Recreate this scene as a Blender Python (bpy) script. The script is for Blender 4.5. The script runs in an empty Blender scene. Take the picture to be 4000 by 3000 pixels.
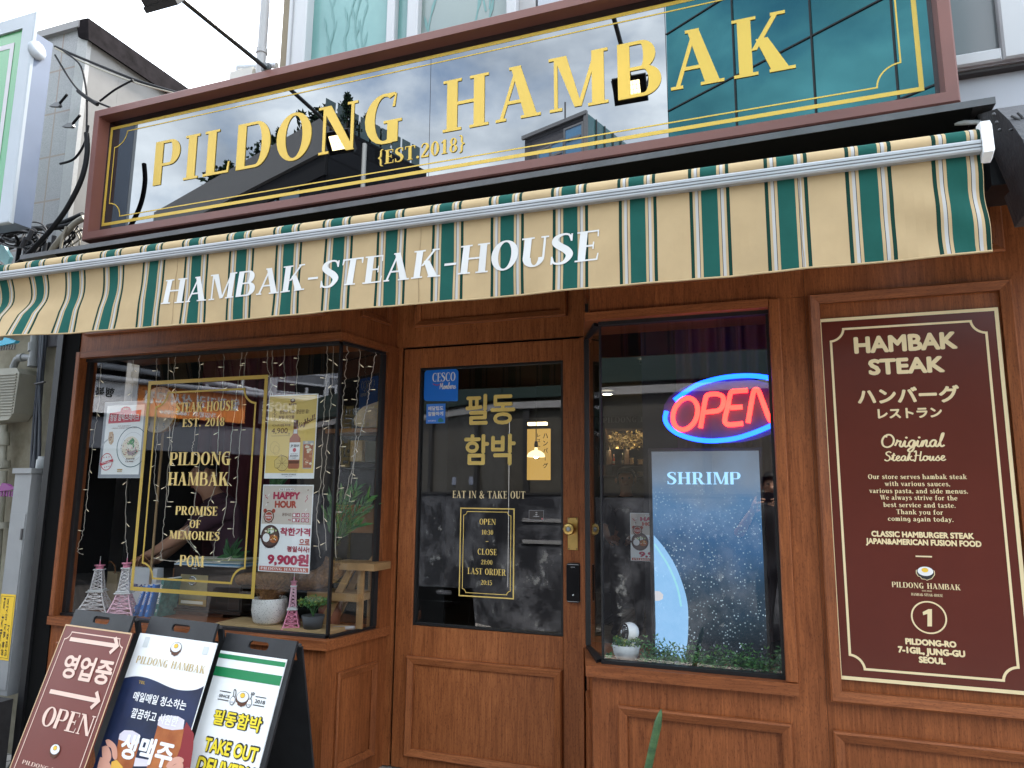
import bpy, bmesh, math, random
import numpy as np
from mathutils import Vector, Matrix
from mathutils.geometry import delaunay_2d_cdt
random.seed(7)
sc = bpy.context.scene
COL = sc.collection
PI = math.pi
# ------------------------------------------------------------------ camera
YAW, PITCH, ROLL = math.radians(19.64), math.radians(8.86), math.radians(-0.56)
FPX = 2780.0                      # focal length in pixels of the 4000 px wide photograph
CAM = Vector((0.0, 0.0, 1.5))
ROT = (Matrix.Rotation(YAW, 3, 'Z') @ Matrix.Rotation(PITCH, 3, 'X') @ Matrix.Rotation(ROLL, 3, 'Y'))
camd = bpy.data.cameras.new('camera'); cam = bpy.data.objects.new('camera', camd); COL.objects.link(cam)
camd.sensor_width = 36.0; camd.lens = 36.0 * FPX / 4000.0
camd.clip_start = 0.02; camd.clip_end = 2000.0
right, fwd, up = ROT.col[0], ROT.col[1], ROT.col[2]
m = Matrix.Identity(4)
for i in range(3):
    m[i][0] = right[i]; m[i][1] = up[i]; m[i][2] = -fwd[i]; m[i][3] = CAM[i]
cam.matrix_world = m
sc.camera = cam
# ------------------------------------------------------------------ sky, sun, exposure
SUN_EL, SUN_AZ = math.radians(58), math.radians(22)      # azimuth from +Y (behind the shop) towards +X
w = bpy.data.worlds.new('World'); sc.world = w; w.use_nodes = True
nt = w.node_tree; nt.nodes.clear()
def N(t, **k):
    n = nt.nodes.new(t)
    for a, b in k.items(): setattr(n, a, b)
    return n
out = N('ShaderNodeOutputWorld'); bg = N('ShaderNodeBackground'); sky = N('ShaderNodeTexSky')
sky.sky_type = 'NISHITA'; sky.sun_disc = False; sky.sun_elevation = SUN_EL; sky.sun_rotation = SUN_AZ
sky.air_density = 1.3; sky.dust_density = 1.5
tc = N('ShaderNodeTexCoord'); mp = N('ShaderNodeMapping'); mp.inputs['Scale'].default_value = (1.0, 1.0, 1.9)
n1 = N('ShaderNodeTexNoise'); n1.inputs['Scale'].default_value = 3.8; n1.inputs['Detail'].default_value = 9; n1.inputs['Roughness'].default_value = .56; n1.inputs['Distortion'].default_value = .35
r1 = N('ShaderNodeValToRGB'); r1.color_ramp.elements[0].position = .30; r1.color_ramp.elements[1].position = .54
n2 = N('ShaderNodeTexNoise'); n2.inputs['Scale'].default_value = 5.5; n2.inputs['Detail'].default_value = 7
r2 = N('ShaderNodeValToRGB'); r2.color_ramp.elements[0].position = .3; r2.color_ramp.elements[1].position = .7
r2.color_ramp.elements[0].color = (2.5, 2.9, 3.5, 1); r2.color_ramp.elements[1].color = (8.0, 8.4, 8.8, 1)
mx = N('ShaderNodeMix', data_type='RGBA')
L = nt.links.new
L(tc.outputs['Generated'], mp.inputs[0]); L(mp.outputs[0], n1.inputs['Vector']); L(mp.outputs[0], n2.inputs['Vector'])
L(n1.outputs[0], r1.inputs[0]); L(n2.outputs[0], r2.inputs[0])
L(r1.outputs[0], mx.inputs['Factor']); L(sky.outputs[0], mx.inputs[6]); L(r2.outputs[0], mx.inputs[7])
L(mx.outputs[2], bg.inputs[0]); bg.inputs[1].default_value = 0.15; L(bg.outputs[0], out.inputs[0])
sund = bpy.data.lights.new('sun', 'SUN'); sund.energy = 3.2; sund.angle = math.radians(8); sund.color = (1, .95, .88)
sun = bpy.data.objects.new('sun', sund); COL.objects.link(sun)
sd = Vector((math.sin(SUN_AZ) * math.cos(SUN_EL), math.cos(SUN_AZ) * math.cos(SUN_EL), math.sin(SUN_EL)))
sun.rotation_euler = (-sd).to_track_quat('-Z', 'Y').to_euler(); sun.location = (0, 0, 30)
sc.view_settings.view_transform = 'Standard'; sc.view_settings.look = 'None'
sc.view_settings.exposure = 2.25; sc.view_settings.gamma = 1.0
sc.cycles.max_bounces = 10; sc.cycles.transparent_max_bounces = 24; sc.cycles.caustics_reflective = False; sc.cycles.caustics_refractive = False
# ------------------------------------------------------------------ planes: real places measured on the photograph
def ray(px, py):
    return ROT @ Vector(((px - 2000) / FPX, 1.0, (1500 - py) / FPX))
class Plane:
    """a real flat surface: origin, unit u (to the right), unit v (up); n points out of it"""
    def __init__(s, o, u=(1, 0, 0), v=(0, 0, 1)):
        s.o = Vector(o); s.u = Vector(u).normalized(); s.v = Vector(v).normalized(); s.n = s.u.cross(s.v)
        if s.n.y > 0 and abs(s.n.y) > .3: s.n = -s.n
    def uv(s, px, py):
        d = ray(px, py); t = (s.o - CAM).dot(s.n) / d.dot(s.n); p = CAM + d * t - s.o
        return p.dot(s.u), p.dot(s.v)
    def pt(s, u, v, d=0.0): return s.o + s.u * u + s.v * v + s.n * d
    def at(s, px, py, d=0.0):
        u, v = s.uv(px, py); return s.pt(u, v, d)
def W(px, py, Y):
    d = ray(px, py); return CAM + d * (Y / d.y)
def G(px, py, z):
    d = ray(px, py); return CAM + d * ((z - CAM.z) / d.z)
# ------------------------------------------------------------------ materials
MATS = {}
def mat(name, col, rough=.6, metal=0.0, emit=None, estr=0.0, var=0.0, vscale=6.0, bump=0.0, bscale=40.0, spec=None, stretch=(1, 1, 1), col2=None, coat=0.0):
    if name in MATS: return MATS[name]
    M = bpy.data.materials.new(name); M.use_nodes = True; t = M.node_tree; b = t.nodes['Principled BSDF']
    b.inputs['Base Color'].default_value = (*col, 1); b.inputs['Roughness'].default_value = rough; b.inputs['Metallic'].default_value = metal
    if spec is not None: b.inputs['Specular IOR Level'].default_value = spec
    if coat: b.inputs['Coat Weight'].default_value = coat; b.inputs['Coat Roughness'].default_value = .08
    if emit: b.inputs['Emission Color'].default_value = (*emit, 1); b.inputs['Emission Strength'].default_value = estr
    if var or bump or col2:
        tcn = t.nodes.new('ShaderNodeTexCoord'); mpn = t.nodes.new('ShaderNodeMapping'); mpn.inputs['Scale'].default_value = stretch
        t.links.new(tcn.outputs['Object'], mpn.inputs[0])
    if var or col2:
        nn = t.nodes.new('ShaderNodeTexNoise'); nn.inputs['Scale'].default_value = vscale; nn.inputs['Detail'].default_value = 8; nn.inputs['Roughness'].default_value = .62
        t.links.new(mpn.outputs[0], nn.inputs['Vector'])
        rr = t.nodes.new('ShaderNodeValToRGB'); rr.color_ramp.elements[0].position = .3; rr.color_ramp.elements[1].position = .72
        c2 = col2 or tuple(min(1, c * (1 + var)) for c in col); c1 = col if col2 else tuple(c * (1 - var) for c in col)
        rr.color_ramp.elements[0].color = (*c1, 1); rr.color_ramp.elements[1].color = (*c2, 1)
        t.links.new(nn.outputs[0], rr.inputs[0]); t.links.new(rr.outputs[0], b.inputs['Base Color'])
    if bump:
        n2 = t.nodes.new('ShaderNodeTexNoise'); n2.inputs['Scale'].default_value = bscale; n2.inputs['Detail'].default_value = 6
        t.links.new(mpn.outputs[0], n2.inputs['Vector'])
        bp = t.nodes.new('ShaderNodeBump'); bp.inputs['Strength'].default_value = bump; bp.inputs['Distance'].default_value = .01
        t.links.new(n2.outputs[0], bp.inputs['Height']); t.links.new(bp.outputs[0], b.inputs['Normal'])
    MATS[name] = M; return M
def wood(name, stretch, dark=(.135, .038, .0115), light=(.38, .127, .042), rough=.42):
    M = bpy.data.materials.new(name); M.use_nodes = True; t = M.node_tree; b = t.nodes['Principled BSDF']; K = t.links.new
    def nd(k): return t.nodes.new(k)
    tcn = nd('ShaderNodeTexCoord'); mpn = nd('ShaderNodeMapping'); mpn.inputs['Scale'].default_value = stretch; K(tcn.outputs['Object'], mpn.inputs[0])
    a = nd('ShaderNodeTexNoise'); a.inputs['Scale'].default_value = 9; a.inputs['Detail'].default_value = 9; a.inputs['Roughness'].default_value = .68; a.inputs['Distortion'].default_value = 1.2
    K(mpn.outputs[0], a.inputs['Vector'])
    r = nd('ShaderNodeValToRGB'); e = r.color_ramp.elements; e[0].position = .28; e[0].color = (*dark, 1); e[1].position = .74; e[1].color = (*light, 1); K(a.outputs[0], r.inputs[0])
    m2 = nd('ShaderNodeMapping'); m2.inputs['Scale'].default_value = tuple(s * .18 + .25 for s in stretch); K(tcn.outputs['Object'], m2.inputs[0])
    c = nd('ShaderNodeTexNoise'); c.inputs['Scale'].default_value = 3.0; c.inputs['Detail'].default_value = 4; K(m2.outputs[0], c.inputs['Vector'])
    r2 = nd('ShaderNodeValToRGB'); e = r2.color_ramp.elements; e[0].position = .3; e[0].color = (.74, .70, .68, 1); e[1].position = .7; e[1].color = (1.1, 1.1, 1.1, 1); K(c.outputs[0], r2.inputs[0])
    mu = nd('ShaderNodeMix'); mu.data_type = 'RGBA'; mu.blend_type = 'MULTIPLY'; mu.inputs['Factor'].default_value = 1; K(r.outputs[0], mu.inputs[6]); K(r2.outputs[0], mu.inputs[7])
    m3 = nd('ShaderNodeMapping'); m3.inputs['Scale'].default_value = tuple(s * 5 + 14 for s in stretch); K(tcn.outputs['Object'], m3.inputs[0])
    p = nd('ShaderNodeTexNoise'); p.inputs['Scale'].default_value = 5; p.inputs['Detail'].default_value = 2; K(m3.outputs[0], p.inputs['Vector'])
    r3 = nd('ShaderNodeValToRGB'); e = r3.color_ramp.elements; e[0].position = .30; e[0].color = (.55, .5, .5, 1); e[1].position = .44; e[1].color = (1, 1, 1, 1); K(p.outputs[0], r3.inputs[0])
    mu2 = nd('ShaderNodeMix'); mu2.data_type = 'RGBA'; mu2.blend_type = 'MULTIPLY'; mu2.inputs['Factor'].default_value = .8; K(mu.outputs[2], mu2.inputs[6]); K(r3.outputs[0], mu2.inputs[7])
    K(mu2.outputs[2], b.inputs['Base Color']); b.inputs['Roughness'].default_value = rough; b.inputs['Specular IOR Level'].default_value = .26
    bp = nd('ShaderNodeBump'); bp.inputs['Strength'].default_value = .16; bp.inputs['Distance'].default_value = .003; K(a.outputs[0], bp.inputs['Height']); K(bp.outputs[0], b.inputs['Normal'])
    MATS[name] = M; return M
def glass(name, tint=(.95, .97, .97), base=.05, refl=(1, 1, 1)):
    M = bpy.data.materials.new(name); M.use_nodes = True; t = M.node_tree; t.nodes.clear(); K = t.links.new
    o = t.nodes.new('ShaderNodeOutputMaterial'); mxx = t.nodes.new('ShaderNodeMixShader'); tr = t.nodes.new('ShaderNodeBsdfTransparent'); gl = t.nodes.new('ShaderNodeBsdfGlossy')
    ge = t.nodes.new('ShaderNodeNewGeometry'); dt = t.nodes.new('ShaderNodeVectorMath'); dt.operation = 'DOT_PRODUCT'; K(ge.outputs['Incoming'], dt.inputs[0]); K(ge.outputs['Normal'], dt.inputs[1])
    def mth(op, x, y=None, clamp=False):
        n_ = t.nodes.new('ShaderNodeMath'); n_.operation = op; n_.use_clamp = clamp
        for i, q in enumerate((x, y)):
            if q is None: continue
            if isinstance(q, (int, float)): n_.inputs[i].default_value = q
            else: K(q, n_.inputs[i])
        return n_.outputs[0]
    c = mth('ABSOLUTE', dt.outputs['Value']); f5 = mth('POWER', mth('SUBTRACT', 1.0, c), 5.0)      # Schlick, the same from both sides
    fac = mth('ADD', mth('MULTIPLY', f5, 1.0 - base), base, True)
    tr.inputs[0].default_value = (*tint, 1); gl.inputs[0].default_value = (*refl, 1); gl.inputs['Roughness'].default_value = 0.0
    K(fac, mxx.inputs[0]); K(tr.outputs[0], mxx.inputs[1]); K(gl.outputs[0], mxx.inputs[2]); K(mxx.outputs[0], o.inputs[0])
    MATS[name] = M; return M
def mirror(name, col, rough=0.0, under=(.001, .001, .0012)):
    M = bpy.data.materials.new(name); M.use_nodes = True; t = M.node_tree; t.nodes.clear(); K = t.links.new
    o = t.nodes.new('ShaderNodeOutputMaterial'); ad = t.nodes.new('ShaderNodeAddShader'); gl = t.nodes.new('ShaderNodeBsdfGlossy'); df = t.nodes.new('ShaderNodeBsdfDiffuse')
    gl.inputs[0].default_value = (*col, 1); gl.inputs['Roughness'].default_value = rough; df.inputs[0].default_value = (*under, 1)
    K(gl.outputs[0], ad.inputs[0]); K(df.outputs[0], ad.inputs[1]); K(ad.outputs[0], o.inputs[0])
    MATS[name] = M; return M
def emis(name, col, s):
    M = bpy.data.materials.new(name); M.use_nodes = True; t = M.node_tree; t.nodes.clear()
    o = t.nodes.new('ShaderNodeOutputMaterial'); e = t.nodes.new('ShaderNodeEmission'); e.inputs[0].default_value = (*col, 1); e.inputs[1].default_value = s
    t.links.new(e.outputs[0], o.inputs[0]); MATS[name] = M; return M
WV = wood('wood_vertical', (9, 9, .55)); WH = wood('wood_horizontal', (.55, 9, 9), dark=(.15, .044, .014), light=(.39, .134, .047)); WD = wood('wood_door_lightened', (9, 9, .55), dark=(.20, .059, .018), light=(.52, .186, .064)); WDH = wood('wood_door_rail_lightened', (.55, 9, 9), dark=(.20, .061, .020), light=(.52, .188, .068)); WY = wood('wood_crosswise', (9, .55, 9))  # door wood is the shopfront wood, lightened to offset the recess shade
GL = glass('window_glass', base=.105)
SIGNM = mirror('dark_mirror_glass', (.155, .163, .168))
GOLD = mat('gold_vinyl', (.52, .36, .07), rough=.42, metal=.1, var=.08, vscale=3)
GOLDL = mat('pale_gold_vinyl', (.74, .55, .20), rough=.45)
GOLDP = mat('gold_print', (.82, .60, .17), rough=.5, var=.06)
GOLDB = mat('gold_sign', (.58, .39, .06), rough=.42, metal=.2, var=.05, vscale=2)
BROWNM = mat('brown_painted_metal', (.155, .058, .045), rough=.45, var=.12, vscale=3, bump=.03, spec=.5)
BLACK = mat('black_rubber', (.006, .006, .007), rough=.5)
BLACKM = mat('black_painted_metal', (.012, .012, .013), rough=.38, var=.3, vscale=5)
DARK = mat('matt_black', (.004, .004, .004), rough=.9, spec=.1)
GREYM = mat('weathered_grey_metal', (.085, .083, .085), rough=.45, metal=.4, var=.25, vscale=9)
ALU = mat('aluminium', (.36, .37, .38), rough=.45, metal=.3, var=.08, vscale=5)
WHITEP = mat('white_plastic', (.75, .76, .76), rough=.4, var=.06, vscale=3)
CREAM = mat('cream_canvas', (.45, .335, .188), rough=.85, var=.10, vscale=3.5, bump=.06, bscale=400, spec=.15)
GREEN = mat('green_canvas', (.012, .084, .068), rough=.85, var=.12, vscale=6, bump=.06, bscale=400, spec=.15)
WHITEC = mat('white_canvas', (.42, .42, .41), rough=.8, spec=.15)
DKGREEN = mat('dark_green_canvas', (.006, .036, .026), rough=.85, spec=.15)
HAIR = mat('dark_hairline', (.03, .032, .028), rough=.8)
WHITEV = mat('white_vinyl', (.80, .80, .80), rough=.45)
PAPER = mat('white_paper', (.87, .90, .90), rough=.5, var=.02)
CREAMV = mat('cream_vinyl', (.78, .64, .37), rough=.5)
INK = mat('black_ink', (.012, .012, .013), rough=.5)
BRASS = mat('brass', (.62, .42, .14), rough=.3, metal=.9, var=.15, vscale=15)
# ------------------------------------------------------------------ mesh builder
ORG = {}
def tag(o, label=None, cat=None, group=None, kind=None):
    if label: o['label'] = label
    if cat: o['category'] = cat
    if group: o['group'] = group
    if kind: o['kind'] = kind
    return o
def thing(name, label, cat, loc, group=None):
    o = bpy.data.objects.new(name, None); COL.objects.link(o); o.location = loc; o.empty_display_size = .1
    ORG[o.name] = Vector(loc); return tag(o, label, cat, group)
class MB:
    def __init__(s): s.v = []; s.f = []; s.mi = []; s.sm = []; s.mats = []
    def idx(s, m):
        if m is None: return 0
        if m not in s.mats: s.mats.append(m)
        return s.mats.index(m)
    def add(s, vs, fs, m=None, smooth=False):
        b = len(s.v); s.v.extend(Vector(p) for p in vs); i = s.idx(m)
        for f in fs: s.f.append([b + k for k in f]); s.mi.append(i); s.sm.append(smooth)
        return s
    def hexa(s, p, m=None):
        """8 points: 4 of the back ring then 4 of the front ring"""
        return s.add(p, [(0, 1, 2, 3), (7, 6, 5, 4), (0, 4, 5, 1), (1, 5, 6, 2), (2, 6, 7, 3), (3, 7, 4, 0)], m)
    def box(s, x0, x1, y0, y1, z0, z1, m=None):
        return s.hexa([(x0, y0, z0), (x1, y0, z0), (x1, y0, z1), (x0, y0, z1), (x0, y1, z0), (x1, y1, z0), (x1, y1, z1), (x0, y1, z1)], m)
    def pbox(s, P, u0, u1, v0, v1, d0, d1, m=None):
        return s.hexa([P.pt(u0, v0, d0), P.pt(u1, v0, d0), P.pt(u1, v1, d0), P.pt(u0, v1, d0), P.pt(u0, v0, d1), P.pt(u1, v0, d1), P.pt(u1, v1, d1), P.pt(u0, v1, d1)], m)
    def bbox(s, P, u0, u1, v0, v1, d0, d1, c, m=None):
        """box on a plane with chamfered front edges"""
        a = [P.pt(u0, v0, d0), P.pt(u1, v0, d0), P.pt(u1, v1, d0), P.pt(u0, v1, d0)]
        b = [P.pt(u0, v0, d1 - c), P.pt(u1, v0, d1 - c), P.pt(u1, v1, d1 - c), P.pt(u0, v1, d1 - c)]
        e = [P.pt(u0 + c, v0 + c, d1), P.pt(u1 - c, v0 + c, d1), P.pt(u1 - c, v1 - c, d1), P.pt(u0 + c, v1 - c, d1)]
        fs = [(3, 2, 1, 0), (8, 9, 10, 11)]
        for k in range(4):
            j = (k + 1) % 4; fs += [(k, j, 4 + j, 4 + k), (4 + k, 4 + j, 8 + j, 8 + k)]
        return s.add(a + b + e, fs, m)
    def frame(s, P, u0, u1, v0, v1, wd, d0, d1, m=None, inner=0.0, mh=None, parts='LRTB'):
        """mitred picture-frame moulding, bevelled towards the inside by `inner` of depth"""
        mh = mh or m; di = d1 - inner; b = min(.25 * wd, .006)
        o = [(u0, v0), (u1, v0), (u1, v1), (u0, v1)]; q = [(u0 + wd, v0 + wd), (u1 - wd, v0 + wd), (u1 - wd, v1 - wd), (u0 + wd, v1 - wd)]
        o2 = [(u0 + b, v0 + b), (u1 - b, v0 + b), (u1 - b, v1 - b), (u0 + b, v1 - b)]
        for k, nm in enumerate('BRTL'):
            if nm not in parts: continue
            j = (k + 1) % 4
            pts = [P.pt(*o[k], d0), P.pt(*o[j], d0), P.pt(*o[k], d1 - b), P.pt(*o[j], d1 - b), P.pt(*o2[k], d1), P.pt(*o2[j], d1), P.pt(*q[k], di), P.pt(*q[j], di), P.pt(*q[k], d0), P.pt(*q[j], d0)]
            s.add(pts, [(0, 1, 3, 2), (2, 3, 5, 4), (4, 5, 7, 6), (6, 7, 9, 8), (8, 9, 1, 0)], mh if nm in 'BT' else m)
        return s
    def tube(s, pts, r, n=8, m=None, caps=True, closed=False):
        pts = [Vector(p) for p in pts]; k = len(pts); rr = r if isinstance(r, (list, tuple)) else [r] * k; vs = []; fs = []
        up0 = None
        for i, p in enumerate(pts):
            if closed: d = pts[(i + 1) % k] - pts[i - 1]
            else: d = pts[min(i + 1, k - 1)] - pts[max(i - 1, 0)]
            d = d.normalized() if d.length > 1e-9 else Vector((0, 0, 1))
            if up0 is None:
                a = Vector((0, 0, 1)) if abs(d.z) < .9 else Vector((1, 0, 0)); x = d.cross(a).normalized()
            else: x = (up0 - d * up0.dot(d)).normalized()
            up0 = x; y = d.cross(x)
            for j in range(n):
                t = 2 * PI * j / n; vs.append(p + (x * math.cos(t) + y * math.sin(t)) * rr[i])
        for i in range(k if closed else k - 1):
            a = i * n; b = ((i + 1) % k) * n
            for j in range(n): fs.append((a + j, a + (j + 1) % n, b + (j + 1) % n, b + j))
        s.add(vs, fs, m, True)
        if caps and not closed:
            s.add(vs[:n], [tuple(range(n))[::-1]], m); s.add(vs[-n:], [tuple(range(n))], m)
        return s
    def lathe(s, c, prof, n=20, m=None, axis=None, smooth=True):
        c = Vector(c); ax = Vector(axis or (0, 0, 1)).normalized(); a = Vector((1, 0, 0)) if abs(ax.x) < .9 else Vector((0, 1, 0)); x = ax.cross(a).normalized(); y = ax.cross(x); vs = []; fs = []
        for r, h in prof:
            for j in range(n):
                t = 2 * PI * j / n; vs.append(c + ax * h + (x * math.cos(t) + y * math.sin(t)) * r)
        for i in range(len(prof) - 1):
            for j in range(n): fs.append((i * n + j, i * n + (j + 1) % n, (i + 1) * n + (j + 1) % n, (i + 1) * n + j))
        return s.add(vs, fs, m, smooth)
    def ball(s, c, r, m=None, n=16, k=10, sq=(1, 1, 1)):
        vs = []; fs = []; c = Vector(c)
        for i in range(k + 1):
            a = PI * i / k
            for j in range(n):
                t = 2 * PI * j / n; vs.append(c + Vector((r * sq[0] * math.sin(a) * math.cos(t), r * sq[1] * math.sin(a) * math.sin(t), r * sq[2] * math.cos(a))))
        for i in range(k):
            for j in range(n): fs.append((i * n + j, i * n + (j + 1) % n, (i + 1) * n + (j + 1) % n, (i + 1) * n + j))
        return s.add(vs, fs, m, True)
    def prism(s, P, poly, d0, d1, m=None):
        k = len(poly); vs = [P.pt(u, v, d0) for u, v in poly] + [P.pt(u, v, d1) for u, v in poly]
        fs = [tuple(range(k))[::-1], tuple(range(k, 2 * k))] + [(i, (i + 1) % k, k + (i + 1) % k, k + i) for i in range(k)]
        return s.add(vs, fs, m)
    def sheet(s, P, poly, d, m=None):
        return s.add([P.pt(u, v, d) for u, v in poly], [tuple(range(len(poly)))], m)
    def build(s, name, m=None, parent=None, base=None):
        me = bpy.data.meshes.new(name)
        o = bpy.data.objects.new(name, me); COL.objects.link(o)
        if parent is not None:
            org = ORG[parent.name]; o.parent = parent
        else:
            if base is None:
                xs = [p.x for p in s.v]; ys = [p.y for p in s.v]; zs = [p.z for p in s.v]
                base = ((min(xs) + max(xs)) / 2, (min(ys) + max(ys)) / 2, min(zs))
            org = Vector(base); o.location = org
        ORG[o.name] = org
        me.from_pydata([tuple(p - org) for p in s.v], [], s.f)
        ms = s.mats if s.mats else [m]
        for q in ms: me.materials.append(q if q is not None else m)
        if s.mats: me.polygons.foreach_set('material_index', s.mi)
        me.polygons.foreach_set('use_smooth', s.sm)
        bm = bmesh.new(); bm.from_mesh(me); bmesh.ops.recalc_face_normals(bm, faces=bm.faces); bm.to_mesh(me); bm.free()
        me.update(); return o
def copy_tree(o, parent=None, name=None):
    c = o.copy(); COL.objects.link(c)
    if parent is not None: c.parent = parent
    ORG[c.name] = ORG.get(o.name, Vector())
    for ch in list(o.children):
        copy_tree(ch, c)
    return c
def circ(cx, cy, rx, ry=None, n=28, a0=0, a1=2 * PI):
    ry = ry or rx
    k = n if abs(a1 - a0 - 2 * PI) < 1e-6 else n + 1
    return [(cx + rx * math.cos(a0 + (a1 - a0) * i / n), cy + ry * math.sin(a0 + (a1 - a0) * i / n)) for i in range(k)]
def ring(mb, P, cx, cy, rx, ry, wd, d, m, n=40, a0=0, a1=2 * PI):
    vs = []; fs = []
    for i in range(n + 1):
        a = a0 + (a1 - a0) * i / n; vs += [P.pt(cx + rx * math.cos(a), cy + ry * math.sin(a), d), P.pt(cx + (rx - wd) * math.cos(a), cy + (ry - wd) * math.sin(a), d)]
    for i in range(n): fs.append((2 * i, 2 * i + 2, 2 * i + 3, 2 * i + 1))
    mb.add(vs, fs, m)
def line_rect(mb, P, u0, u1, v0, v1, wd, d, m):
    for a in ((u0, u1, v0, v0 + wd), (u0, u1, v1 - wd, v1), (u0, u0 + wd, v0 + wd, v1 - wd), (u1 - wd, u1, v0 + wd, v1 - wd)):
        mb.sheet(P, [(a[0], a[2]), (a[1], a[2]), (a[1], a[3]), (a[0], a[3])], d, m)
def notch_rect(mb, P, u0, u1, v0, v1, r, wd, d, m, n=10):
    """thin line with concave quarter-round corners"""
    pts = []
    for cx, cy, a in ((u1, v0, PI), (u1, v1, -PI / 2), (u0, v1, 0), (u0, v0, PI / 2)):
        for i in range(n + 1):
            t = a - (PI / 2) * i / n; pts.append(((cx, cy), t))
    k = len(pts); o = [(c[0] + r * math.cos(t), c[1] + r * math.sin(t)) for c, t in pts]; q = []
    for c, t in pts:
        q.append((c[0] + (r + wd) * math.cos(t), c[1] + (r + wd) * math.sin(t)))
    # pull the inner copy of the corner ends in by wd so the straight runs keep their width
    q2 = []
    for i, (c, t) in enumerate(pts):
        x, y = q[i]
        x = min(max(x, u0 + wd), u1 - wd); y = min(max(y, v0 + wd), v1 - wd); q2.append((x, y))
    vs = [P.pt(*p, d) for p in o] + [P.pt(*p, d) for p in q2]
    mb.add(vs, [(i, (i + 1) % k, k + (i + 1) % k, k + i) for i in range(k)], m)

# ------------------------------------------------------------------ lettering
def rc(x0, y0, x1, y1): return [(x0, y0), (x1, y0), (x1, y1), (x0, y1)]
def arcp(cx, cy, rx, ry, a0, a1, n=14):
    a0, a1 = math.radians(a0), math.radians(a1)
    return [(cx + rx * math.cos(a0 + (a1 - a0) * i / n), cy + ry * math.sin(a0 + (a1 - a0) * i / n)) for i in range(n + 1)]
def band(cx, cy, rx, ry, irx, iry, a0, a1, icx=None, b0=None, b1=None):
    return arcp(cx, cy, rx, ry, a0, a1) + arcp(cx if icx is None else icx, cy, irx, iry, b1 if b1 is not None else a1, b0 if b0 is not None else a0)
def smooth(pts, n=6):
    out = []; k = len(pts)
    for i in range(k - 1):
        p0 = pts[max(i - 1, 0)]; p1 = pts[i]; p2 = pts[i + 1]; p3 = pts[min(i + 2, k - 1)]
        for j in range(n):
            t = j / n
            out.append(tuple(.5 * (2 * b + (c - a) * t + (2 * a - 5 * b + 4 * c - d) * t * t + (3 * b - a - 3 * c + d) * t ** 3) for a, b, c, d in zip(p0, p1, p2, p3)))
    out.append(tuple(pts[-1])); return out
def stroke(pts, wd, n=6, sm=True):
    """pen stroke of varying width: wd is a number or one width per point; returns quads"""
    if not isinstance(wd, (list, tuple)): wd = [wd] * len(pts)
    q = [(p[0], p[1], a) for p, a in zip(pts, wd)]
    if sm: q = smooth(q, n)
    L_, R_ = [], []
    for i, (x, y, a) in enumerate(q):
        b = q[max(i - 1, 0)]; c = q[min(i + 1, len(q) - 1)]; dx, dy = c[0] - b[0], c[1] - b[1]; l = math.hypot(dx, dy) or 1
        L_.append((x - dy / l * a / 2, y + dx / l * a / 2)); R_.append((x + dy / l * a / 2, y - dx / l * a / 2))
    return [[L_[i], L_[i + 1], R_[i + 1], R_[i]] for i in range(len(q) - 1)]
S_, T_, F_ = .195, .06, .052            # stem, hairline, serif thickness
def sf(x0, x1, y, o=.075): return rc(x0 - o, y, x1 + o, y + F_)
def stem(x, w_=S_, o=.075, top=True, bot=True):
    r = [rc(x, 0, x + w_, 1)]
    if bot: r.append(sf(x, x + w_, 0, o))
    if top: r.append(sf(x, x + w_, 1 - F_, o))
    return r
def quad(x0, y0, x1, y1, w0, w1=None):
    w1 = w0 if w1 is None else w1
    return [(x0, y0), (x0 + w0, y0), (x1 + w1, y1), (x1, y1)]
def bowl(x, y0, y1, rx, hair=T_, st=S_):
    cy = (y0 + y1) / 2; ry = (y1 - y0) / 2; c = x + rx * .45; r = rx - rx * .45
    return [band(c, cy, r, ry, max(r - st, .04), ry - hair, -90, 90), rc(x, y1 - hair, c + .001, y1), rc(x, y0, c + .001, y0 + hair)]
def oval(x, wd, y0=-.015, y1=1.015, st=S_, hair=T_):
    cx = x + wd / 2; cy = (y0 + y1) / 2; rx = wd / 2; ry = (y1 - y0) / 2
    return [band(cx, cy, rx, ry, rx - st, ry - hair, -90, 90), band(cx, cy, rx, ry, rx - st, ry - hair, 90, 270)]
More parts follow.
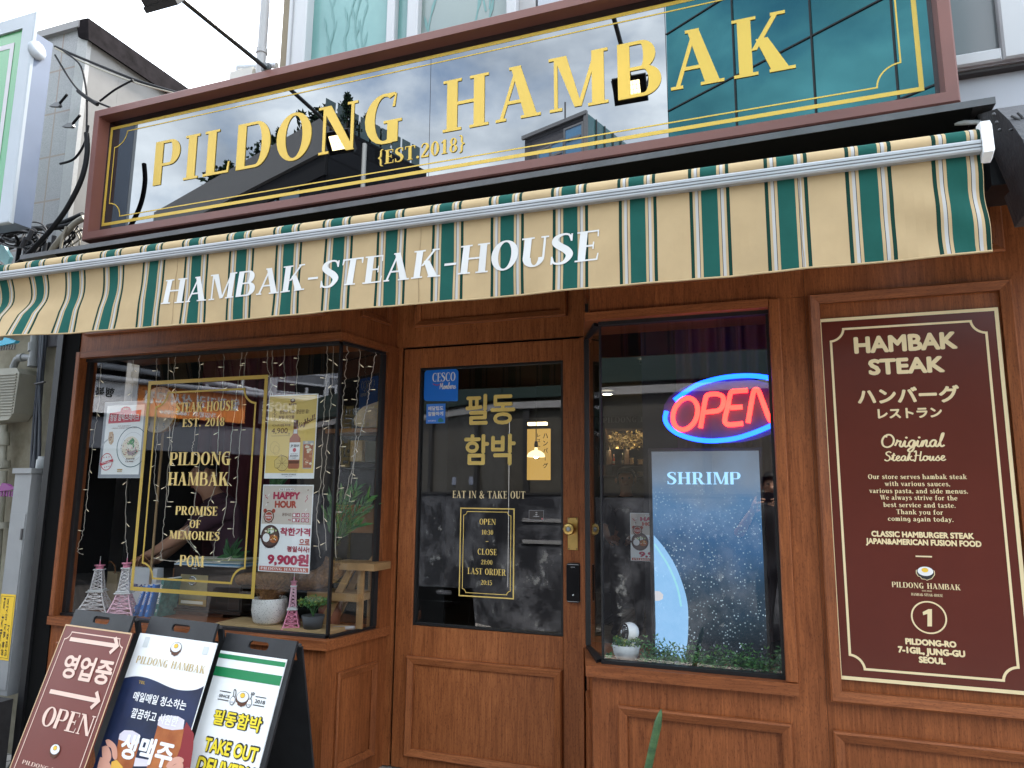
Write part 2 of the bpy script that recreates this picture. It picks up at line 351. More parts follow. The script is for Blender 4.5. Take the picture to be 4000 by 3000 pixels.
def make_caps():
    g = {}
    g['I'] = (stem(.075), .345)
    g['H'] = (stem(.075) + stem(.575) + [rc(.26, .49, .58, .55)], .845)
    g['P'] = (stem(.0, bot=False, o=.0) + bowl(.19, .42, 1, .44), .63)
    g['L'] = (stem(.075) + [rc(.26, 0, .60, F_), [(.55, 0), (.60, 0), (.62, .24), (.585, .24)]], .63)
    g['D'] = (stem(.02, bot=False, top=False) + bowl(.2, 0, 1, .58), .78)
    g['O'] = (oval(.01, .76), .78)
    g['Q'] = (oval(.01, .76) + [quad(.4, .1, .6, -.16, .14)], .78)
    g['N'] = ([rc(.1, 0, .16, 1), sf(.1, .16, 0), quad(.06, 1, .60, 0, .20, .16), rc(.0, 1 - F_, .2, 1), rc(.68, 0.02, .74, 1), sf(.68, .74, 1 - F_)], .83)
    g['G'] = ([band(.40, .5, .39, .515, .195, .455, 62, 298), rc(.46, .0, .665, .44), sf(.46, .665, .40), quad(.55, .72, .60, .985, .05, .03), rc(.40, -.015, .56, .045), rc(.4, .955, .6, 1.01)], .76)
    g['C'] = ([band(.40, .5, .39, .515, .195, .455, 55, 305), quad(.58, .70, .62, .985, .05, .03), quad(.60, .02, .56, .3, .03, .04)], .70)
    g['A'] = ([quad(.06, 0, .36, 1, .065, .06), quad(.52, 0, .27, 1, .215, .17), rc(.20, .30, .58, .36), sf(.06, .125, 0, .06), sf(.50, .735, 0, .055), rc(.24, 1 - F_, .45, 1)], .80)
    g['M'] = ([rc(.09, 0, .15, 1), sf(.09, .15, 0), quad(.10, 1, .43, .03, .20, .12), quad(.48, .03, .77, 1, .065, .065), rc(.72, 0, .92, 1), sf(.72, .92, 0, .065), rc(.0, 1 - F_, .2, 1), rc(.8, 1 - F_, .985, 1)], 1.0)
    g['B'] = (stem(.01, top=False, bot=False) + bowl(.19, .48, 1, .42) + bowl(.19, 0, .54, .50), .70)
    g['K'] = (stem(.075) + [quad(.26, .42, .60, 1, .08, .075), quad(.54, 0, .33, .60, .25, .17), rc(.55, 1 - F_, .76, 1), rc(.50, 0, .86, F_)], .86)
    g['S'] = (stroke([(.52, .78), (.45, .95), (.30, .985), (.13, .90), (.10, .74), (.22, .60), (.40, .46), (.50, .28), (.40, .07), (.24, .015), (.10, .06), (.05, .22)], [.05, .06, .07, .13, .19, .21, .21, .19, .12, .07, .06, .05]) + [rc(.50, .74, .545, .985), rc(.02, .0, .065, .27)], .60)
    g['T'] = ([rc(.24, 0, .44, 1), sf(.24, .44, 0), rc(.0, 1 - T_, .68, 1), quad(.0, .78, .0, 1, .035, .07), quad(.645, .78, .61, 1, .035, .07)], .68)
    g['E'] = (stem(.075) + [rc(.26, 0, .57, F_), rc(.26, 1 - F_, .55, 1), rc(.26, .47, .46, .53), rc(.43, .38, .465, .62), quad(.54, 0, .575, .23, .05, .03), quad(.53, 1, .535, .78, .03, .035)], .61)
    g['F'] = (stem(.075) + [rc(.26, 1 - F_, .55, 1), rc(.26, .47, .46, .53), rc(.43, .38, .465, .62), quad(.52, 1, .535, .76, .04, .035)], .58)
    g['R'] = (stem(.075) + bowl(.26, .46, 1, .40) + [quad(.54, 0, .32, .50, .23, .17), rc(.62, 0, .84, F_)], .83)
    g['U'] = ([rc(.075, .3, .27, 1), sf(.075, .27, 1 - F_), rc(.60, .3, .66, 1), sf(.60, .66, 1 - F_), band(.3675, .30, .2925, .315, .10, .255, 180, 360, icx=.40)], .76)
    g['W'] = ([quad(.22, 0, .02, 1, .12, .20), quad(.26, 0, .46, 1, .06, .06), quad(.60, 0, .42, 1, .12, .20), quad(.66, 0, .86, 1, .06, .06), rc(-.04, 1 - F_, .28, 1), rc(.8, 1 - F_, .98, 1)], .95)
    g['V'] = ([quad(.3, 0, .04, 1, .12, .2), quad(.35, 0, .62, 1, .06, .06), rc(-.03, 1 - F_, .3, 1), rc(.54, 1 - F_, .74, 1)], .72)
    g['Y'] = ([rc(.27, 0, .46, .48), sf(.27, .46, 0), quad(.28, .42, .02, 1, .18, .2), quad(.38, .42, .6, 1, .08, .065), rc(-.03, 1 - F_, .3, 1), rc(.52, 1 - F_, .73, 1)], .72)
    g['J'] = ([rc(.2, .2, .395, 1), sf(.2, .395, 1 - F_)] + stroke([(.3, .25), (.26, .05), (.1, -.02), (.0, .08)], [.19, .12, .07, .1]), .47)
    g['0'] = (oval(.01, .56, st=.17), .58)
    g['1'] = ([rc(.16, 0, .34, 1), sf(.16, .34, 0, .1), quad(.02, .80, .2, 1, .06, .05)], .46)
    g['2'] = (stroke([(.05, .74), (.12, .93), (.28, .985), (.43, .88), (.45, .70), (.32, .44), (.12, .16), (.05, .05)], [.06, .08, .08, .16, .19, .14, .09, .07]) + [rc(.03, 0, .53, .13), quad(.49, 0, .53, .26, .04, .03)], .57)
    g['3'] = (stroke([(.05, .82), (.2, .985), (.4, .86), (.36, .64), (.2, .54)], [.09, .07, .18, .14, .06]) + stroke([(.2, .54), (.42, .44), (.46, .22), (.3, .02), (.1, .03), (.03, .2)], [.06, .15, .19, .09, .08, .1]), .56)
    g['4'] = ([rc(.33, 0, .5, 1), quad(.02, .28, .33, 1, .07, .07), rc(.02, .24, .6, .32)], .62)
    g['5'] = ([rc(.07, .5, .13, 1), rc(.07, .88, .48, 1)] + stroke([(.1, .52), (.28, .62), (.46, .45), (.44, .16), (.26, .01), (.1, .03), (.03, .2)], [.06, .08, .19, .18, .08, .08, .1]), .56)
    g['8'] = (oval(.05, .44, .50, 1.015, .14, .055) + oval(.01, .52, -.015, .55, .16, .055), .55)
    g['9'] = (oval(.01, .5, .40, 1.015, .16, .055) + stroke([(.44, .75), (.45, .4), (.3, .05), (.1, .03)], [.15, .17, .11, .08]), .54)
    g['7'] = ([rc(.02, .88, .52, 1), quad(.14, 0, .42, .9, .18, .1)], .54)
    g['6'] = (oval(.01, .52, -.015, .6, .16, .055) + stroke([(.09, .3), (.12, .65), (.3, .93), (.45, .985)], [.15, .17, .11, .07]), .55)
    g['.'] = ([circ(.1, .09, .095, n=14)], .2)
    g[','] = ([circ(.1, .09, .09, n=14), quad(.08, -.16, .11, .08, .03, .08)], .2)
    g[':'] = ([circ(.1, .12, .095, n=14), circ(.1, .62, .095, n=14)], .2)
    g['-'] = ([rc(.03, .36, .37, .44)], .4)
    g['&'] = (stroke([(.72, .52), (.60, .2), (.36, .0), (.12, .1), (.08, .3), (.25, .5), (.42, .66), (.44, .86), (.30, .99), (.18, .86), (.24, .62), (.48, .28), (.74, .02)], [.06, .07, .1, .16, .16, .1, .08, .12, .08, .13, .17, .19, .17]) + [rc(.58, .48, .8, .53)], .82)
    g['{'] = (stroke([(.34, 1.1), (.2, 1.03), (.19, .75), (.16, .58), (.02, .5), (.16, .42), (.19, .25), (.2, -.03), (.34, -.1)], [.05, .09, .12, .1, .06, .1, .12, .09, .05]), .38)
    g['}'] = ([[(.36 - x, y) for x, y in p] for p in g['{'][0]], .38)
    return g
def make_low():
    """bold slab-serif lower case, x height .66"""
    g = {}; X = .66; s = .17; f = .07
    def st(x, h=X, b=True, t=True): return [rc(x, 0, x + s, h)] + ([rc(x - .05, 0, x + s + .05, f)] if b else []) + ([rc(x - .06, h - f, x + .05, h)] if t else [])
    def arch(x, wd): return [band(x + wd / 2, X - .24, wd / 2, .255, wd / 2 - s, .15, 0, 180), rc(x + wd - s, 0, x + wd, X - .23), rc(x + wd - s - .05, 0, x + wd + .05, f)]
    def rnd(x, wd): return oval(x, wd, -.015, X + .015, .16, .09)
    g['o'] = (rnd(.01, .56), .58)
    g['n'] = (st(.06) + arch(.06, .50), .62)
    g['m'] = (st(.06) + arch(.06, .44) + arch(.33, .44), .83)
    g['h'] = (st(.06, 1) + arch(.06, .50), .62)
    g['u'] = ([rc(.06, .2, .06 + s, X), rc(0, X - f, .1, X), rc(.39, 0, .39 + s, X), rc(.33, X - f, .42, X), rc(.5, 0, .62, f), band(.31, .23, .25, .245, .08, .14, 180, 360)], .63)
    g['r'] = (st(.06) + stroke([(.2, .4), (.28, .58), (.42, .6)], [.08, .12, .17]), .48)
    g['t'] = ([rc(.1, .12, .1 + s, .86), rc(0, X - f, .40, X)] + stroke([(.18, .2), (.24, .05), (.41, .08)], [.16, .13, .07]), .42)
    g['s'] = (stroke([(.40, .50), (.32, .62), (.16, .61), (.1, .48), (.24, .36), (.40, .24), (.34, .05), (.16, .03), (.04, .15)], [.08, .09, .11, .15, .16, .16, .11, .09, .09]), .47)
    g['e'] = (stroke([(.12, .34), (.42, .36), (.44, .48), (.28, .61), (.10, .46), (.10, .18), (.28, .03), (.48, .14)], [.07, .08, .13, .08, .16, .17, .1, .07]), .53)
    g['a'] = (stroke([(.07, .52), (.22, .62), (.36, .5), (.36, .12), (.52, .04)], [.12, .09, .16, .17, .08]) + stroke([(.36, .36), (.16, .30), (.08, .15), (.2, .03), (.38, .14)], [.07, .1, .15, .1, .07]), .54)
    g['v'] = ([quad(.2, 0, .02, X, .14, .18), quad(.26, 0, .42, X, .08, .07), rc(-.03, X - f, .24, X), rc(.36, X - f, .54, X)], .52)
    g['w'] = ([quad(.17, 0, .02, X, .13, .17), quad(.22, 0, .34, X, .07, .07), quad(.44, 0, .30, X, .13, .17), quad(.5, 0, .64, X, .07, .07), rc(-.03, X - f, .24, X), rc(.58, X - f, .76, X)], .75)
    g['y'] = ([quad(.2, 0, .02, X, .14, .18), quad(.10, -.24, .42, X, .09, .07), rc(-.03, X - f, .24, X), rc(.36, X - f, .54, X)] + stroke([(.16, -.16), (.06, -.22), (0, -.16)], .1), .52)
    g['c'] = (stroke([(.44, .48), (.28, .61), (.10, .46), (.10, .18), (.28, .03), (.46, .14)], [.13, .09, .16, .17, .1, .08]), .50)
    g['i'] = (st(.07) + [circ(.15, .84, .095, n=12)], .32)
    g['l'] = (st(.07, 1), .32)
    g['k'] = (st(.06, 1) + [quad(.22, .28, .42, X, .1, .08), quad(.40, 0, .26, .40, .18, .12), rc(.36, X - f, .58, X), rc(.38, 0, .64, f)], .63)
    g['b'] = ([rc(.04, 0, .04 + s, 1), rc(-.02, 1 - f, .1, 1)] + rnd(.04, .54), .6)
    g['d'] = (rnd(.01, .54) + [rc(.38, 0, .38 + s, 1), rc(.3, 1 - f, .42, 1), rc(.5, 0, .62, f)], .62)
    g['p'] = ([rc(.04, -.26, .04 + s, X), rc(-.02, X - f, .1, X), rc(-.02, -.26, .27, -.26 + f)] + rnd(.04, .54), .6)
    g['g'] = (rnd(.01, .5) + stroke([(.42, .5), (.43, .0), (.36, -.2), (.2, -.25), (.06, -.18)], [.14, .16, .13, .09, .09]), .55)
    g['f'] = ([rc(.1, 0, .1 + s, .8), rc(.03, 0, .36, f), rc(0, X - f, .40, X)] + stroke([(.185, .75), (.24, .95), (.42, .93)], [.17, .13, .1]), .42)
    return g
def make_script():
    """brush script, drawn as pen strokes, x height .5"""
    g = {}; b = .12
    def S(*ps, w_=b): return stroke(list(ps), w_, 5)
    g['O'] = (S((.50, .98), (.22, .86), (.05, .5), (.10, .12), (.36, .0), (.64, .2), (.74, .6), (.60, .92), (.36, .96), (.30, .76)), .80)
    g['r'] = (S((.0, .1), (.14, .42), (.16, .54), (.22, .44), (.36, .44), (.28, .16), (.36, .02), (.5, .12)), .46)
    g['i'] = (S((.0, .1), (.18, .48), (.12, .14), (.2, .02), (.36, .14)) + [circ(.26, .72, .08, n=10)], .32)
    g['g'] = (S((.42, .46), (.26, .5), (.08, .28), (.12, .06), (.28, .08), (.42, .46), (.34, -.1), (.16, -.36), (.0, -.28), (.14, -.1), (.5, .14)), .46)
    g['n'] = (S((.0, .1), (.16, .48), (.08, .02), (.26, .44), (.38, .46), (.32, .12), (.40, .02), (.54, .12)), .50)
    g['a'] = (S((.42, .46), (.26, .5), (.08, .28), (.12, .04), (.28, .08), (.43, .46), (.37, .12), (.45, .02), (.58, .12)), .54)
    g['l'] = (S((.0, .1), (.24, .6), (.36, 1.0), (.26, .92), (.12, .3), (.18, .02), (.36, .12)), .34)
    g['S'] = (S((.58, .84), (.44, .98), (.22, .86), (.22, .66), (.44, .44), (.44, .16), (.22, .0), (.02, .14)), .58)
    g['t'] = (S((.0, .1), (.26, .8), (.14, .16), (.22, .02), (.36, .12)) + S((.04, .56), (.38, .58), w_=.09), .34)
    g['e'] = (S((.0, .12), (.26, .28), (.34, .44), (.22, .5), (.1, .3), (.14, .06), (.28, .02), (.44, .14)), .42)
    g['k'] = (S((.0, .1), (.28, .96), (.08, .0)) + S((.14, .26), (.4, .5)) + S((.2, .3), (.34, .04), (.52, .12)), .5)
    g['H'] = (S((.1, .9), (.28, .98), (.14, .0), (.04, .06)) + S((.66, .98), (.52, .1), (.62, .02), (.76, .14)) + S((.1, .5), (.36, .56), (.62, .5), w_=.09), .74)
    g['o'] = (S((.34, .46), (.16, .46), (.06, .2), (.18, .02), (.36, .14), (.38, .38), (.28, .48), (.44, .42), (.52, .38)), .48)
    g['u'] = (S((.0, .1), (.16, .48), (.1, .12), (.2, .02), (.4, .46), (.34, .12), (.42, .02), (.54, .12)), .52)
    g['s'] = (S((.0, .1), (.28, .52), (.24, .4), (.36, .16), (.22, .0), (.06, .08)) + S((.22, .01), (.44, .13), w_=.07), .40)
    g['M'] = (S((.02, .02), (.2, .96), (.34, .3), (.62, .98), (.54, .1), (.62, .02), (.74, .12)), .72)
    g['m'] = (S((.0, .1), (.14, .48), (.08, .02), (.22, .44), (.32, .44), (.27, .02), (.42, .44), (.52, .44), (.47, .1), (.54, .02), (.66, .12)), .62)
    g['b'] = (S((.0, .1), (.24, .6), (.32, .98), (.22, .9), (.10, .2), (.2, .02), (.36, .18), (.34, .42), (.24, .42), (.46, .36)), .44)
    g['h'] = (S((.0, .1), (.24, .6), (.32, .98), (.22, .9), (.06, .02), (.24, .44), (.36, .44), (.31, .1), (.4, .02), (.52, .12)), .48)
    return g
CAPS = make_caps(); LOW = make_low(); SCRIPT = make_script()
UNION = {}
def union(polys):
    vs = []; fs = []
    for p in polys:
        a = 0
        for i in range(len(p)):
            x0, y0 = p[i]; x1, y1 = p[(i + 1) % len(p)]; a += x0 * y1 - x1 * y0
        q = p if a > 0 else p[::-1]
        if abs(a) < 1e-7: continue
        b = len(vs); vs += [Vector(t) for t in q]; fs.append(list(range(b, b + len(q))))
    r = delaunay_2d_cdt(vs, [], fs, 1, 1e-5)
    V, Fc, orig = r[0], r[2], r[5]
    if not Fc: return [], []
    A = np.array([(v.x, v.y) for v in V]); C = np.array([A[list(f)].mean(axis=0) for f in Fc]); ins = np.zeros(len(C), bool)
    for p in polys:                                     # a face stays if its middle lies inside any of the shapes
        q = np.array(p); lo, hi = q.min(axis=0), q.max(axis=0)
        sel = np.nonzero(~ins & (C[:, 0] >= lo[0]) & (C[:, 0] <= hi[0]) & (C[:, 1] >= lo[1]) & (C[:, 1] <= hi[1]))[0]
        if len(sel) == 0: continue
        x, y = C[sel, 0][:, None], C[sel, 1][:, None]; x0, y0 = q[:, 0], q[:, 1]; x1, y1 = np.roll(x0, -1), np.roll(y0, -1)
        dy = np.where(np.abs(y1 - y0) < 1e-12, 1e-12, y1 - y0)
        c = ((y0 > y) != (y1 > y)) & (x < (x1 - x0) * (y - y0) / dy + x0)
        ins[sel] |= (c.sum(axis=1) % 2 == 1)
    keep = [list(f) for f, k_ in zip(Fc, ins) if k_]
    return [(v.x, v.y) for v in V], keep
def glyph(src, ch):
    k = (id(src), ch)
    if k not in UNION: UNION[k] = union(src[ch][0])
    return UNION[k], src[ch][1]
SANS = {}
def sans(text, off=0.0, sp=1.0):
    """built-in sans letters; weight added by merging shifted copies, outlines united so that no faces overlap"""
    k = (text, off, sp)
    if k in SANS: return SANS[k]
    cu = bpy.data.curves.new('tmp', 'FONT'); cu.body = text; cu.size = 1.0; cu.space_character = sp; cu.resolution_u = 3 if off else 5
    cu.dimensions = '2D'; cu.fill_mode = 'BOTH'
    ob = bpy.data.objects.new('tmp', cu); COL.objects.link(ob)
    dg = bpy.context.evaluated_depsgraph_get(); me = bpy.data.meshes.new_from_object(ob.evaluated_get(dg))
    V = [(v.co.x, v.co.y) for v in me.vertices]; Fc = [list(p.vertices) for p in me.polygons]
    bpy.data.objects.remove(ob); bpy.data.curves.remove(cu); bpy.data.meshes.remove(me)
    if off and V:
        # split into islands (single strokes or letters), embolden each with a union of shifted copies
        par = list(range(len(V)))
        def fd(i):
            while par[i] != i: par[i] = par[par[i]]; i = par[i]
            return i
        for f in Fc:
            for i in f[1:]: par[fd(i)] = fd(f[0])
        xs = {}
        for f in Fc: xs.setdefault(fd(f[0]), []).append(f)
        isl = []
        for fs in xs.values():
            ii = [i for f in fs for i in f]; isl.append([min(V[i][0] for i in ii) - off * 1.05, max(V[i][0] for i in ii) + off * 1.05, fs])
        isl.sort(key=lambda t: t[0]); grp = []
        for t in isl:
            if grp and t[0] < grp[-1][1]: grp[-1][1] = max(grp[-1][1], t[1]); grp[-1][2] += t[2]
            else: grp.append([t[0], t[1], list(t[2])])
        V2, F2 = [], []
        sh = [(-off, 0), (off, 0), (0, -off), (0, off)] if off < .03 else [(off * math.cos(q * PI / 4), off * math.sin(q * PI / 4)) for q in range(8)]
        for g_ in grp:
            polys = [[(V[i][0] + dx, V[i][1] + dy) for i in f] for f in g_[2] for dx, dy in sh]
            uv_, uf_ = union(polys); b = len(V2); V2 += uv_; F2 += [[b + i for i in f] for f in uf_]
        V, Fc = V2, F2
    if V:
        x0 = min(v[0] for v in V)
        V = [(a - x0, b) for a, b in V]
    SANS[k] = (V, Fc); return SANS[k]
def letters(text, font='serif', sp=.10, off=0.0, word=.45):
    """flat outline of a line of text, cap height about 1, starting at x = 0"""
    if font == 'sans': return sans(text, off)
    if font == 'script':
        x = 0.0; polys = []
        for ch in text:
            if ch == ' ': x += word; continue
            if ch in SCRIPT: polys += [[(a + x, c) for a, c in p] for p in SCRIPT[ch][0]]; x += SCRIPT[ch][1] + sp
        return union(polys)
    V, Fc = [], []; x = 0.0
    for ch in text:
        if ch == ' ': x += word; continue
        src = CAPS if ch in CAPS else LOW
        if ch not in src: continue
        (gv, gf), wd = glyph(src, ch); b = len(V)
        V += [(a + x, c) for a, c in gv]; Fc += [[b + i for i in f] for f in gf]; x += wd + sp
    return V, Fc
def write(mb, P, text, u0, u1, v0, h, d=.002, m=None, font='serif', th=0.0, fit=True, align='L', shear=0.0, fn=None, ybox=None, **k):
    """letters on a plane between u0 and u1 with baseline v0 and cap height h (ybox: stretch the whole outline to v0..v0+h)"""
    V, Fc = letters(text, font, **k)
    if not V: return
    xs = [p[0] for p in V]; a, b = min(xs), max(xs); sx = (u1 - u0) / (b - a)
    if font == 'sans' and not ybox:
        cu = max(p[1] for p in V); sy = h / cu
    elif ybox:
        ys = [p[1] for p in V]; lo, hi = min(ys), max(ys); V = [(x, (y - lo) / (hi - lo)) for x, y in V]; sy = h
    else: sy = h
    if not fit:
        sx = sy; wd = (b - a) * sx; u0 = u0 if align == 'L' else ((u0 + u1 - wd) / 2 if align == 'C' else u1 - wd)
    pts = [(u0 + (x - a) * sx + shear * y * sy, v0 + y * sy) for x, y in V]
    f = fn or (lambda u, v, dd: P.pt(u, v, dd))
    n = len(pts); vs = [f(u, v, d + th) for u, v in pts]; fs = [list(q) for q in Fc]
    if th > 0:
        vs += [f(u, v, d) for u, v in pts]; cnt = {}
        for q in Fc:
            for i in range(len(q)):
                e = (q[i], q[(i + 1) % len(q)]); cnt[e] = cnt.get(e, 0) + 1
        for (i, j) in cnt:
            if (j, i) not in cnt: fs.append([i, j, n + j, n + i])
    mb.add(vs, fs, m)

# ------------------------------------------------------------------ planes of the shopfront (u = X, v = Z)
F1 = Plane((0, 2.88, 0)); FD = Plane((0, 3.30, 0)); GP = Plane((0, 2.912, 0)); GD = Plane((0, 3.318, 0)); AW = Plane((0, 2.30, 0))
def plan(mb, foot, z0, z1, m=None):
    k = len(foot); vs = [(x, y, z0) for x, y in foot] + [(x, y, z1) for x, y in foot]
    return mb.add(vs, [tuple(range(k))[::-1], tuple(range(k, 2 * k))] + [(i, (i + 1) % k, k + (i + 1) % k, k + i) for i in range(k)], m)
# ground
g = MB(); g.add([(-90, -130, 0), (90, -130, 0), (90, 60, 0), (-90, 60, 0)], [(0, 1, 2, 3)])
def paving():
    M = bpy.data.materials.new('paving'); M.use_nodes = True; t = M.node_tree; b = t.nodes['Principled BSDF']; K = t.links.new
    tc_ = t.nodes.new('ShaderNodeTexCoord'); mp_ = t.nodes.new('ShaderNodeMapping'); mp_.inputs['Rotation'].default_value = (0, 0, .78); K(tc_.outputs['Object'], mp_.inputs[0])
    br = t.nodes.new('ShaderNodeTexBrick'); br.inputs['Scale'].default_value = 4.2; br.inputs['Color1'].default_value = (.34, .32, .30, 1); br.inputs['Color2'].default_value = (.44, .42, .39, 1); br.inputs['Mortar'].default_value = (.03, .03, .03, 1); br.inputs['Mortar Size'].default_value = .03
    K(mp_.outputs[0], br.inputs[0]); K(br.outputs[0], b.inputs['Base Color']); b.inputs['Roughness'].default_value = .75; return M
tag(g.build('street_paving', paving(), base=(0, 0, 0)), kind='structure')
s = MB(); plan(s, [(-1.86, 2.9), (-.72, 2.9), (-.80, 7.5), (-1.82, 7.5)], .004, .185); tag(s.build('door_step', mat('concrete', (.32, .31, .29), rough=.85, var=.25, vscale=12), base=(-1.3, 3.2, 0)), kind='structure')
def pavers(name, c1, c2, mo, scale, rot):
    M = bpy.data.materials.new(name); M.use_nodes = True; t = M.node_tree; b = t.nodes['Principled BSDF']; K = t.links.new
    tc_ = t.nodes.new('ShaderNodeTexCoord'); mp_ = t.nodes.new('ShaderNodeMapping'); mp_.inputs['Rotation'].default_value = (0, 0, rot); K(tc_.outputs['Object'], mp_.inputs[0])
    br = t.nodes.new('ShaderNodeTexBrick'); br.inputs['Scale'].default_value = scale; br.inputs['Color1'].default_value = (*c1, 1); br.inputs['Color2'].default_value = (*c2, 1); br.inputs['Mortar'].default_value = (*mo, 1); br.inputs['Mortar Size'].default_value = .04
    K(mp_.outputs[0], br.inputs[0]); K(br.outputs[0], b.inputs['Base Color']); b.inputs['Roughness'].default_value = .8; return M
s = MB(); s.add([(-24, -12, .004), (-5.1, -12, .004), (-4.2, -.9, .004), (-3.9, 1.9, .004), (-24, 1.9, .004)], [(0, 1, 2, 3, 4)]); tag(s.build('dark_block_pavement', pavers('dark_block_paving', (.060, .054, .052), (.085, .076, .070), (.016, .015, .015), 2.6, .9)), kind='structure')
# ------------------------------------------------------------------ shopfront
shop = thing('wooden_shopfront', 'reddish brown wood panelled shopfront with two bay windows and a recessed door', 'shopfront', (-1.4, 3.0, 0))
ZS0, ZS1, ZT0, ZT1 = .803, .845, 2.230, 2.265
base = MB()
plan(base, [(-3.605, 2.88), (-1.905, 2.88), (-1.832, 3.30), (-3.605, 3.30)], 0, ZS0, WV); base.build('bay_base', WV, shop)
base = MB(); plan(base, [(-.680, 2.88), (.075, 2.88), (.075, 3.30), (-.795, 3.30)], 0, ZS0, WV); base.build('bay_base', WV, shop)
o = MB(); plan(o, [(-3.605, 2.852), (-1.886, 2.852), (-1.812, 3.299), (-3.605, 3.299)], ZS0, ZS1, WH); o.build('window_sill', WH, shop)
o = MB(); plan(o, [(-.700, 2.852), (.075, 2.852), (.075, 3.299), (-.815, 3.299)], ZS0, ZS1, WH); o.build('window_sill', WH, shop)
HZ = 2.86
o = MB(); plan(o, [(-3.605, 2.88), (-1.905, 2.88), (-1.832, 3.30), (-3.605, 3.30)], ZT1, HZ, WV); o.build('header_panel', WV, shop)
o = MB(); plan(o, [(-.680, 2.88), (.122, 2.88), (.122, 3.30), (-.795, 3.30)], ZT1, HZ, WV); o.build('header_panel', WV, shop)
o = MB(); o.box(-1.832, -.795, 3.30, 3.36, 2.268, HZ, WD); o.build('header_panel', WD, shop)
o = MB(); o.box(.0745, .165, 2.879, 3.2, 0, ZT1 - .001, WV); o.box(.1215, .165, 2.8785, 3.2, ZT1 + .001, HZ, WV); o.build('pilaster', WV, shop)
o = MB(); o.box(.166, 1.10, 2.881, 3.2, 0, HZ, WV); o.build('wall_panel', WV, shop)
# top rails of both bays
o = MB(); plan(o, [(-3.605, 2.858), (-1.888, 2.858), (-1.815, 3.299), (-1.85, 3.299), (-1.93, 2.90), (-3.605, 2.90)], ZT0, ZT1 - .001, WH); o.build('window_head', WH, shop)
o = MB(); plan(o, [(-.698, 2.858), (.032, 2.858), (.032, 2.90), (-.655, 2.90), (-.775, 3.299), (-.812, 3.299)], ZT0, ZT1 - .001, WH); o.build('window_head', WH, shop)
# jambs
o = MB(); o.bbox(F1, -3.605, -3.572, ZS1 + .001, ZT1 - .002, -.09, .024, .004, WV); o.build('window_jamb', WV, shop)
o = MB(); o.bbox(F1, .033, .074, ZS1 + .001, ZT1 - .002, -.30, .022, .004, WV); o.build('window_jamb', WV, shop)
o = MB(); plan(o, [(-1.852, 3.215), (-1.828, 3.215), (-1.814, 3.299), (-1.84, 3.299)], ZS1, ZT0, WV); o.build('window_jamb', WV, shop)
o = MB(); plan(o, [(-.800, 3.17), (-.772, 3.17), (-.79, 3.299), (-.813, 3.299)], ZS1, ZT0, WV); o.build('window_jamb', WV, shop)
# black seals
o = MB(); o.box(-3.571, -1.925, 2.896, 2.93, ZS1 + .0005, ZS1 + .014); o.box(-3.571, -1.925, 2.896, 2.93, ZT0 - .016, ZT0 - .0005); o.box(-3.571, -3.545, 2.905, 2.93, ZS1 + .014, ZT0 - .016); o.box(-1.9275, -1.918, 2.905, 2.926, ZS1 + .014, ZT0 - .016)
plan(o, [(-1.925, 2.93), (-1.905, 2.90), (-1.845, 3.21), (-1.862, 3.21)], ZS1 + .0006, ZS1 + .012); plan(o, [(-1.925, 2.93), (-1.905, 2.90), (-1.845, 3.21), (-1.862, 3.21)], ZT0 - .014, ZT0 - .0006); plan(o, [(-1.868, 3.19), (-1.850, 3.19), (-1.843, 3.214), (-1.866, 3.214)], ZS1 + .013, ZT0 - .015)
o.build('glazing_seal', BLACK, shop)
o = MB(); o.box(-.648, .0325, 2.896, 2.93, ZS1 + .0005, ZS1 + .014); o.box(-.648, .0325, 2.896, 2.93, ZT0 - .016, ZT0 - .0005); o.box(.021, .0325, 2.905, 2.93, ZS1 + .014, ZT0 - .016); o.box(-.648, -.641, 2.905, 2.926, ZS1 + .014, ZT0 - .016)
plan(o, [(-.648, 2.93), (-.668, 2.90), (-.775, 3.165), (-.755, 3.165)], ZS1 + .0006, ZS1 + .012); plan(o, [(-.648, 2.93), (-.668, 2.90), (-.775, 3.165), (-.755, 3.165)], ZT0 - .014, ZT0 - .0006); plan(o, [(-.772, 3.15), (-.748, 3.15), (-.752, 3.169), (-.778, 3.169)], ZS1 + .013, ZT0 - .015)
o.build('glazing_seal', BLACK, shop)
# panes
def pane(a, b, z0, z1, name='glass_pane'):
    q = MB(); q.add([(a[0], a[1], z0), (b[0], b[1], z0), (b[0], b[1], z1), (a[0], a[1], z1)], [(0, 1, 2, 3)]); return q.build(name, GL, shop)
paneL = pane((-3.545, 2.914), (-1.9275, 2.914), ZS1 + .014, ZT0 - .016); pane((-1.917, 2.925), (-1.859, 3.19), ZS1 + .012, ZT0 - .014)
paneR = pane((-.641, 2.914), (.021, 2.914), ZS1 + .014, ZT0 - .016); pane((-.651, 2.925), (-.760, 3.15), ZS1 + .012, ZT0 - .014)
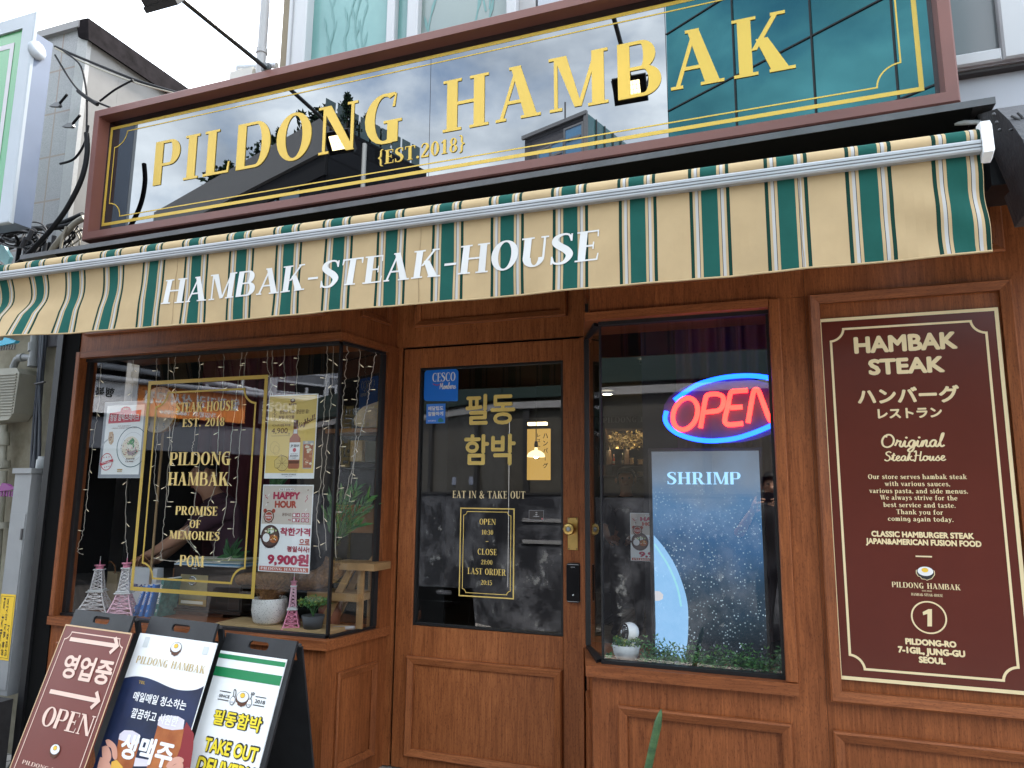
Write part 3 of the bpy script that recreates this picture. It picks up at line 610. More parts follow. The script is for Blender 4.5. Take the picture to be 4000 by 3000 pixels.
# raised mouldings
def moulding(P, u0, u1, v0, v1, wd=.034, d=.024, parts='LRTB', wv=None, wh=None):
    q = MB(); q.frame(P, u0, u1, v0, v1, wd, -.002, d, wv or WV, inner=.010, mh=wh or WH, parts=parts); return q.build('moulding', wv or WV, shop)
a = F1.uv(1274, 1232)
moulding(F1, -3.565, a[0], a[1], 2.80)
a = F1.uv(2388, 1130); moulding(F1, a[0], -.02, a[1], 2.80)
a = FD.uv(1623, 1286); b = FD.uv(2217, 1230); moulding(FD, a[0], b[0], (a[1] + b[1]) / 2, 2.80, wv=WD, wh=WDH)
a = F1.uv(1190, 2606); moulding(F1, -3.54, a[0], .24, a[1], d=.02)
a = F1.uv(2417, 2752); b = F1.uv(3127, 2830); moulding(F1, a[0], .045, .24, (a[1] + b[1]) / 2)
PF = Plane((0, 2.881, 0))
moulding(PF, .178, .838, .795, 2.268, wd=.037, d=.030)
moulding(PF, .180, .838, .24, .697, wd=.034)
a = F1.uv(3923, 985); b = F1.uv(3900, 735); moulding(PF, .19, a[0], a[1], b[1])
SL = Plane((-1.905, 2.88, 0), (.073, .42, 0)); SL.n = Vector((.42, -.073, 0)).normalized()
moulding(SL, .075, .35, .26, .69, d=.018); moulding(SL, .13, .36, 2.375, 2.80, d=.018)
SR = Plane((-.795, 3.30, 0), (.115, -.42, 0)); SR.n = Vector((-.42, -.115, 0)).normalized()
moulding(SR, .09, .36, .26, .66, d=.018); moulding(SR, .10, .36, 2.36, 2.80, d=.018)
o = MB(); o.box(-3.72, -3.607, 2.875, 3.2, 0, 2.86, DARK); o.box(-3.765, -3.721, 2.86, 3.2, 0, 2.75, BLACKM); o.build('edge_trim', BLACKM, shop)
# ------------------------------------------------------------------ door
def door():
    x0, x1, z0, z1 = -1.783, -.817, .192, 2.256; gx0, gx1, gz0, gz1 = -1.690, -.914, .857, 2.153
    d = MB(); P = FD
    d.bbox(P, x0, gx0, z0, z1, -.04, .004, .002, WD); d.bbox(P, gx1, x1, z0, z1, -.04, .004, .002, WD); d.bbox(P, gx0 + .0005, gx1 - .0005, gz1, z1, -.04, .0035, .002, WD); d.bbox(P, gx0 + .0005, gx1 - .0005, z0, gz0, -.04, .0035, .002, WD)
    dr = d.build('door', WD, shop)
    q = MB(); q.frame(P, -1.707, -.917, .252, .714, .036, .002, .026, WD, inner=.01, mh=WDH); q.build('door_moulding', WD, dr)
    q = MB(); q.frame(P, gx0, gx1, gz0, gz1, .012, -.03, -.002, BLACK); q.build('glazing_seal', BLACK, dr)
    q = MB(); q.add([GD.pt(gx0 + .01, gz0 + .01), GD.pt(gx1 - .01, gz0 + .01), GD.pt(gx1 - .01, gz1 - .01), GD.pt(gx0 + .01, gz1 - .01)], [(0, 1, 2, 3)]); q.build('glass_pane', GL, dr)
    # gold lettering on the glass
    t = MB(); k = dict(d=.002, m=GOLDP)
    def ln(text, l, r, top, **kw):
        a = GD.uv(*l); b = GD.uv(*r); c = GD.uv(*top); kk = dict(k); kk.update(kw); write(t, GD, text, a[0], b[0], (a[1] + b[1]) / 2, c[1] - a[1], **kk)
    ln('EAT IN & TAKE OUT', (1768, 1946), (2052, 1947), (1770, 1918), sp=.08, m=CREAMV)
    for s_, l, r, tp in (('OPEN', (1873, 2049), (1937, 2049), (1873, 2027)), ('10:30', (1882, 2088), (1927, 2088), (1882, 2070)), ('CLOSE', (1866, 2167), (1941, 2167), (1866, 2144)), ('21:00', (1880, 2205), (1924, 2205), (1880, 2187)), ('LAST ORDER', (1827, 2243), (1977, 2247), (1827, 2219)), ('20:15', (1879, 2284), (1922, 2285), (1879, 2266))):
        ln(s_, l, r, tp, sp=.07)
    a = GD.uv(1898, 2116); t.sheet(GD, rc(a[0], a[1], a[0] + .014, a[1] + .003), .002, GOLDP)
    a = GD.uv(1792, 2328); b = GD.uv(2011, 1986); line_rect(t, GD, a[0], b[0], a[1], b[1], .006, .002, GOLDP); notch_rect(t, GD, a[0] + .017, b[0] - .017, a[1] + .017, b[1] - .017, .018, .0035, .002, GOLDP)
    t.build('gold_lettering', GOLDP, dr)
    t = MB()
    for text, l, r, top in (('필동', (1818, 1662), (2012, 1656), (1818, 1542)), ('함박', (1812, 1818), (2014, 1818), (1815, 1697))):
        a = GD.uv(*l); b = GD.uv(*r); c = GD.uv(*top)
        write(t, GD, text, a[0], b[0], a[1], c[1] - a[1], .002, GOLDP, font='sans', off=.024, ybox=True)
    t.build('gold_lettering', GOLDP, dr)
    # knob on its brass plate, digital lock
    q = MB(); a = FD.uv(2219, 2148); b = FD.uv(2259, 2022); q.bbox(FD, a[0], b[0], a[1], b[1], .002, .008, .002, BRASS)
    for uu in (a[0] + .006, b[0] - .006):
        for vv in (a[1] + .006, b[1] - .006): q.lathe(FD.pt(uu, vv, .008), [(.003, 0), (.0025, .0015), (0, .002)], 8, GREYM, axis=(0, -1, 0))
    pl = q.build('door_plate', BRASS, dr)
    c = FD.uv(2233, 2065); q = MB(); q.lathe(FD.pt(c[0], c[1], .008), [(.012, 0), (.012, .02), (.026, .026), (.029, .034), (.029, .046), (.025, .052), (.014, .054), (.012, .050), (0, .050)], 8, BRASS, axis=(0, -1, 0), smooth=False); q.lathe(FD.pt(c[0], c[1], .0585), [(.011, 0), (.009, .003), (0, .004)], 14, ALU, axis=(0, -1, 0)); q.build('door_knob', BRASS, dr)
    a = FD.uv(2217, 2350); b = FD.uv(2271, 2199); q = MB(); gl = mat('gloss_black_plastic', (.005, .005, .006), rough=.15, spec=.25)
    uu, vv = (a[0] + b[0]) / 2, (a[1] + b[1]) / 2; hw, hh = (b[0] - a[0]) / 2, (b[1] - a[1]) / 2
    def rr(hw, hh, r): return [p for cx, cy, s0 in ((hw - r, hh - r, 0), (-hw + r, hh - r, 90), (-hw + r, -hh + r, 180), (hw - r, -hh + r, 270)) for p in arcp(uu + cx, vv + cy, r, r, s0, s0 + 90, 5)]
    q.prism(FD, rr(hw, hh, .014), .003, .020, BLACKM); q.prism(FD, rr(hw - .003, hh - .004, .011), .0205, .028, gl); ring(q, FD, uu, vv + hh * .0, hw - .001, hh - .001, .0, .021, ALU)
    q.prism(FD, [(uu - hw + .006, vv + hh - .0075), (uu + hw - .006, vv + hh - .0075), (uu + hw - .009, vv + hh - .0045), (uu - hw + .009, vv + hh - .0045)], .0205, .0290, ALU); q.prism(FD, [(uu - hw + .009, vv - hh + .0045), (uu + hw - .009, vv - hh + .0045), (uu + hw - .006, vv - hh + .007), (uu - hw + .006, vv - hh + .007)], .0205, .0290, ALU)
    lk = q.build('digital_lock', gl, dr)
    q = MB(); write(q, FD, 'UNICOR', uu - .010, uu + .010, vv + hh - .020, .004, .0290, WHITEV, font='sans'); q.build('lettering', WHITEV, lk); q = MB(); q.prism(FD, [(uu - .004, vv - hh + .034), (uu, vv - hh + .030), (uu + .005, vv - hh + .036), (uu + .001, vv - hh + .040)], .0282, .0288, WHITEV); q.build('lock_marking', WHITEV, dr)
    q = MB(); q.box(x0 - .012, x0 - .001, 3.312, 3.33, z0, z1 + .01); q.box(x1 + .001, x1 + .012, 3.312, 3.33, z0, z1 + .01); q.box(x0, x1, 3.312, 3.33, z1 + .001, z1 + .011); q.build('door_gap_seal', DARK, shop)
    q = MB(); q.box(-1.832, x0 - .012, 3.297, 3.36, z0, 2.267, WD); q.box(x1 + .012, -.795, 3.297, 3.36, z0, 2.267, WD); q.build('door_frame', WD, shop)
    return dr
DOOR = door()
o = MB(); a = W(2303, 1218, 3.1); o.box(a.x - .012, a.x + .012, 3.06, 3.14, a.z - .01, a.z + .055); o.build('catch', BLACKM, shop)
# gold lettering on the left bay glass
def win_gold():
    t = MB()
    a = GP.uv(508, 2305); b = GP.uv(1048, 1463); c = GP.uv(575, 1498); e = GP.uv(988, 2340)
    u0, u1, v0, v1 = a[0], b[0], e[1], b[1]
    line_rect(t, GP, u0, u1, v0, v1, .020, .0, GOLD); notch_rect(t, GP, u0 + .062, u1 - .062, v0 + .062, v1 - .062, .075, .010, .0, GOLD)
    for s_, l, r, tp, sp in (('STEAK-HOUSE', (686, 1611), (918, 1603), (692, 1574), .06), ('EST. 2018', (712, 1668), (876, 1663), (716, 1636), .08), ('PILDONG', (663, 1818), (900, 1815), (668, 1768), .06), ('HAMBAK', (655, 1897), (893, 1896), (662, 1846), .06), ('PROMISE', (686, 2013), (848, 2012), (690, 1979), .06), ('OF', (740, 2062), (782, 2063), (742, 2031), .06), ('MEMORIES', (661, 2106), (857, 2110), (666, 2074), .06), ('POM', (702, 2212), (796, 2215), (706, 2169), .06)):
        a = GP.uv(*l); b = GP.uv(*r); c = GP.uv(*tp); write(t, GP, s_, a[0], b[0], (a[1] + b[1]) / 2, c[1] - a[1], 0, GOLDL, sp=sp, th=.0015)
    return t.build('gold_lettering', GOLD, paneL)
win_gold()
# ------------------------------------------------------------------ brown menu board on the right wall
def wall_board():
    P = Plane((0, 2.876, 0)); u0, u1, v0, v1 = .206, .792, .872, 2.170
    bm_ = mat('maroon_board', (.108, .024, .0155), rough=.2, var=.10, vscale=2, spec=.30, bump=.02, bscale=3)
    q = MB(); q.pbox(P, u0, u1, v0, v1, 0, .008, bm_); r = q.build('wall_board', bm_, base=(.5, 2.872, v0))
    tag(r, 'tall maroon board with cream lettering about hambak steak beside the right window', 'sign')
    t = MB(); d = .0095
    line_rect(t, P, u0, u1, v0, v1, .012, d, CREAMV); notch_rect(t, P, u0 + .038, u1 - .038, v0 + .036, v1 - .040, .045, .008, d, CREAMV); t.build('border', CREAMV, r)
    def ln(text, l, r_, top, **k):
        tt = MB(); a = P.uv(*l); b = P.uv(*r_); c = P.uv(*top); write(tt, P, text, a[0], b[0], (a[1] + b[1]) / 2, c[1] - a[1], d, CREAMV, **k); tt.build('lettering', CREAMV, r)
    def z(cx, cy): return 2600 + cx * .633, 1000 + cy * .633
    def y(cx, cy): return 2600 + cx * .633, 1950 + cy * .633
    ln('HAMBAK', z(1163, 602), z(1800, 567), z(1158, 505), font='sans', off=.045)
    ln('STEAK', z(1252, 733), z(1722, 713), z(1250, 640), font='sans', off=.045)
    ln('ハンバーグ', z(1185, 915), z(1815, 910), z(1185, 812), font='sans', off=.04, ybox=True)
    ln('レストラン', z(1308, 1005), z(1705, 1000), z(1308, 942), font='sans', off=.04, ybox=True)
    ln('Original', z(1332, 1213), z(1728, 1213), z(1332, 1094), font='script', ybox=True, sp=-.02)
    ln('SteakHouse', z(1346, 1271), z(1730, 1268), z(1346, 1203), font='script', ybox=True, sp=-.02)
    for s_, l, r_ in (('Our store serves hambak steak', 1248, 1856), ('with various sauces,', 1350, 1752), ('various pasta, and side menus.', 1255, 1862), ('We always strive for the', 1322, 1797), ('best service and taste.', 1342, 1786), ('Thank you for', 1422, 1708), ('coming again today.', 1370, 1773)):
        i = ('Our', 'wit', 'var', 'We ', 'bes', 'Tha', 'com').index(s_[:3]); by = (1377, 1420, 1464, 1505, 1550, 1593, 1635)[i]
        ln(s_, z(l, by), z(r_, by - 1 + i * .7), z(l, by - 29), sp=.07, word=.36)
    ln('CLASSIC HAMBURGER STEAK', y(1268, 228), y(1900, 243), y(1268, 194), font='sans', off=.05)
    ln('JAPAN&AMERICAN FUSION FOOD', y(1234, 272), y(1946, 292), y(1234, 238), font='sans', off=.05)
    a = P.uv(*y(1540, 355)); b = P.uv(*y(1640, 349)); tt = MB(); tt.sheet(P, rc(a[0], a[1], b[0], a[1] + .005), d, CREAMV)
    ln('PILDONG HAMBAK', y(1396, 542), y(1818, 558), y(1396, 509), sp=.08)
    ln('(EST.2018)'.replace('(', '{').replace(')', '}'), y(1578, 567), y(1640, 570), y(1578, 558), sp=.08)
    ln('HAMBAK-STEAK-HOUSE', y(1513, 593), y(1708, 600), y(1513, 577), sp=.06)
    ca = P.uv(*y(1621, 727)); ring(tt, P, ca[0], ca[1], .0545, .0545, .005, d, CREAMV); tt.build('lettering', CREAMV, r)
    tt = MB(); tt.sheet(P, [P.uv(*y(*p_)) for p_ in ((1612, 782), (1612, 705), (1586, 713), (1583, 694), (1618, 676), (1640, 676), (1640, 782))], d, CREAMV); tt.build('lettering', CREAMV, r)
    ln('PILDONG-RO', y(1477, 890), y(1792, 910), y(1477, 854), font='sans', off=.06)
    ln('7-1GIL, JUNG-GU', y(1432, 940), y(1846, 970), y(1432, 902), font='sans', off=.06)
    ln('SEOUL', y(1560, 1003), y(1725, 1014), y(1560, 966), font='sans', off=.06)
    emblem(P, *P.uv(*y(1600, 452)), .052, d, r, outline=True)
def emblem(P, cu, cv, wd, d, parent, outline=False, rot=0.0):
    """the shop's mark: a fried egg lying on a round patty"""
    t = MB(); s = wd / 2; br = mat('patty_brown_print', (.10, .032, .012), rough=.5); yo = mat('yolk_print', (.85, .55, .05), rough=.5)
    pat = [(-1, .25), (-1.02, -.1), (-.85, -.45), (-.62, -.52), (-.45, -.78), (-.1, -.80), (.1, -.92), (.4, -.78), (.62, -.72), (.85, -.42), (1.0, -.2), (1.0, .25), (.7, .45), (-.7, .45)]
    if outline: t.sheet(P, [(cu + x * s * 1.10, cv + y_ * s * 1.10) for x, y_ in pat], d, CREAMV)
    t.sheet(P, [(cu + x * s, cv + y_ * s) for x, y_ in pat], d + .0005, INK if outline else br)
    t.sheet(P, circ(cu, cv + .18 * s, .98 * s, .66 * s), d + .0008, INK); t.sheet(P, circ(cu, cv + .19 * s, .92 * s, .60 * s), d + .0012, WHITEV); t.sheet(P, circ(cu - .05 * s, cv + .34 * s, .40 * s, .29 * s), d + .0015, INK if not outline else yo); t.sheet(P, circ(cu - .05 * s, cv + .34 * s, .36 * s, .25 * s), d + .0018, yo)
    return t.build('emblem', WHITEV, parent)
wall_board()
# ------------------------------------------------------------------ awning
AWX0, AWX1 = -3.72, .632
def vdisp(x, z):
    """outward swing of the hanging cloth"""
    t = (2.50 - z) / .30
    k = max(0.0, min(1.0, (-2.35 - x) / 1.0)); k = k * k * (3 - 2 * k)
    e = max(0.0, min(1.0, (x - .1) / .5)); e = e * e
    s_ = -.020 * math.sin(min(1, t * 1.6) * PI) + .062 * max(0, t - .38) ** 1.15 / .6
    return k * s_ * (1 + .22 * math.sin(x * 9)) + e * .022 * t * t + .0060 * math.sin(x * 7.3 + 1.3 * math.sin(x * 2.1)) * t + .0034 * math.sin(x * 15 + z * 11) * t + e * .009 * math.sin(x * 19 + z * 34) * min(1, t * 3) + .0018 * math.sin(x * 31 - z * 22 + 2 * math.sin(x * 5)) * min(1, t * 2)
def stripe_cols():
    cols = []; c = .331 - .2353 * 19
    while c < AWX1 + .2:
        for a, b, m_ in ((-.1177, -.064, 'C'), (-.064, -.053, 'D'), (-.053, -.0455, 'C'), (-.0455, -.0365, 'W'), (-.0365, -.0345, 'H'), (-.0345, -.026, 'C'), (-.026, -.009, 'G'), (-.009, .009, 'G'), (.009, .026, 'G'), (.026, .0345, 'C'), (.0345, .0365, 'H'), (.0365, .0455, 'W'), (.0455, .053, 'C'), (.053, .064, 'D'), (.064, .1176, 'C')):
            x0, x1 = max(c + a, AWX0), min(c + b, AWX1)
            if x1 > x0 + 1e-4:
                n_ = max(1, int((x1 - x0) / .02))
                for i in range(n_): cols.append((x0 + (x1 - x0) * i / n_, x0 + (x1 - x0) * (i + 1) / n_, m_))
        c += .2353
    return cols
AM = {'C': CREAM, 'G': GREEN, 'D': DKGREEN, 'W': WHITEC, 'H': HAIR}
def awning():
    a = thing('awning', 'cream and green striped retractable awning with white lettering over the shopfront', 'awning', (-1.5, 2.3, 2.2))
    cols = stripe_cols()
    v = MB(); rows = [2.505 - .305 * i / 14 for i in range(15)]
    for x0, x1, m_ in cols:
        vs = []
        for z_ in rows: vs += [AW.pt(x0, z_, vdisp(x0, z_)), AW.pt(x1, z_, vdisp(x1, z_))]
        v.add(vs, [(2 * i, 2 * i + 1, 2 * i + 3, 2 * i + 2) for i in range(14)], AM[m_], True)
    bm_ob = v.build('valance', CREAM, a)
    hem = MB(); xs = [AWX0 + (AWX1 - AWX0) * i / 160 for i in range(161)]
    hem.tube([AW.pt(x, 2.199, vdisp(x, 2.2)) for x in xs], .0035, 6, CREAM); hem.build('hem', mat('hem_cord', (.40, .33, .18), rough=.9), a)
    prof = [(2.300, 2.508), (2.279, 2.534), (2.276, 2.549), (2.281, 2.566), (2.296, 2.577), (2.32, 2.582), (2.42, 2.602), (2.60, 2.638), (2.76, 2.665)]
    c = MB(); d3 = [p for p in prof]
    for x0, x1, m_ in cols:
        vs = []
        for i, (y_, z_) in enumerate(prof): vs += [(x0, y_, z_), (x1, y_, z_)]
        c.add(vs, [(2 * i, 2 * i + 1, 2 * i + 3, 2 * i + 2) for i in range(len(prof) - 1)], AM[m_], True)
    c.build('canopy', CREAM, a)
    r = MB()
    pr = [(2.298, 2.498), (2.276, 2.498), (2.272, 2.503), (2.272, 2.508), (2.275, 2.510), (2.271, 2.512), (2.271, 2.518), (2.274, 2.520), (2.270, 2.522), (2.270, 2.529), (2.274, 2.534), (2.298, 2.534)]
    k = len(pr); r.add([(AWX0, y_, z_) for y_, z_ in pr] + [(AWX1 - .005, y_, z_) for y_, z_ in pr], [tuple(range(k)), tuple(range(k, 2 * k))[::-1]] + [(i, (i + 1) % k, k + (i + 1) % k, k + i) for i in range(k)])
    r.build('front_rail', ALU, a)
    for x in (AWX1 - .004, AWX0 - .026):
        e = MB(); pe = [(2.262, 2.488), (2.30, 2.470), (2.335, 2.492), (2.340, 2.565), (2.310, 2.592), (2.268, 2.586)]
        e.add([(x, y_, z_) for y_, z_ in pe] + [(x + .024, y_, z_) for y_, z_ in pe] + [(x + .030, 2.30 + (y_ - 2.30) * .8, 2.53 + (z_ - 2.53) * .8) for y_, z_ in pe], [tuple(range(6)), tuple(range(12, 18))[::-1]] + [(i, (i + 1) % 6, 6 + (i + 1) % 6, 6 + i) for i in range(6)] + [(6 + i, 6 + (i + 1) % 6, 12 + (i + 1) % 6, 12 + i) for i in range(6)])
        e.build('end_cap', WHITEP, a)
    b = MB(); b.tube([(AWX0 + .03, 2.79, 2.66), (AWX1 - .03, 2.79, 2.66)], .035, 12); b.build('roller', BLACKM, a)
    for x in (-3.0, .25):
        q = MB(); q.tube([(x, 2.33, 2.54), (x + (.5 if x < 0 else -.5), 2.52, 2.58), (x, 2.78, 2.60)], .016, 8); q.build('folding_arm', BLACKM, a)
    for xs_ in (-1.192, -2.36, .135):
        q = MB(); zz_ = [2.495 - .292 * i / 12 for i in range(13)]; q.tube([AW.pt(xs_ + .0015 * math.sin(i * 1.3), z_, vdisp(xs_, z_) + .0006) for i, z_ in enumerate(zz_)], .0011, 5); q.build('seam', mat('canvas_seam', (.30, .22, .12), rough=.9), a)
    t = MB(); u0, u1 = -2.424, -.512
    def fn(u, z_, dd): return AW.pt(u, z_, vdisp(u, z_) + dd)
    write(t, AW, 'HAMBAK-STEAK-HOUSE', u0, u1, 2.2955, .108, .0025, mat('white_awning_print', (.64, .64, .62), rough=.5), sp=.06, shear=.10, fn=fn)
    t.build('lettering', None, a)
awning()
# ------------------------------------------------------------------ metal drip canopy between sign and awning
def drip():
    P = Plane((-1.45, 2.55, 2.757), (1, 0, .0142), (-.0142, 0, 1)); r = thing('metal_canopy', 'long dark metal drip canopy with a grey lip between signboard and awning', 'canopy', (-1.45, 2.7, 2.70))
    q = MB(); q.pbox(P, -2.25, 2.205, -.012, .012, -.33, 0, GREYM); q.build('lip', GREYM, r)
    q = MB(); q.add([P.pt(-2.0, -.0125, -.004), P.pt(2.14, -.0125, -.004), P.pt(2.14, -.055, -.10), P.pt(-2.0, -.055, -.10)], [(0, 1, 2, 3)]); q.pbox(P, -2.0, 2.13, -.17, -.056, -.33, -.10); q.build('box', DARK, r)  # near-black box colour stands for the shadow under the canopy
    q = MB(); q.tube([P.pt(2.10, -.03, -.06), P.pt(2.165, -.05, -.04), P.pt(2.155, -.12, -.02), P.pt(2.10, -.19, -.0)], .009, 8); q.build('cable', mat('grey_cable', (.40, .42, .42), rough=.5), r)
drip()
o = MB(); o.box(-3.46, .66, 2.885, 3.0, HZ + .001, 3.60); o.box(-3.60, .90, 2.82, 2.884, 2.60, 2.855); o.build('fascia', DARK, shop)  # lower near-black plate added to stand for the shadow above the awning

# ------------------------------------------------------------------ mirrored signboard
def signboard():
    t_ = .0084; o_ = Vector((-1.39, 2.72, 2.86)); u_ = (math.cos(t_), 0, math.sin(t_)); v_ = (-math.sin(t_), 0, math.cos(t_))
    P = Plane(o_, u_, v_); GPl = Plane(o_ + Vector((0, .07, 0)), u_, v_)
    r = thing('signboard', 'wide black mirror signboard in a brown metal frame with gold shop lettering', 'sign', tuple(o_ + Vector((0, .1, 0))))
    u0, v0 = P.uv(316, 940); ub, vb = P.uv(3755, 394); _, v1 = P.uv(358, 434); v0 = (v0 + vb) / 2; u1 = ub
    f = MB(); f.frame(P, u0, u1, v0, v1, .044, -.20, 0, BROWNM, inner=0); f.build('frame', BROWNM, r)
    iu0, iu1, iv0, iv1 = u0 + .0445, u1 - .0445, v0 + .0445, v1 - .0445
    s1 = GPl.uv(1676, 600)[0]; s2 = GPl.uv(2605, 300)[0]
    for a, b in ((iu0, s1 - .0012), (s1 + .0012, s2 - .0012), (s2 + .0012, iu1)):
        q = MB(); q.pbox(P, a, b, iv0, iv1, -.085, -.070, SIGNM); q.build('mirror_panel', SIGNM, r)
    q = MB(); q.pbox(P, iu0, iu1, iv0, iv1, -.11, -.0855, DARK); q.build('backing', DARK, r)
    d = .0012
    a = GPl.uv(402, 877); b = GPl.uv(3612, 364); c = GPl.uv(430, 500); bu0, bu1 = (a[0] + c[0]) / 2, b[0]; bv0, bv1 = (a[1] + b[1]) / 2, c[1]
    t = MB(); line_rect(t, GPl, bu0, bu1, bv0, bv1, .017, d, GOLDB); notch_rect(t, GPl, bu0 + .040, bu1 - .066, bv0 + .040, bv1 - .040, .085, .006, d, GOLDB, n=14); t.build('gold_border', GOLDB, r)
    def ln(text, l, r_, h, sp, th):
        q = MB(); a = GPl.uv(*l); b = GPl.uv(*r_); write(q, GPl, text, a[0], b[0], (a[1] + b[1]) / 2, h, d, GOLDB, sp=sp, th=th); return q.build('lettering', GOLDB, r)
    h1 = GPl.uv(1730, 323)[1] - GPl.uv(1730, 522)[1]
    ln('PILDONG', (599, 716), (1568, 562), h1 * .985, .13, .003); ln('HAMBAK', (1730, 522), (3109, 264), h1, .13, .003)
    h2 = GPl.uv(1622, 563)[1] - GPl.uv(1622, 617)[1]
    ln('{EST.2018}', (1477, 645), (1816, 590), h2, .10, .003)
signboard()
LED = emis('lamp_led', (1.0, .78, .40), 4.5)
def sign_lamp(x, label):
    zt = 3.655; r = thing('sign_lamp', label, 'lamp', (x, 2.74, zt), 'floodlights on arms over the signboard')
    q = MB(); q.tube([(x, 2.80, zt + .0), (x - .02, 2.15, zt)], .011, 10); q.lathe((x, 2.745, zt), [(.03, 0), (.03, .01), (.012, .014)], 12, BLACKM, axis=(0, -1, 0)); q.build('arm', BLACKM, r)
    c = Vector((x - .025, 2.12, zt - .042)); n = Vector((0, .80, -.60)).normalized(); u = Vector((1, 0, 0)); v = n.cross(u)
    PP = Plane(c, u, v); PP.n = n
    q = MB(); q.pbox(PP, -.082, .082, -.062, .062, -.03, .02, BLACKM)
    for i in range(7): q.pbox(PP, -.07 + i * .021, -.063 + i * .021, -.055, .055, -.05, -.0305, BLACKM)
    q.frame(PP, -.088, .088, -.068, .068, .012, .0, .026, BLACKM); hd = q.build('lamp_head', BLACKM, r)
    q = MB(); [q.pbox(PP, -.055 + i * .0185, -.039 + i * .0185, -.042 + j * .0215, -.0225 + j * .0215, .0205, .0225, LED) for i in range(6) for j in range(4)]; q.build('led_panel', LED, hd)
    q = MB(); q.tube([c + u * .086 - n * .0, c + u * .098 - v * .05 - n * .03, Vector((x - .01, 2.15, zt))], .006, 6, GREYM); q.tube([c - u * .086, c - u * .098 - v * .05 - n * .03, Vector((x - .03, 2.15, zt))], .006, 6, GREYM); q.build('bracket', BLACKM, r)
sign_lamp(-2.335, 'black floodlight on a long arm over the left part of the signboard')
sign_lamp(-.565, 'black floodlight on a long arm over the right part of the signboard')
# ------------------------------------------------------------------ upper storey over the shop
UY = 3.05; UP = Plane((0, UY, 0))
def upper():
    r = thing('upper_storey', 'upper storey with white framed teal windows above the signboard', 'building', (-.5, 4.0, 3.3))
    beige = mat('beige_plaster', (.27, .225, .16), rough=.9, var=.12, vscale=8, bump=.2, bscale=30); wh = mat('white_window_frame', (.46, .47, .48), rough=.4)
    xa = UP.uv(1092, 120)[0]; x0 = UP.uv(1136, 120)[0]; x1 = UP.uv(2022, 20)[0]; xe = 2.6
    w_ = MB(); w_.box(xa, x0 - .001, UY + .02, UY + 5, 3.3, 4.65, beige); w_.box(x1 + .001, UP.uv(2085, 20)[0], UY + .02, UY + 4, 3.3, 4.65, mat('grey_wall', (.42, .42, .42), rough=.8, var=.1)); w_.box(x0, x1, UY + .10, UY + 4, 3.3, 3.58, beige); w_.box(xa, xe, UY + .3, UY + 5, 4.63, 4.66, beige); w_.build('wall', beige, r)
    teal = mat('teal_film', (.11, .26, .245), rough=.3, vscale=2.2, col2=(.17, .34, .32), coat=.25); tealg = mat('grey_green_film', (.17, .22, .205), rough=.3, var=.08, vscale=1.5, coat=.5); leaf = mat('frosted_leaf_print', (.105, .245, .232), rough=.3)
    b = [UP.uv(px, py)[0] for px, py in ((1136, 120), (1206, 120), (1512, 100), (1542, 100), (1592, 80), (1634, 80), (1984, 20), (2022, 20))]
    fr = MB()
    for i in (0, 2, 4, 6): fr.bbox(UP, b[i], b[i + 1], 3.45, 4.62, -.06, .03 if i in (0, 6) else .012, .006, wh)
    fr.pbox(UP, b[0] + .03, b[0] + .036, 3.45, 4.62, .031, .036, mat('grey_gasket', (.3, .31, .32))); fr.bbox(UP, b[0] - .001, b[7] + .001, 3.36, 3.449, -.06, .034, .006, wh); win = fr.build('window', wh, r)
    for i, m_ in ((1, teal), (3, teal), (5, tealg)):
        q = MB(); q.pbox(UP, b[i], b[i + 1], 3.45, 4.62, -.05, -.035, m_)
        rng = random.Random(i)
        if i != 3:
            for k in range(5):
                cx = b[i] + (b[i + 1] - b[i]) * (.12 + .76 * rng.random()); z0 = 3.5 + rng.random() * .5; st = [(cx + .03 * math.sin(j * .9 + k), z0 + j * .09) for j in range(7)]
                for s_ in stroke(st, .010): q.sheet(UP, s_, -.034 + k * .0004, leaf)
                for j in range(1, 7):
                    sx = 1 if j % 2 else -1; px_, pz = st[j]; q.sheet(UP, [(px_, pz), (px_ + sx * .02, pz + .05), (px_ + sx * .025, pz + .11), (px_ + sx * .004, pz + .06)], -.0335 + k * .0004 + j * .00003, leaf)
        q.build('window_pane', m_, win)
    # second, white clad part to the right with its own window
    wl = mat('white_cladding', (.40, .42, .46), rough=.4, var=.05, vscale=2)
    c0 = UP.uv(2086, 20)[0]; q = MB(); q.box(c0 + .01, xe, UY + .03, UY + 4, 3.0, 4.65, wl)
    zz = UP.uv(3760, 297)[1]; z2 = UP.uv(3760, 245)[1]
    q.box(c0 + .02, xe, UY - .01, UY + .0295, zz, zz + .012, mat('dark_joint', (.05, .045, .045))); q.box(c0 + .02, xe, UY - .02, UY + .029, zz + .0125, z2, wl); q.build('cladding', wl, r)
    gy = mat('grey_glass_blind', (.10, .103, .106), rough=.25, coat=.4); q = MB(); e = UP.uv(3895, 150)[0]; zb = UP.uv(3790, 226)[1]
    q.pbox(UP, .55, e, zb, 4.6, .0, .012, gy); q.pbox(UP, e + .09, 2.4, zb, 4.6, .0, .008, mat('dark_glass', (.03, .045, .05), rough=.1)); q.build('window_pane', gy, r)
    q = MB(); q.bbox(UP, e + .0005, e + .0895, zb - .055, 4.6, -.01, .05, .008, wh); q.bbox(UP, .50, e, zb - .055, zb - .001, -.01, .045, .008, wh); q.bbox(UP, e + .09, 2.4, z2 + .002, zb - .02, -.01, .03, .006, wh); q.build('window_frame', wh, r)
upper()
q = MB(); p = UP.uv(1036, 150); q.tube([(p[0], UY - .02, 3.5), (p[0], UY - .02, 4.9)], .026, 14); q.tube([(p[0], UY - .02, 3.98), (p[0], UY - .02, 4.01)], .032, 14)
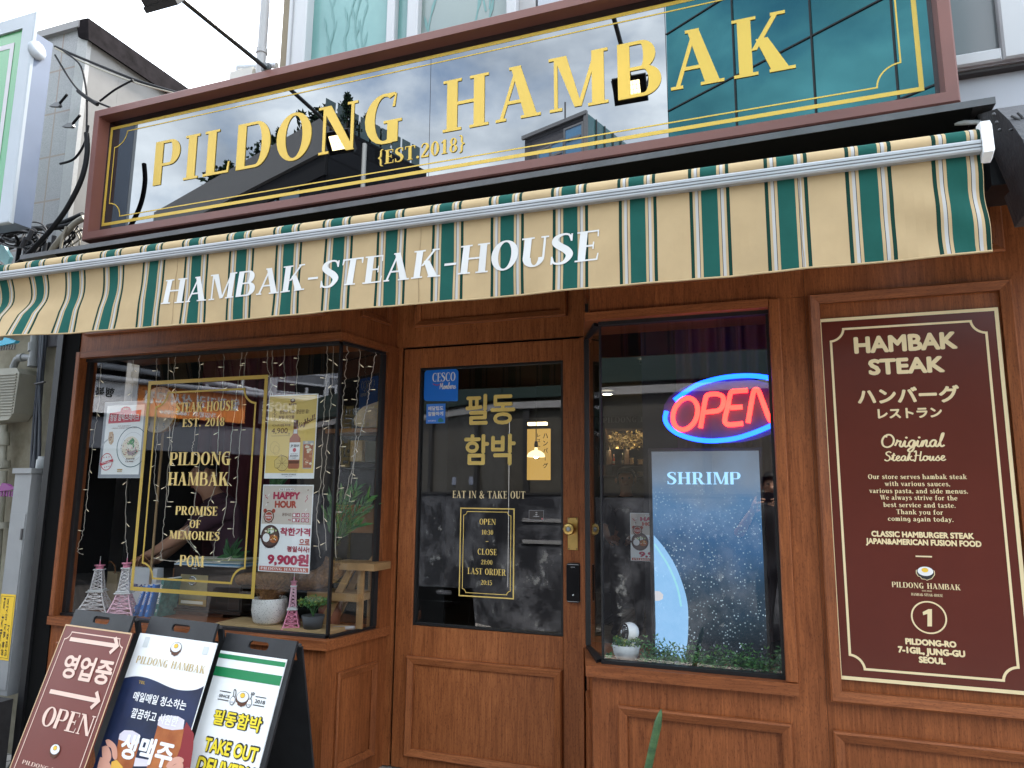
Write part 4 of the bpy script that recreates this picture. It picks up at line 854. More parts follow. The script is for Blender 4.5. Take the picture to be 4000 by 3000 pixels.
tag(q.build('drain_pipe', mat('pale_pipe', (.34, .34, .34), rough=.5)), 'pale grey vertical drain pipe at the left end of the upper storey', 'pipe')
q = MB(); a = W(930, 262, 3.25); b = W(1082, 255, 3.25); q.tube([a - Vector((0, 0, .2)), a, b], .018, 8); q.tube([W(950, 262, 3.25), W(952, 292, 3.25), W(965, 310, 3.25)], .006, 6); q.tube([W(968, 262, 3.25), W(975, 290, 3.25)], .006, 6)
tag(q.build('roof_railing', mat('pale_rail', (.55, .58, .62), rough=.5)), 'short pale pipe railing on the roof left of the drain pipe', 'railing')
q = MB(); a = W(895, 316, 3.2); q.box(a.x, a.x + .17, 3.2, 3.4, a.z - .3, a.z + .06); tag(q.build('roof_unit', mat('cream_metal', (.52, .50, .45), rough=.5, var=.1)), 'small cream metal box on the roof behind the signboard frame', 'roof box')
# shop roof slab behind the sign (hidden mostly)
o = MB(); o.box(-3.6, 1.10, 3.10, 7.6, 3.28, 3.36); o.build('roof_slab', mat('roof_grey', (.2, .2, .2), rough=.9), shop)
# ------------------------------------------------------------------ neighbour on the left: tiled wall, coping
def neighbour():
    c = W(330, 95, 3.02); x, zt = -4.0, c.z
    tile = bpy.data.materials.new('granite_tile'); tile.use_nodes = True; t = tile.node_tree; b = t.nodes['Principled BSDF']; K = t.links.new
    tc_ = t.nodes.new('ShaderNodeTexCoord'); mp_ = t.nodes.new('ShaderNodeMapping'); mp_.inputs['Rotation'].default_value = (PI / 2, 0, 0); K(tc_.outputs['Object'], mp_.inputs[0])
    br = t.nodes.new('ShaderNodeTexBrick'); br.offset = 0; br.inputs['Scale'].default_value = 1; br.inputs['Brick Width'].default_value = .16; br.inputs['Row Height'].default_value = .30; br.inputs['Mortar Size'].default_value = .006
    nz = t.nodes.new('ShaderNodeTexNoise'); nz.inputs['Scale'].default_value = 240; nz.inputs['Detail'].default_value = 5; K(tc_.outputs['Object'], nz.inputs['Vector'])
    rp = t.nodes.new('ShaderNodeValToRGB'); rp.color_ramp.elements[0].position = .34; rp.color_ramp.elements[0].color = (.13, .13, .135, 1); rp.color_ramp.elements[1].position = .6; rp.color_ramp.elements[1].color = (.25, .25, .245, 1)
    K(nz.outputs[0], rp.inputs[0]); K(rp.outputs[0], br.inputs['Color1']); K(rp.outputs[0], br.inputs['Color2']); br.inputs['Mortar'].default_value = (.18, .13, .10, 1); K(mp_.outputs[0], br.inputs[0]); K(br.outputs[0], b.inputs['Base Color']); b.inputs['Roughness'].default_value = .5
    side = mat('grey_render', (.19, .185, .175), rough=.9, var=.15, vscale=2.5, bump=.25, bscale=6)
    r = thing('tiled_building', 'neighbouring low building with speckled granite tiles and a black coping', 'building', (x - 1.5, 4.5, 0))
    q = MB(); q.box(x - 3.5, x - .09, 3.02, 3.05, 2.62, zt, tile); q.box(x - .0895, x, 3.02, 3.05, 2.62, zt, mat('pale_tile_edge', (.30, .30, .29), rough=.6, var=.1, vscale=60)); q.build('tile_front', tile, r)
    q = MB(); q.box(x - 3.5, x - .001, 3.27, 12.5, 0, zt - .03, side); q.box(x - 3.5, x - .001, 3.051, 3.269, 2.63, zt - .03, side); q.build('wall', side, r)
    cop = mat('black_tarred_coping', (.012, .010, .011), rough=.95, var=.5, vscale=14, bump=.15, bscale=25, spec=.03)
    q = MB(); q.hexa([(x - .06, 3.0, zt - .10), (x + .035, 3.0, zt - .14), (x + .035, 12.5, zt - .14), (x - .06, 12.5, zt - .10), (x - .10, 3.0, zt + .03), (x + .01, 3.0, zt + .02), (x + .01, 12.5, zt + .02), (x - .10, 12.5, zt + .03)], cop); q.box(x - 3.5, x - .061, 2.99, 3.2, zt - .03, zt + .02, mat('grey_coping', (.25, .24, .24), rough=.8)); q.build('coping', cop, r)
neighbour()
# ------------------------------------------------------------------ green light box sign
def lightbox():
    X = -3.64; Y0 = X * ray(139, 41).y / ray(139, 41).x; zt = W(139, 41, Y0).z; zb = W(44, 867, Y0).z
    Yb = X * ray(212, 150).y / ray(212, 150).x; r = thing('light_box_sign', 'tall green and white light box sign projecting at the upper left', 'sign', (X - .4, Y0, zb))
    al = mat('pale_aluminium', (.32, .35, .38), rough=.35, var=.04); bl = mat('blue_grey_metal', (.12, .15, .21), rough=.45, var=.10, vscale=3)
    PL = Plane((X, Y0, 0)); q = MB(); q.frame(PL, -1.0, 0, zb, zt, .085, -.022, 0, al); q.build('frame', al, r)
    gr = mat('green_acrylic', (.06, .26, .095), rough=.25); q = MB(); q.pbox(PL, -.915, -.0855, zb + .0855, zt - .0855, -.021, -.012, gr); q.build('panel', gr, r)
    q = MB(); line_rect(q, PL, -.85, -.15, zb + .15, zt - .15, .030, -.010, mat('pale_pink_print', (.42, .40, .41), rough=.4)); q.build('border', None, r)
    q = MB(); q.box(X - .6, X - .004, Y0 + .0225, Yb, zb + .01, zt - .12, bl); q.lathe((X - .002, Y0 + .03, zt - .22), [(.05, -.0), (.05, .012), (0, .012)], 12, al, axis=(1, 0, 0)); q.build('housing', bl, r)
    q = MB(); q.tube([(X - .3, Y0 + .05, zt - .02), (X - .9, Y0 - .5, zt + .5)], .014, 8); q.build('stay', al, r)
lightbox()
# ------------------------------------------------------------------ plaster wall, meters and cables left of the shop
LY = 3.16; LP = Plane((0, LY, 0))
pl = mat('stained_plaster', (.10, .08, .045), rough=.95, vscale=2.6, col2=(.36, .34, .26), bump=.3, bscale=14)
q = MB(); q.box(-5.6, -3.766, LY, LY + .1, 0, 2.62); tag(q.build('plaster_wall', pl), 'stained yellowish plaster wall strip beside the left end of the shopfront', 'wall')
GRP = mat('grey_pvc', (.20, .21, .21), rough=.5, var=.12, vscale=8); MEL = mat('aged_white_plastic', (.30, .29, .235), rough=.5, var=.12, vscale=7)
def lp(px, py, d=0.0, Y=LY):
    p_ = W(px, py, Y - d); return p_
q = MB(); q.tube([lp(140, 1290, .06), lp(132, 1420, .06)], .026, 12); q.tube([lp(134, 1400, .06), lp(132, 1432, .06)], .034, 12); q.tube([lp(133, 1340, .06), lp(132, 1372, .06)], .032, 12)
q.tube([lp(134, 1398, .06), lp(95, 1396, .06), lp(66, 1404, .06), lp(54, 1430, .06), lp(50, 1465, .06)], .021, 12); q.tube([lp(92, 1396, .06), lp(76, 1398, .06)], .026, 12)
tag(q.build('vent_pipe', GRP), 'grey plastic tee pipe with an elbow above the ribbed meter cover', 'pipe')
mc = thing('meter_cover', 'off white ribbed meter cover on the plaster wall under the grey pipe', 'meter', tuple(lp(50, 1650, .05)))
a = lp(-60, 1660, .1); b = lp(122, 1445, .1); MP = Plane((0, LY - .06, 0))
q = MB(); a = MP.uv(-60, 1655); b = MP.uv(122, 1440); pr = []
w0, h0 = b[0] - a[0], b[1] - a[1]
q.prism(MP, [(a[0], a[1] + .03), (a[0] + .03, a[1]), (b[0] - .05, a[1] + .01), (b[0] - .01, a[1] + .05), (b[0], b[1] - .04), (b[0] - .03, b[1] - .005), (a[0], b[1])], -.05, .07, MEL); body = q.build('body', MEL, mc)
q = MB()
for i in range(15):
    z_ = a[1] + .04 + i * (h0 - .07) / 15; q.pbox(MP, a[0] + w0 * (.42 if i > 6 else .55), b[0] - .018, z_, z_ + .006, .0705, .078, MEL)
q.build('ribs', MEL, body)
q = MB()
for i in range(6):
    for j in range(6): q.prism(MP, circ(a[0] + w0 * .33 + i * .009, a[1] + .06 + j * .012, .0025, n=8), .0706, .0722, INK)
q.build('vent_holes', INK, body)
q = MB(); q.tube([lp(15, 1660, .07), lp(10, 1800, .07)], .022, 10, MEL); q.tube([lp(14, 1690, .07), lp(13, 1740, .07)], .034, 12, MEL); q.tube([lp(8, 1800, .07), lp(6, 1830, .07)], .045, 12, MEL); q.tube([lp(8, 1840, .07), lp(-40, 2450, .07)], .030, 12, MEL); q.tube([lp(8, 2040, .07), lp(6, 2065, .07)], .045, 12, MEL)
tag(q.build('gas_pipe', MEL), 'aged white riser pipe with flanges below the ribbed meter cover', 'pipe')
cb = thing('cable_bundle', 'bundle of dark grey cables tied together running down beside the plaster wall', 'cables', tuple(lp(150, 1800, .05)))
DGC = mat('dark_grey_cable', (.045, .05, .065), rough=.45); rng = random.Random(3)
for i, (tx, bx) in enumerate(((158, 122), (170, 132), (178, 140), (164, 150), (186, 128))):
    q = MB(); pts = [lp(tx + 3 * math.sin(k + i), 1290 + k * 90, .06 + .012 * (i % 2)) for k in range(7)]; pts = [p_ + (lp(bx, 1830, .06) - lp(tx, 1830, .06)) * (k / 6) for k, p_ in enumerate(pts)]
    q.tube(pts, .0085, 8); q.build('cable', DGC, cb)
q = MB(); q.tube([lp(137, 1500, .085), lp(175, 1492, .085)], .007, 8, GREYM); q.build('cable_tie', GREYM, cb)
cab = thing('meter_cabinet', 'tall narrow grey white steel cabinet with a yellow warning sticker at the left edge', 'cabinet', tuple(lp(40, 2500, .2)))
CY = LY - .30; CP = Plane((0, CY, 0)); ca = CP.uv(60, 1850); cb2 = CP.uv(124, 1850); wm = mat('cabinet_paint', (.27, .28, .285), rough=.4, var=.10, vscale=4, bump=.05)
q = MB(); q.box(ca[0], cb2[0], CY, LY - .002, .42, ca[1], wm); bd = q.build('body', wm, cab)
q = MB(); q.box(ca[0] - .01, cb2[0] + .01, CY - .012, LY - .003, ca[1] + .001, ca[1] + .03, wm); q.build('lid', wm, cab)
q = MB(); q.pbox(CP, ca[0] + .006, cb2[0] - .006, .45, ca[1] - .22, .001, .005, wm); q.pbox(CP, cb2[0] - .02, cb2[0] - .008, ca[1] - .36, ca[1] - .30, .0055, .012, GREYM); q.build('door', wm, cab)
yel = mat('yellow_sticker', (.80, .52, .03), rough=.5); a = CP.uv(0, 2870); b = CP.uv(52, 2562); q = MB(); su0, su1, sv0, sv1 = ca[0] + .008, cb2[0] - .008, .60, .94
q.pbox(CP, su0, su1, sv0, sv1, .0055, .007, yel); wmid = (su0 + su1) / 2; line_rect(q, CP, su0 + .006, su1 - .006, sv0 + .01, sv1 - .01, .002, .0075, INK)
VP_ = Plane(CP.pt(su1 - .012, sv0 + .02, .0), (0, 0, 1), (-1, 0, 0)); VP_.n = Vector((0, -1, 0))
for k, tx in enumerate(('안전표시', '문을 열지 마시오', '관계자 외')): write(q, VP_, tx, 0.0, .30 if k else .16, .006 + k * .026, .016, .0078, INK, font='sans', off=.02, ybox=True)
q.build('sticker', yel, bd)
q = MB(); q.lathe(CP.pt((ca[0] + cb2[0]) / 2, ca[1] + .031, -.12), [(.045, 0), (.045, .05), (.038, .055), (.038, .07), (0, .07)], 16, GRP); q.build('conduit_collar', GRP, cab)
q = MB(); q.box(-5.0, -3.77, 2.75, LY - .32, 0, .42); tag(q.build('dark_plinth', mat('dark_stone', (.03, .028, .028), rough=.8, var=.4, vscale=10)), 'dark block below the grey steel cabinet at the lower left', 'plinth')
# laundry clip hangers
for nm, px, py, col_, lb in (('clip_hanger', 30, 1345, (.05, .42, .60), 'bright blue plastic clip hanger under the left end of the awning'), ('clip_hanger', 22, 1915, (.22, .05, .20), 'purple plastic clip hanger beside the steel cabinet')):
    r_ = thing(nm, lb, 'hanger', tuple(lp(px, py, .28))); m_ = mat('clip_' + str(px), col_, rough=.4); Pp = Plane((0, LY - .28, 0)); uu, vv = Pp.uv(px, py)
    q = MB(); q.prism(Pp, [(uu - .09, vv - .012), (uu + .07, vv + .004), (uu + .085, vv + .016), (uu + .04, vv + .022), (uu + .02, vv + .034), (uu - .02, vv + .04), (uu - .03, vv + .024), (uu - .09, vv + .018)], -.012, .012, m_); q.build('bar', m_, r_)
    for i in range(6):
        q = MB(); q.tube([Pp.pt(uu - .05 + i * .022, vv - .004, 0), Pp.pt(uu - .047 + i * .022, vv - .035, .004)], .0055, 6); q.build('peg', mat('peg_grey', (.16, .15, .14)) if py < 1500 else m_, r_)
q = MB(); q.pbox(LP, *[LP.uv(200, 1330)[0], LP.uv(245, 1330)[0]], LP.uv(200, 1358)[1], 2.60, .002, .03, mat('grey_plate', (.10, .10, .11), rough=.5)); tag(q.build('wall_plate', None), 'small dark grey plate on the plaster wall under the awning', 'plate')
# tangle of cables between light box and sign
tg = thing('cable_tangle', 'tangle of black and grey cables between the light box and the signboard', 'cables', (-3.8, 2.8, 2.6))
BC = mat('black_cable', (.006, .006, .007), rough=.6, spec=.12); LC = mat('pale_conduit', (.26, .235, .18), rough=.6); GC = mat('grey_conduit', (.05, .05, .053), rough=.6, spec=.2)
def cable(pts, r, m_, Y=2.85):
    ps = smooth([tuple(W(p_[0], p_[1], p_[2] if len(p_) > 2 else Y)) for p_ in pts], 8); q = MB(); q.tube(ps, r, 8); return q.build('cable', m_, tg)
cable([(338, 520), (340, 600), (318, 700), (262, 812), (200, 896), (130, 972), (70, 1030), (30, 1052), (-20, 1030)], .013, BC, 2.6)
cable([(215, 182), (330, 232), (530, 312), (690, 362)], .008, BC, 2.95); cable([(215, 188), (330, 245), (520, 320), (690, 366)], .005, LC, 2.94)
cable([(215, 215), (260, 290), (300, 345), (350, 385), (430, 420)], .006, BC, 2.93); cable([(390, 395), (450, 350), (520, 312)], .006, BC, 2.93); cable([(250, 200), (310, 250), (332, 320), (340, 400), (338, 520)], .006, BC, 2.92)
cable([(345, 490), (330, 560), (290, 620), (235, 640)], .007, BC, 2.9); cable([(380, 408), (330, 375), (305, 355)], .012, BC, 2.9)
cable([(325, 855), (270, 880), (210, 890), (120, 895), (50, 915), (-10, 950)], .016, BC, 2.9); cable([(325, 840), (260, 868), (190, 888)], .02, BC, 2.93)
cable([(330, 850), (290, 875), (240, 930), (200, 985), (190, 1060)], .017, LC, 2.88); cable([(260, 885), (240, 950), (236, 1040)], .008, LC, 2.86)
rng = random.Random(11)
for i in range(13):
    cx, cy = rng.uniform(5, 150), rng.uniform(900, 960); rx, ry = rng.uniform(30, 85), rng.uniform(18, 50); ph = rng.uniform(0, 6)
    pts = [(cx + rx * math.cos(ph + k * .75), cy + ry * math.sin(ph + k * .75), 2.78 + .05 * math.sin(k + i)) for k in range(rng.randint(5, 9))]
    cable(pts, rng.uniform(.004, .009), BC if i % 3 else GC)
for i in range(9): x_ = 70 + i * 19 + rng.uniform(-4, 4); cable([(x_ + 12, 935 + rng.uniform(-15, 25)), (x_ + 4, 1000), (x_ - 2 + rng.uniform(-6, 6), 1075)], rng.uniform(.010, .016), GC if i % 2 else BC, 2.92)
for i in range(12): cable([(rng.uniform(230, 330), rng.uniform(880, 905)), (rng.uniform(240, 320), 930), (rng.uniform(200, 300), 975), (rng.uniform(180, 300), 1010)], rng.uniform(.003, .006), BC if i % 4 else LC, 2.95)
q = MB()
for x_, y_ in ((108, 938), (85, 965), (112, 1005)): q.tube([W(x_ + 18, y_ - 40, 2.7), W(x_, y_, 2.7)], .012, 8, GC)
q.build('connector', GC, tg)
q = MB(); c = W(22, 985, 2.7); q.prism(Plane((0, 2.7, 0)), [(c.x - .06, c.z - .02), (c.x, c.z - .06), (c.x + .05, c.z - .09), (c.x + .07, c.z - .04), (c.x + .01, c.z + .03), (c.x - .05, c.z + .05)], 0, .02, mat('aqua_plastic', (.25, .48, .48), rough=.5)); q.build('plastic_scrap', None, tg)
for px, py in ((225, 415), (275, 495)):
    r_ = thing('cable_clamp', 'grey metal cable clamp on the tiled wall, %s one of two' % ('upper' if py < 450 else 'lower'), 'clamp', tuple(W(px, py, 2.98))); Pp = Plane((0, 2.97, 0)); uu, vv = Pp.uv(px, py)
    q = MB(); q.prism(Pp, [(uu - .05, vv), (uu + .03, vv - .018), (uu + .045, vv - .012), (uu + .03, vv + .012), (uu, vv + .016)], 0, .02, GREYM); q.build('jaw', GREYM, r_)
    q = MB(); q.tube([Pp.pt(uu + .02, vv, .01), Pp.pt(uu + .10, vv + .05, .02)], .008, 8, BC); q.build('grip', BC, r_)
# ------------------------------------------------------------------ neighbour on the right: black tiled eave
def eave():
    tl = mat('black_eave_tile', (.040, .040, .043), rough=.5, var=.35, vscale=7, bump=.35, bscale=60); r = thing('tiled_eave', 'dark grey moulded eave tiles of the neighbouring shop at the right edge', 'eave', (1.1, 2.5, 2.2))
    x0 = W(3872, 430, 2.45).x; z = lambda py, Y=2.45: W(3935, py, Y).z
    q = MB(); prof = [(2.60, z(405) + .05), (2.45, z(418)), (2.40, z(500)), (2.36, z(600)), (2.37, z(690)), (2.60, z(700))]
    def ext(prof, xa, xb, xt):
        k = len(prof); vs = [(xa + xt * i / (k - 1), y_, z_) for i, (y_, z_) in enumerate(prof)] + [(xb, y_, z_) for y_, z_ in prof]
        q.add(vs, [tuple(range(k)), tuple(range(k, 2 * k))[::-1]] + [(i, (i + 1) % k, k + (i + 1) % k, k + i) for i in range(k)], tl)
    ext(prof, x0, 3.6, .075)
    for (a_, b_), (c_, d_) in (((3950, 452), (3985, 470)), ((3975, 440), (3999, 462)), ((3940, 510), (3990, 492))):
        p1, p2 = W(a_, b_, 2.40), W(c_, d_, 2.40); q.tube([p1, p2], .004, 6, tl)
    for px, py in ((3882, 447), (3893, 479), (3904, 508)): q.ball(W(px, py, 2.42), .006, tl, 8, 6)
    q.build('tile', tl, r)
    q = MB(); prof = [(2.60, z(700)), (2.40, z(705)), (2.38, z(800)), (2.45, z(825)), (2.60, z(830))]; ext(prof, x0 + .055, 3.6, .02); q.build('tile', tl, r)
    q = MB(); a_ = W(3812, 440, 2.62); q.box(a_.x, 3.6, 2.62, 2.87, W(3812, 520, 2.62).z, a_.z); q.box(a_.x + .03, 3.6, 2.64, 2.84, W(3850, 728, 2.64).z, W(3812, 521, 2.64).z); q.build('box', BLACKM, r)
    # white render above it
eave()

nbr = thing('neighbour_shop', 'plain dark shopfront of the next shop beyond the right edge', 'shopfront', (2.3, 3.0, 0))
q = MB(); q.box(1.101, 1.6, 2.89, 3.2, 0, 2.74, mat('dark_render', (.06, .055, .05), rough=.9, var=.3, vscale=4)); q.box(3.0, 3.8, 2.89, 3.2, 0, 2.74); q.box(1.6005, 2.9995, 2.89, 3.2, 0, .55); q.box(1.6005, 2.9995, 2.89, 3.2, 2.45, 2.74); q.build('wall', None, nbr)
q = MB(); q.frame(Plane((0, 2.93, 0)), 1.601, 2.999, .551, 2.449, .06, -.04, .02, BLACKM); q.box(2.28, 2.32, 2.92, 2.96, .612, 2.388, BLACKM); q.build('window_frame', BLACKM, nbr)
q = MB(); q.box(1.62, 2.98, 2.965, 2.975, .57, 2.43); q.build('window_pane', mat('dark_glass2', (.02, .025, .03), rough=.08), nbr)
q = MB(); q.box(1.12, 3.8, 3.21, 7.5, .0, 3.0); q.build('block', mat('dark_render', (.06, .055, .05)), nbr)

# ------------------------------------------------------------------ inside the shop
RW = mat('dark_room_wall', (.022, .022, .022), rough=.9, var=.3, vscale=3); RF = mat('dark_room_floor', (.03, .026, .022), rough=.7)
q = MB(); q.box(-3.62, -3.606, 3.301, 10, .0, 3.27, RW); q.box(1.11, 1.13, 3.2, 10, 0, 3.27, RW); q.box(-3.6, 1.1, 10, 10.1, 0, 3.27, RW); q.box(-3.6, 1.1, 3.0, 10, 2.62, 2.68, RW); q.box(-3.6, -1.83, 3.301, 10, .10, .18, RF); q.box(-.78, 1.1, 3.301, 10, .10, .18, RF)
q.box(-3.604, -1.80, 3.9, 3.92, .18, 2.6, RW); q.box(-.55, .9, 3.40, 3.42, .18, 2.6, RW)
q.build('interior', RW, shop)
o = MB(); a = G(2532, 1418, 2.60)
for i, (px, py) in enumerate(((2532, 1418), (2372, 1539), (2548, 1619))):
    p = G(px, py, 2.585) if i < 2 else W(px, py, 9.2); r = thing('ceiling_light', 'small warm ceiling downlight behind the right window, %s' % ('highest of the three', 'middle one near the glass edge', 'lowest of the three')[i], 'lamp', tuple(p), 'downlights in the shop ceiling')
    e = MB(); e.lathe(p, [(.0, -.004), (.055, -.004)], 14, emis('downlight_%d' % i, (1, .86, .62), 4)); e.build('lens', None, r); e = MB(); e.lathe(p, [(.056, -.006), (.075, -.004), (.075, .02), (.056, .02)], 14, BLACKM); e.build('rim', BLACKM, r)
# back shelf with bottles, cups and garland
YB = 8.2; BP = Plane((0, YB, 0)); woodd = mat('dark_shelf_wood', (.06, .032, .018), rough=.6, var=.2, vscale=5)
def zz6(x, y): return 2300 + x * .4822, 1150 + y * .4822
def bx(x0, y0, x1, y1): a = BP.uv(*zz6(x0, y1)); b = BP.uv(*zz6(x1, y0)); return a[0], b[0], a[1], b[1]
r = thing('wall_shelf', 'dark back shelf unit with two boards deep inside behind the right window', 'shelf', tuple(BP.at(*zz6(320, 1490))))
q = MB(); q.pbox(BP, *bx(120, 1385, 620, 1393), 0, .30, woodd); q.pbox(BP, *bx(120, 1475, 620, 1484), 0, .30, woodd); q.pbox(BP, *bx(180, 1100, 620, 1106), 0, .30, woodd); q.build('board', woodd, r)
q = MB(); q.pbox(BP, *bx(180, 1106, 186, 1475), 0, .299, woodd); q.pbox(BP, *bx(322, 1255, 327, 1384), 0, .298, woodd); q.build('upright', woodd, r)
q = MB(); q.pbox(BP, *bx(126, 1392, 188, 1474), .05, .29, mat('brown_box', (.20, .09, .05), rough=.7)); tag(q.build('storage_box', None), 'small brown box at the left end of the back shelf', 'box')
warm = emis('added_shelf_glow', (1, .75, .40), 5.0); q = MB(); q.pbox(BP, *bx(190, 1250, 620, 1264), .125, .135, woodd); q.build('lip', woodd, r); q = MB(); q.pbox(BP, *bx(190, 1256, 620, 1258), .08, .12, warm); q.pbox(BP, *bx(190, 1107, 620, 1109), .30, .32, warm); q.pbox(BP, *bx(190, 1098, 620, 1120), .325, .335, woodd); q.build('added_fill_strip', warm, r)  # added glowing strips brighten the shelf; the lips only hide them from view
for nm, x0, y0, x1, y1, col_, lb in (('bottle', 214, 1302, 232, 1386, (.55, .10, .05), 'red bottle on the upper board of the back shelf'), ('bottle', 290, 1290, 306, 1386, (.10, .14, .06), 'dark green bottle on the back shelf, left of its pair'), ('bottle', 309, 1290, 325, 1386, (.12, .16, .07), 'dark green bottle on the back shelf, right of its pair')):
    u0, u1, v0, v1 = bx(x0, y0, x1, y1); c = BP.pt((u0 + u1) / 2, v0, .15); rr_ = (u1 - u0) / 2; h = v1 - v0; q = MB(); m_ = mat('bottle_glass_%d' % x0, col_, rough=.1, coat=.5)
    q.lathe(c, [(0, 0), (rr_, 0), (rr_, h * .55), (rr_ * .45, h * .72), (rr_ * .4, h), (0, h)], 12, m_); b_ = tag(q.build('bottle', m_), lb, 'bottle', 'bottles on the back shelf')
    q = MB(); q.lathe(c, [(rr_ * 1.02, h * .12), (rr_ * 1.02, h * .38)], 12, mat('pale_label', (.6, .58, .5))); q.build('label', None, b_)
k = 0
for x0, y0, x1, y1, n_ in ((350, 1330, 384, 1386, 5), (412, 1342, 456, 1386, 4), (286, 1430, 328, 1476, 1), (365, 1440, 392, 1476, 1), (414, 1440, 466, 1476, 1)):
    u0, u1, v0, v1 = bx(x0, y0, x1, y1); c = BP.pt((u0 + u1) / 2, v0, .15); rr_ = (u1 - u0) / 2; h = v1 - v0; cw = mat('cream_china', (.62, .50, .34), rough=.4)
    for j in range(n_):
        q = MB(); hh = h / n_; cc = c + Vector((0, 0, j * hh)); q.lathe(cc, [(0, 0), (rr_ * .55, 0), (rr_ * .95, hh * .75), (rr_, hh * .93), (rr_ * .9, hh * .93), (rr_ * .5, hh * .3), (0, hh * .3)], 14, cw)
        wh_ = ('tall stack on the upper shelf', 'wide stack on the upper shelf', 'single pot on the lower board under the bottles', 'narrow cup in the middle of the lower board', 'wide pot at the right of the lower board')[k]
        tag(q.build('bowl', cw), ('cream bowl of the ' + wh_ + (', %s' % ('lowest', 'second from bottom', 'third from bottom', 'fourth from bottom', 'topmost')[j if j < n_ - 1 else 4])) if n_ > 1 else 'cream ' + wh_ + ' of the back shelf', 'bowl', 'crockery on the back shelf')
    k += 1
def leaf(mb, p, d, n_, ln, wd, m_, fold=.25):
    d = Vector(d).normalized(); s_ = d.cross(Vector(n_)).normalized(); nn = s_.cross(d).normalized(); p = Vector(p)
    a = p; b = p + d * ln * .45 + s_ * wd / 2 + nn * wd * fold; c = p + d * ln + nn * -ln * .12; e = p + d * ln * .45 - s_ * wd / 2 + nn * wd * fold; mdd = p + d * ln * .45
    mb.add([a, b, c, mdd, e], [(0, 1, 2, 3), (0, 3, 2, 4)], m_)
def rv(rng): return Vector((rng.gauss(0, 1), rng.gauss(0, 1), rng.gauss(0, 1))).normalized()
LG = [mat('leaf_green_%d' % i, c, rough=.5, var=.25, vscale=30) for i, c in enumerate(((.045, .15, .045), (.075, .21, .06), (.12, .27, .06), (.022, .085, .03), (.26, .31, .05)))]
rng = random.Random(5); q = MB(); u0, u1, v0, v1 = bx(190, 1130, 630, 1252); dry = [mat('dried_leaf_%d' % i, c, rough=.7) for i, c in enumerate(((.30, .22, .10), (.20, .16, .07), (.40, .32, .18)))]
for i in range(700): leaf(q, BP.pt(rng.uniform(u0, u1), rng.uniform(v0, v1), rng.uniform(.05, .28)), rv(rng), rv(rng), rng.uniform(.03, .06), .03, dry[i % 3])
tag(q.build('dried_garland', None), 'dry pale leaf garland along the top of the back shelf', 'garland')
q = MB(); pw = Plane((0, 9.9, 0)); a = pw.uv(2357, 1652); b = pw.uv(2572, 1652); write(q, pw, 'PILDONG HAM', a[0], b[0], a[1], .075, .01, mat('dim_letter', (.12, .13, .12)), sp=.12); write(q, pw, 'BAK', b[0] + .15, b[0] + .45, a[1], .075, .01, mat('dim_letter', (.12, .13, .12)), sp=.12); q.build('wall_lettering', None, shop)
# gold vertical menu banner, pendant lamp and strip light seen through the door
YG = 6.0; PG = Plane((0, YG, 0)); a = PG.uv(2061, 1875); b = PG.uv(2151, 1675)
gm = emis('lit_gold_board', (.60, .36, .09), .22); q = MB(); q.pbox(PG, a[0], b[0], a[1], b[1], 0, .02, gm); bn = tag(q.build('hanging_menu', gm), 'lit golden hanging menu board with katakana behind the door glass', 'sign')
q = MB(); w_ = b[0] - a[0]; h = b[1] - a[1]
for col_, txt, s_ in ((.70, 'ハンバーグ', .044), (.44, 'レストラン', .030)):
    for i, ch in enumerate(txt):
        uu = a[0] + w_ * col_; vv = b[1] - h * (.10 + i * (.145 if col_ > .6 else .11)) - s_ * .9
        if ch == 'ー': q.sheet(PG, rc(uu + s_ * .4, vv, uu + s_ * .5, vv + s_), .0215, INK)
        else: write(q, PG, ch, uu, uu + s_, vv, s_, .0215, INK, font='sans', off=.02, ybox=True)
q.build('lettering', INK, bn)
r = thing('pendant_lamp', 'cream dome pendant lamp hanging before the golden menu board', 'lamp', tuple(W(2094, 1785, 5.4))); p = W(2094, 1785, 5.4)
q = MB(); q.lathe(p, [(.07, .0), (.072, .006), (.062, .03), (.035, .048), (.012, .056), (.012, .075), (0, .075)], 20, emis('lit_cream_shade', (1, .74, .36), .5)); q.build('shade', None, r); q = MB(); q.tube([p + Vector((0, 0, .07)), W(2094, 1655, 5.4) + Vector((0, 0, .3))], .004, 6, INK); q.lathe(p + Vector((0, 0, .075)), [(.013, 0), (.016, .02), (.01, .05), (0, .05)], 10, BLACKM); q.build('cord', INK, r); q = MB(); q.ball(p + Vector((0, 0, .005)), .018, emis('warm_bulb', (1, .8, .5), 8), 10, 6); q.build('bulb', None, r)
q = MB(); a = W(2061, 1657, 6.4); b = W(2133, 1650, 6.4); q.box(a.x, b.x, 6.4, 6.45, a.z - .01, b.z + .005); tag(q.build('strip_lamp', emis('warm_strip', (1, .74, .36), 1.3)), 'warm horizontal strip lamp above the golden menu board', 'lamp')
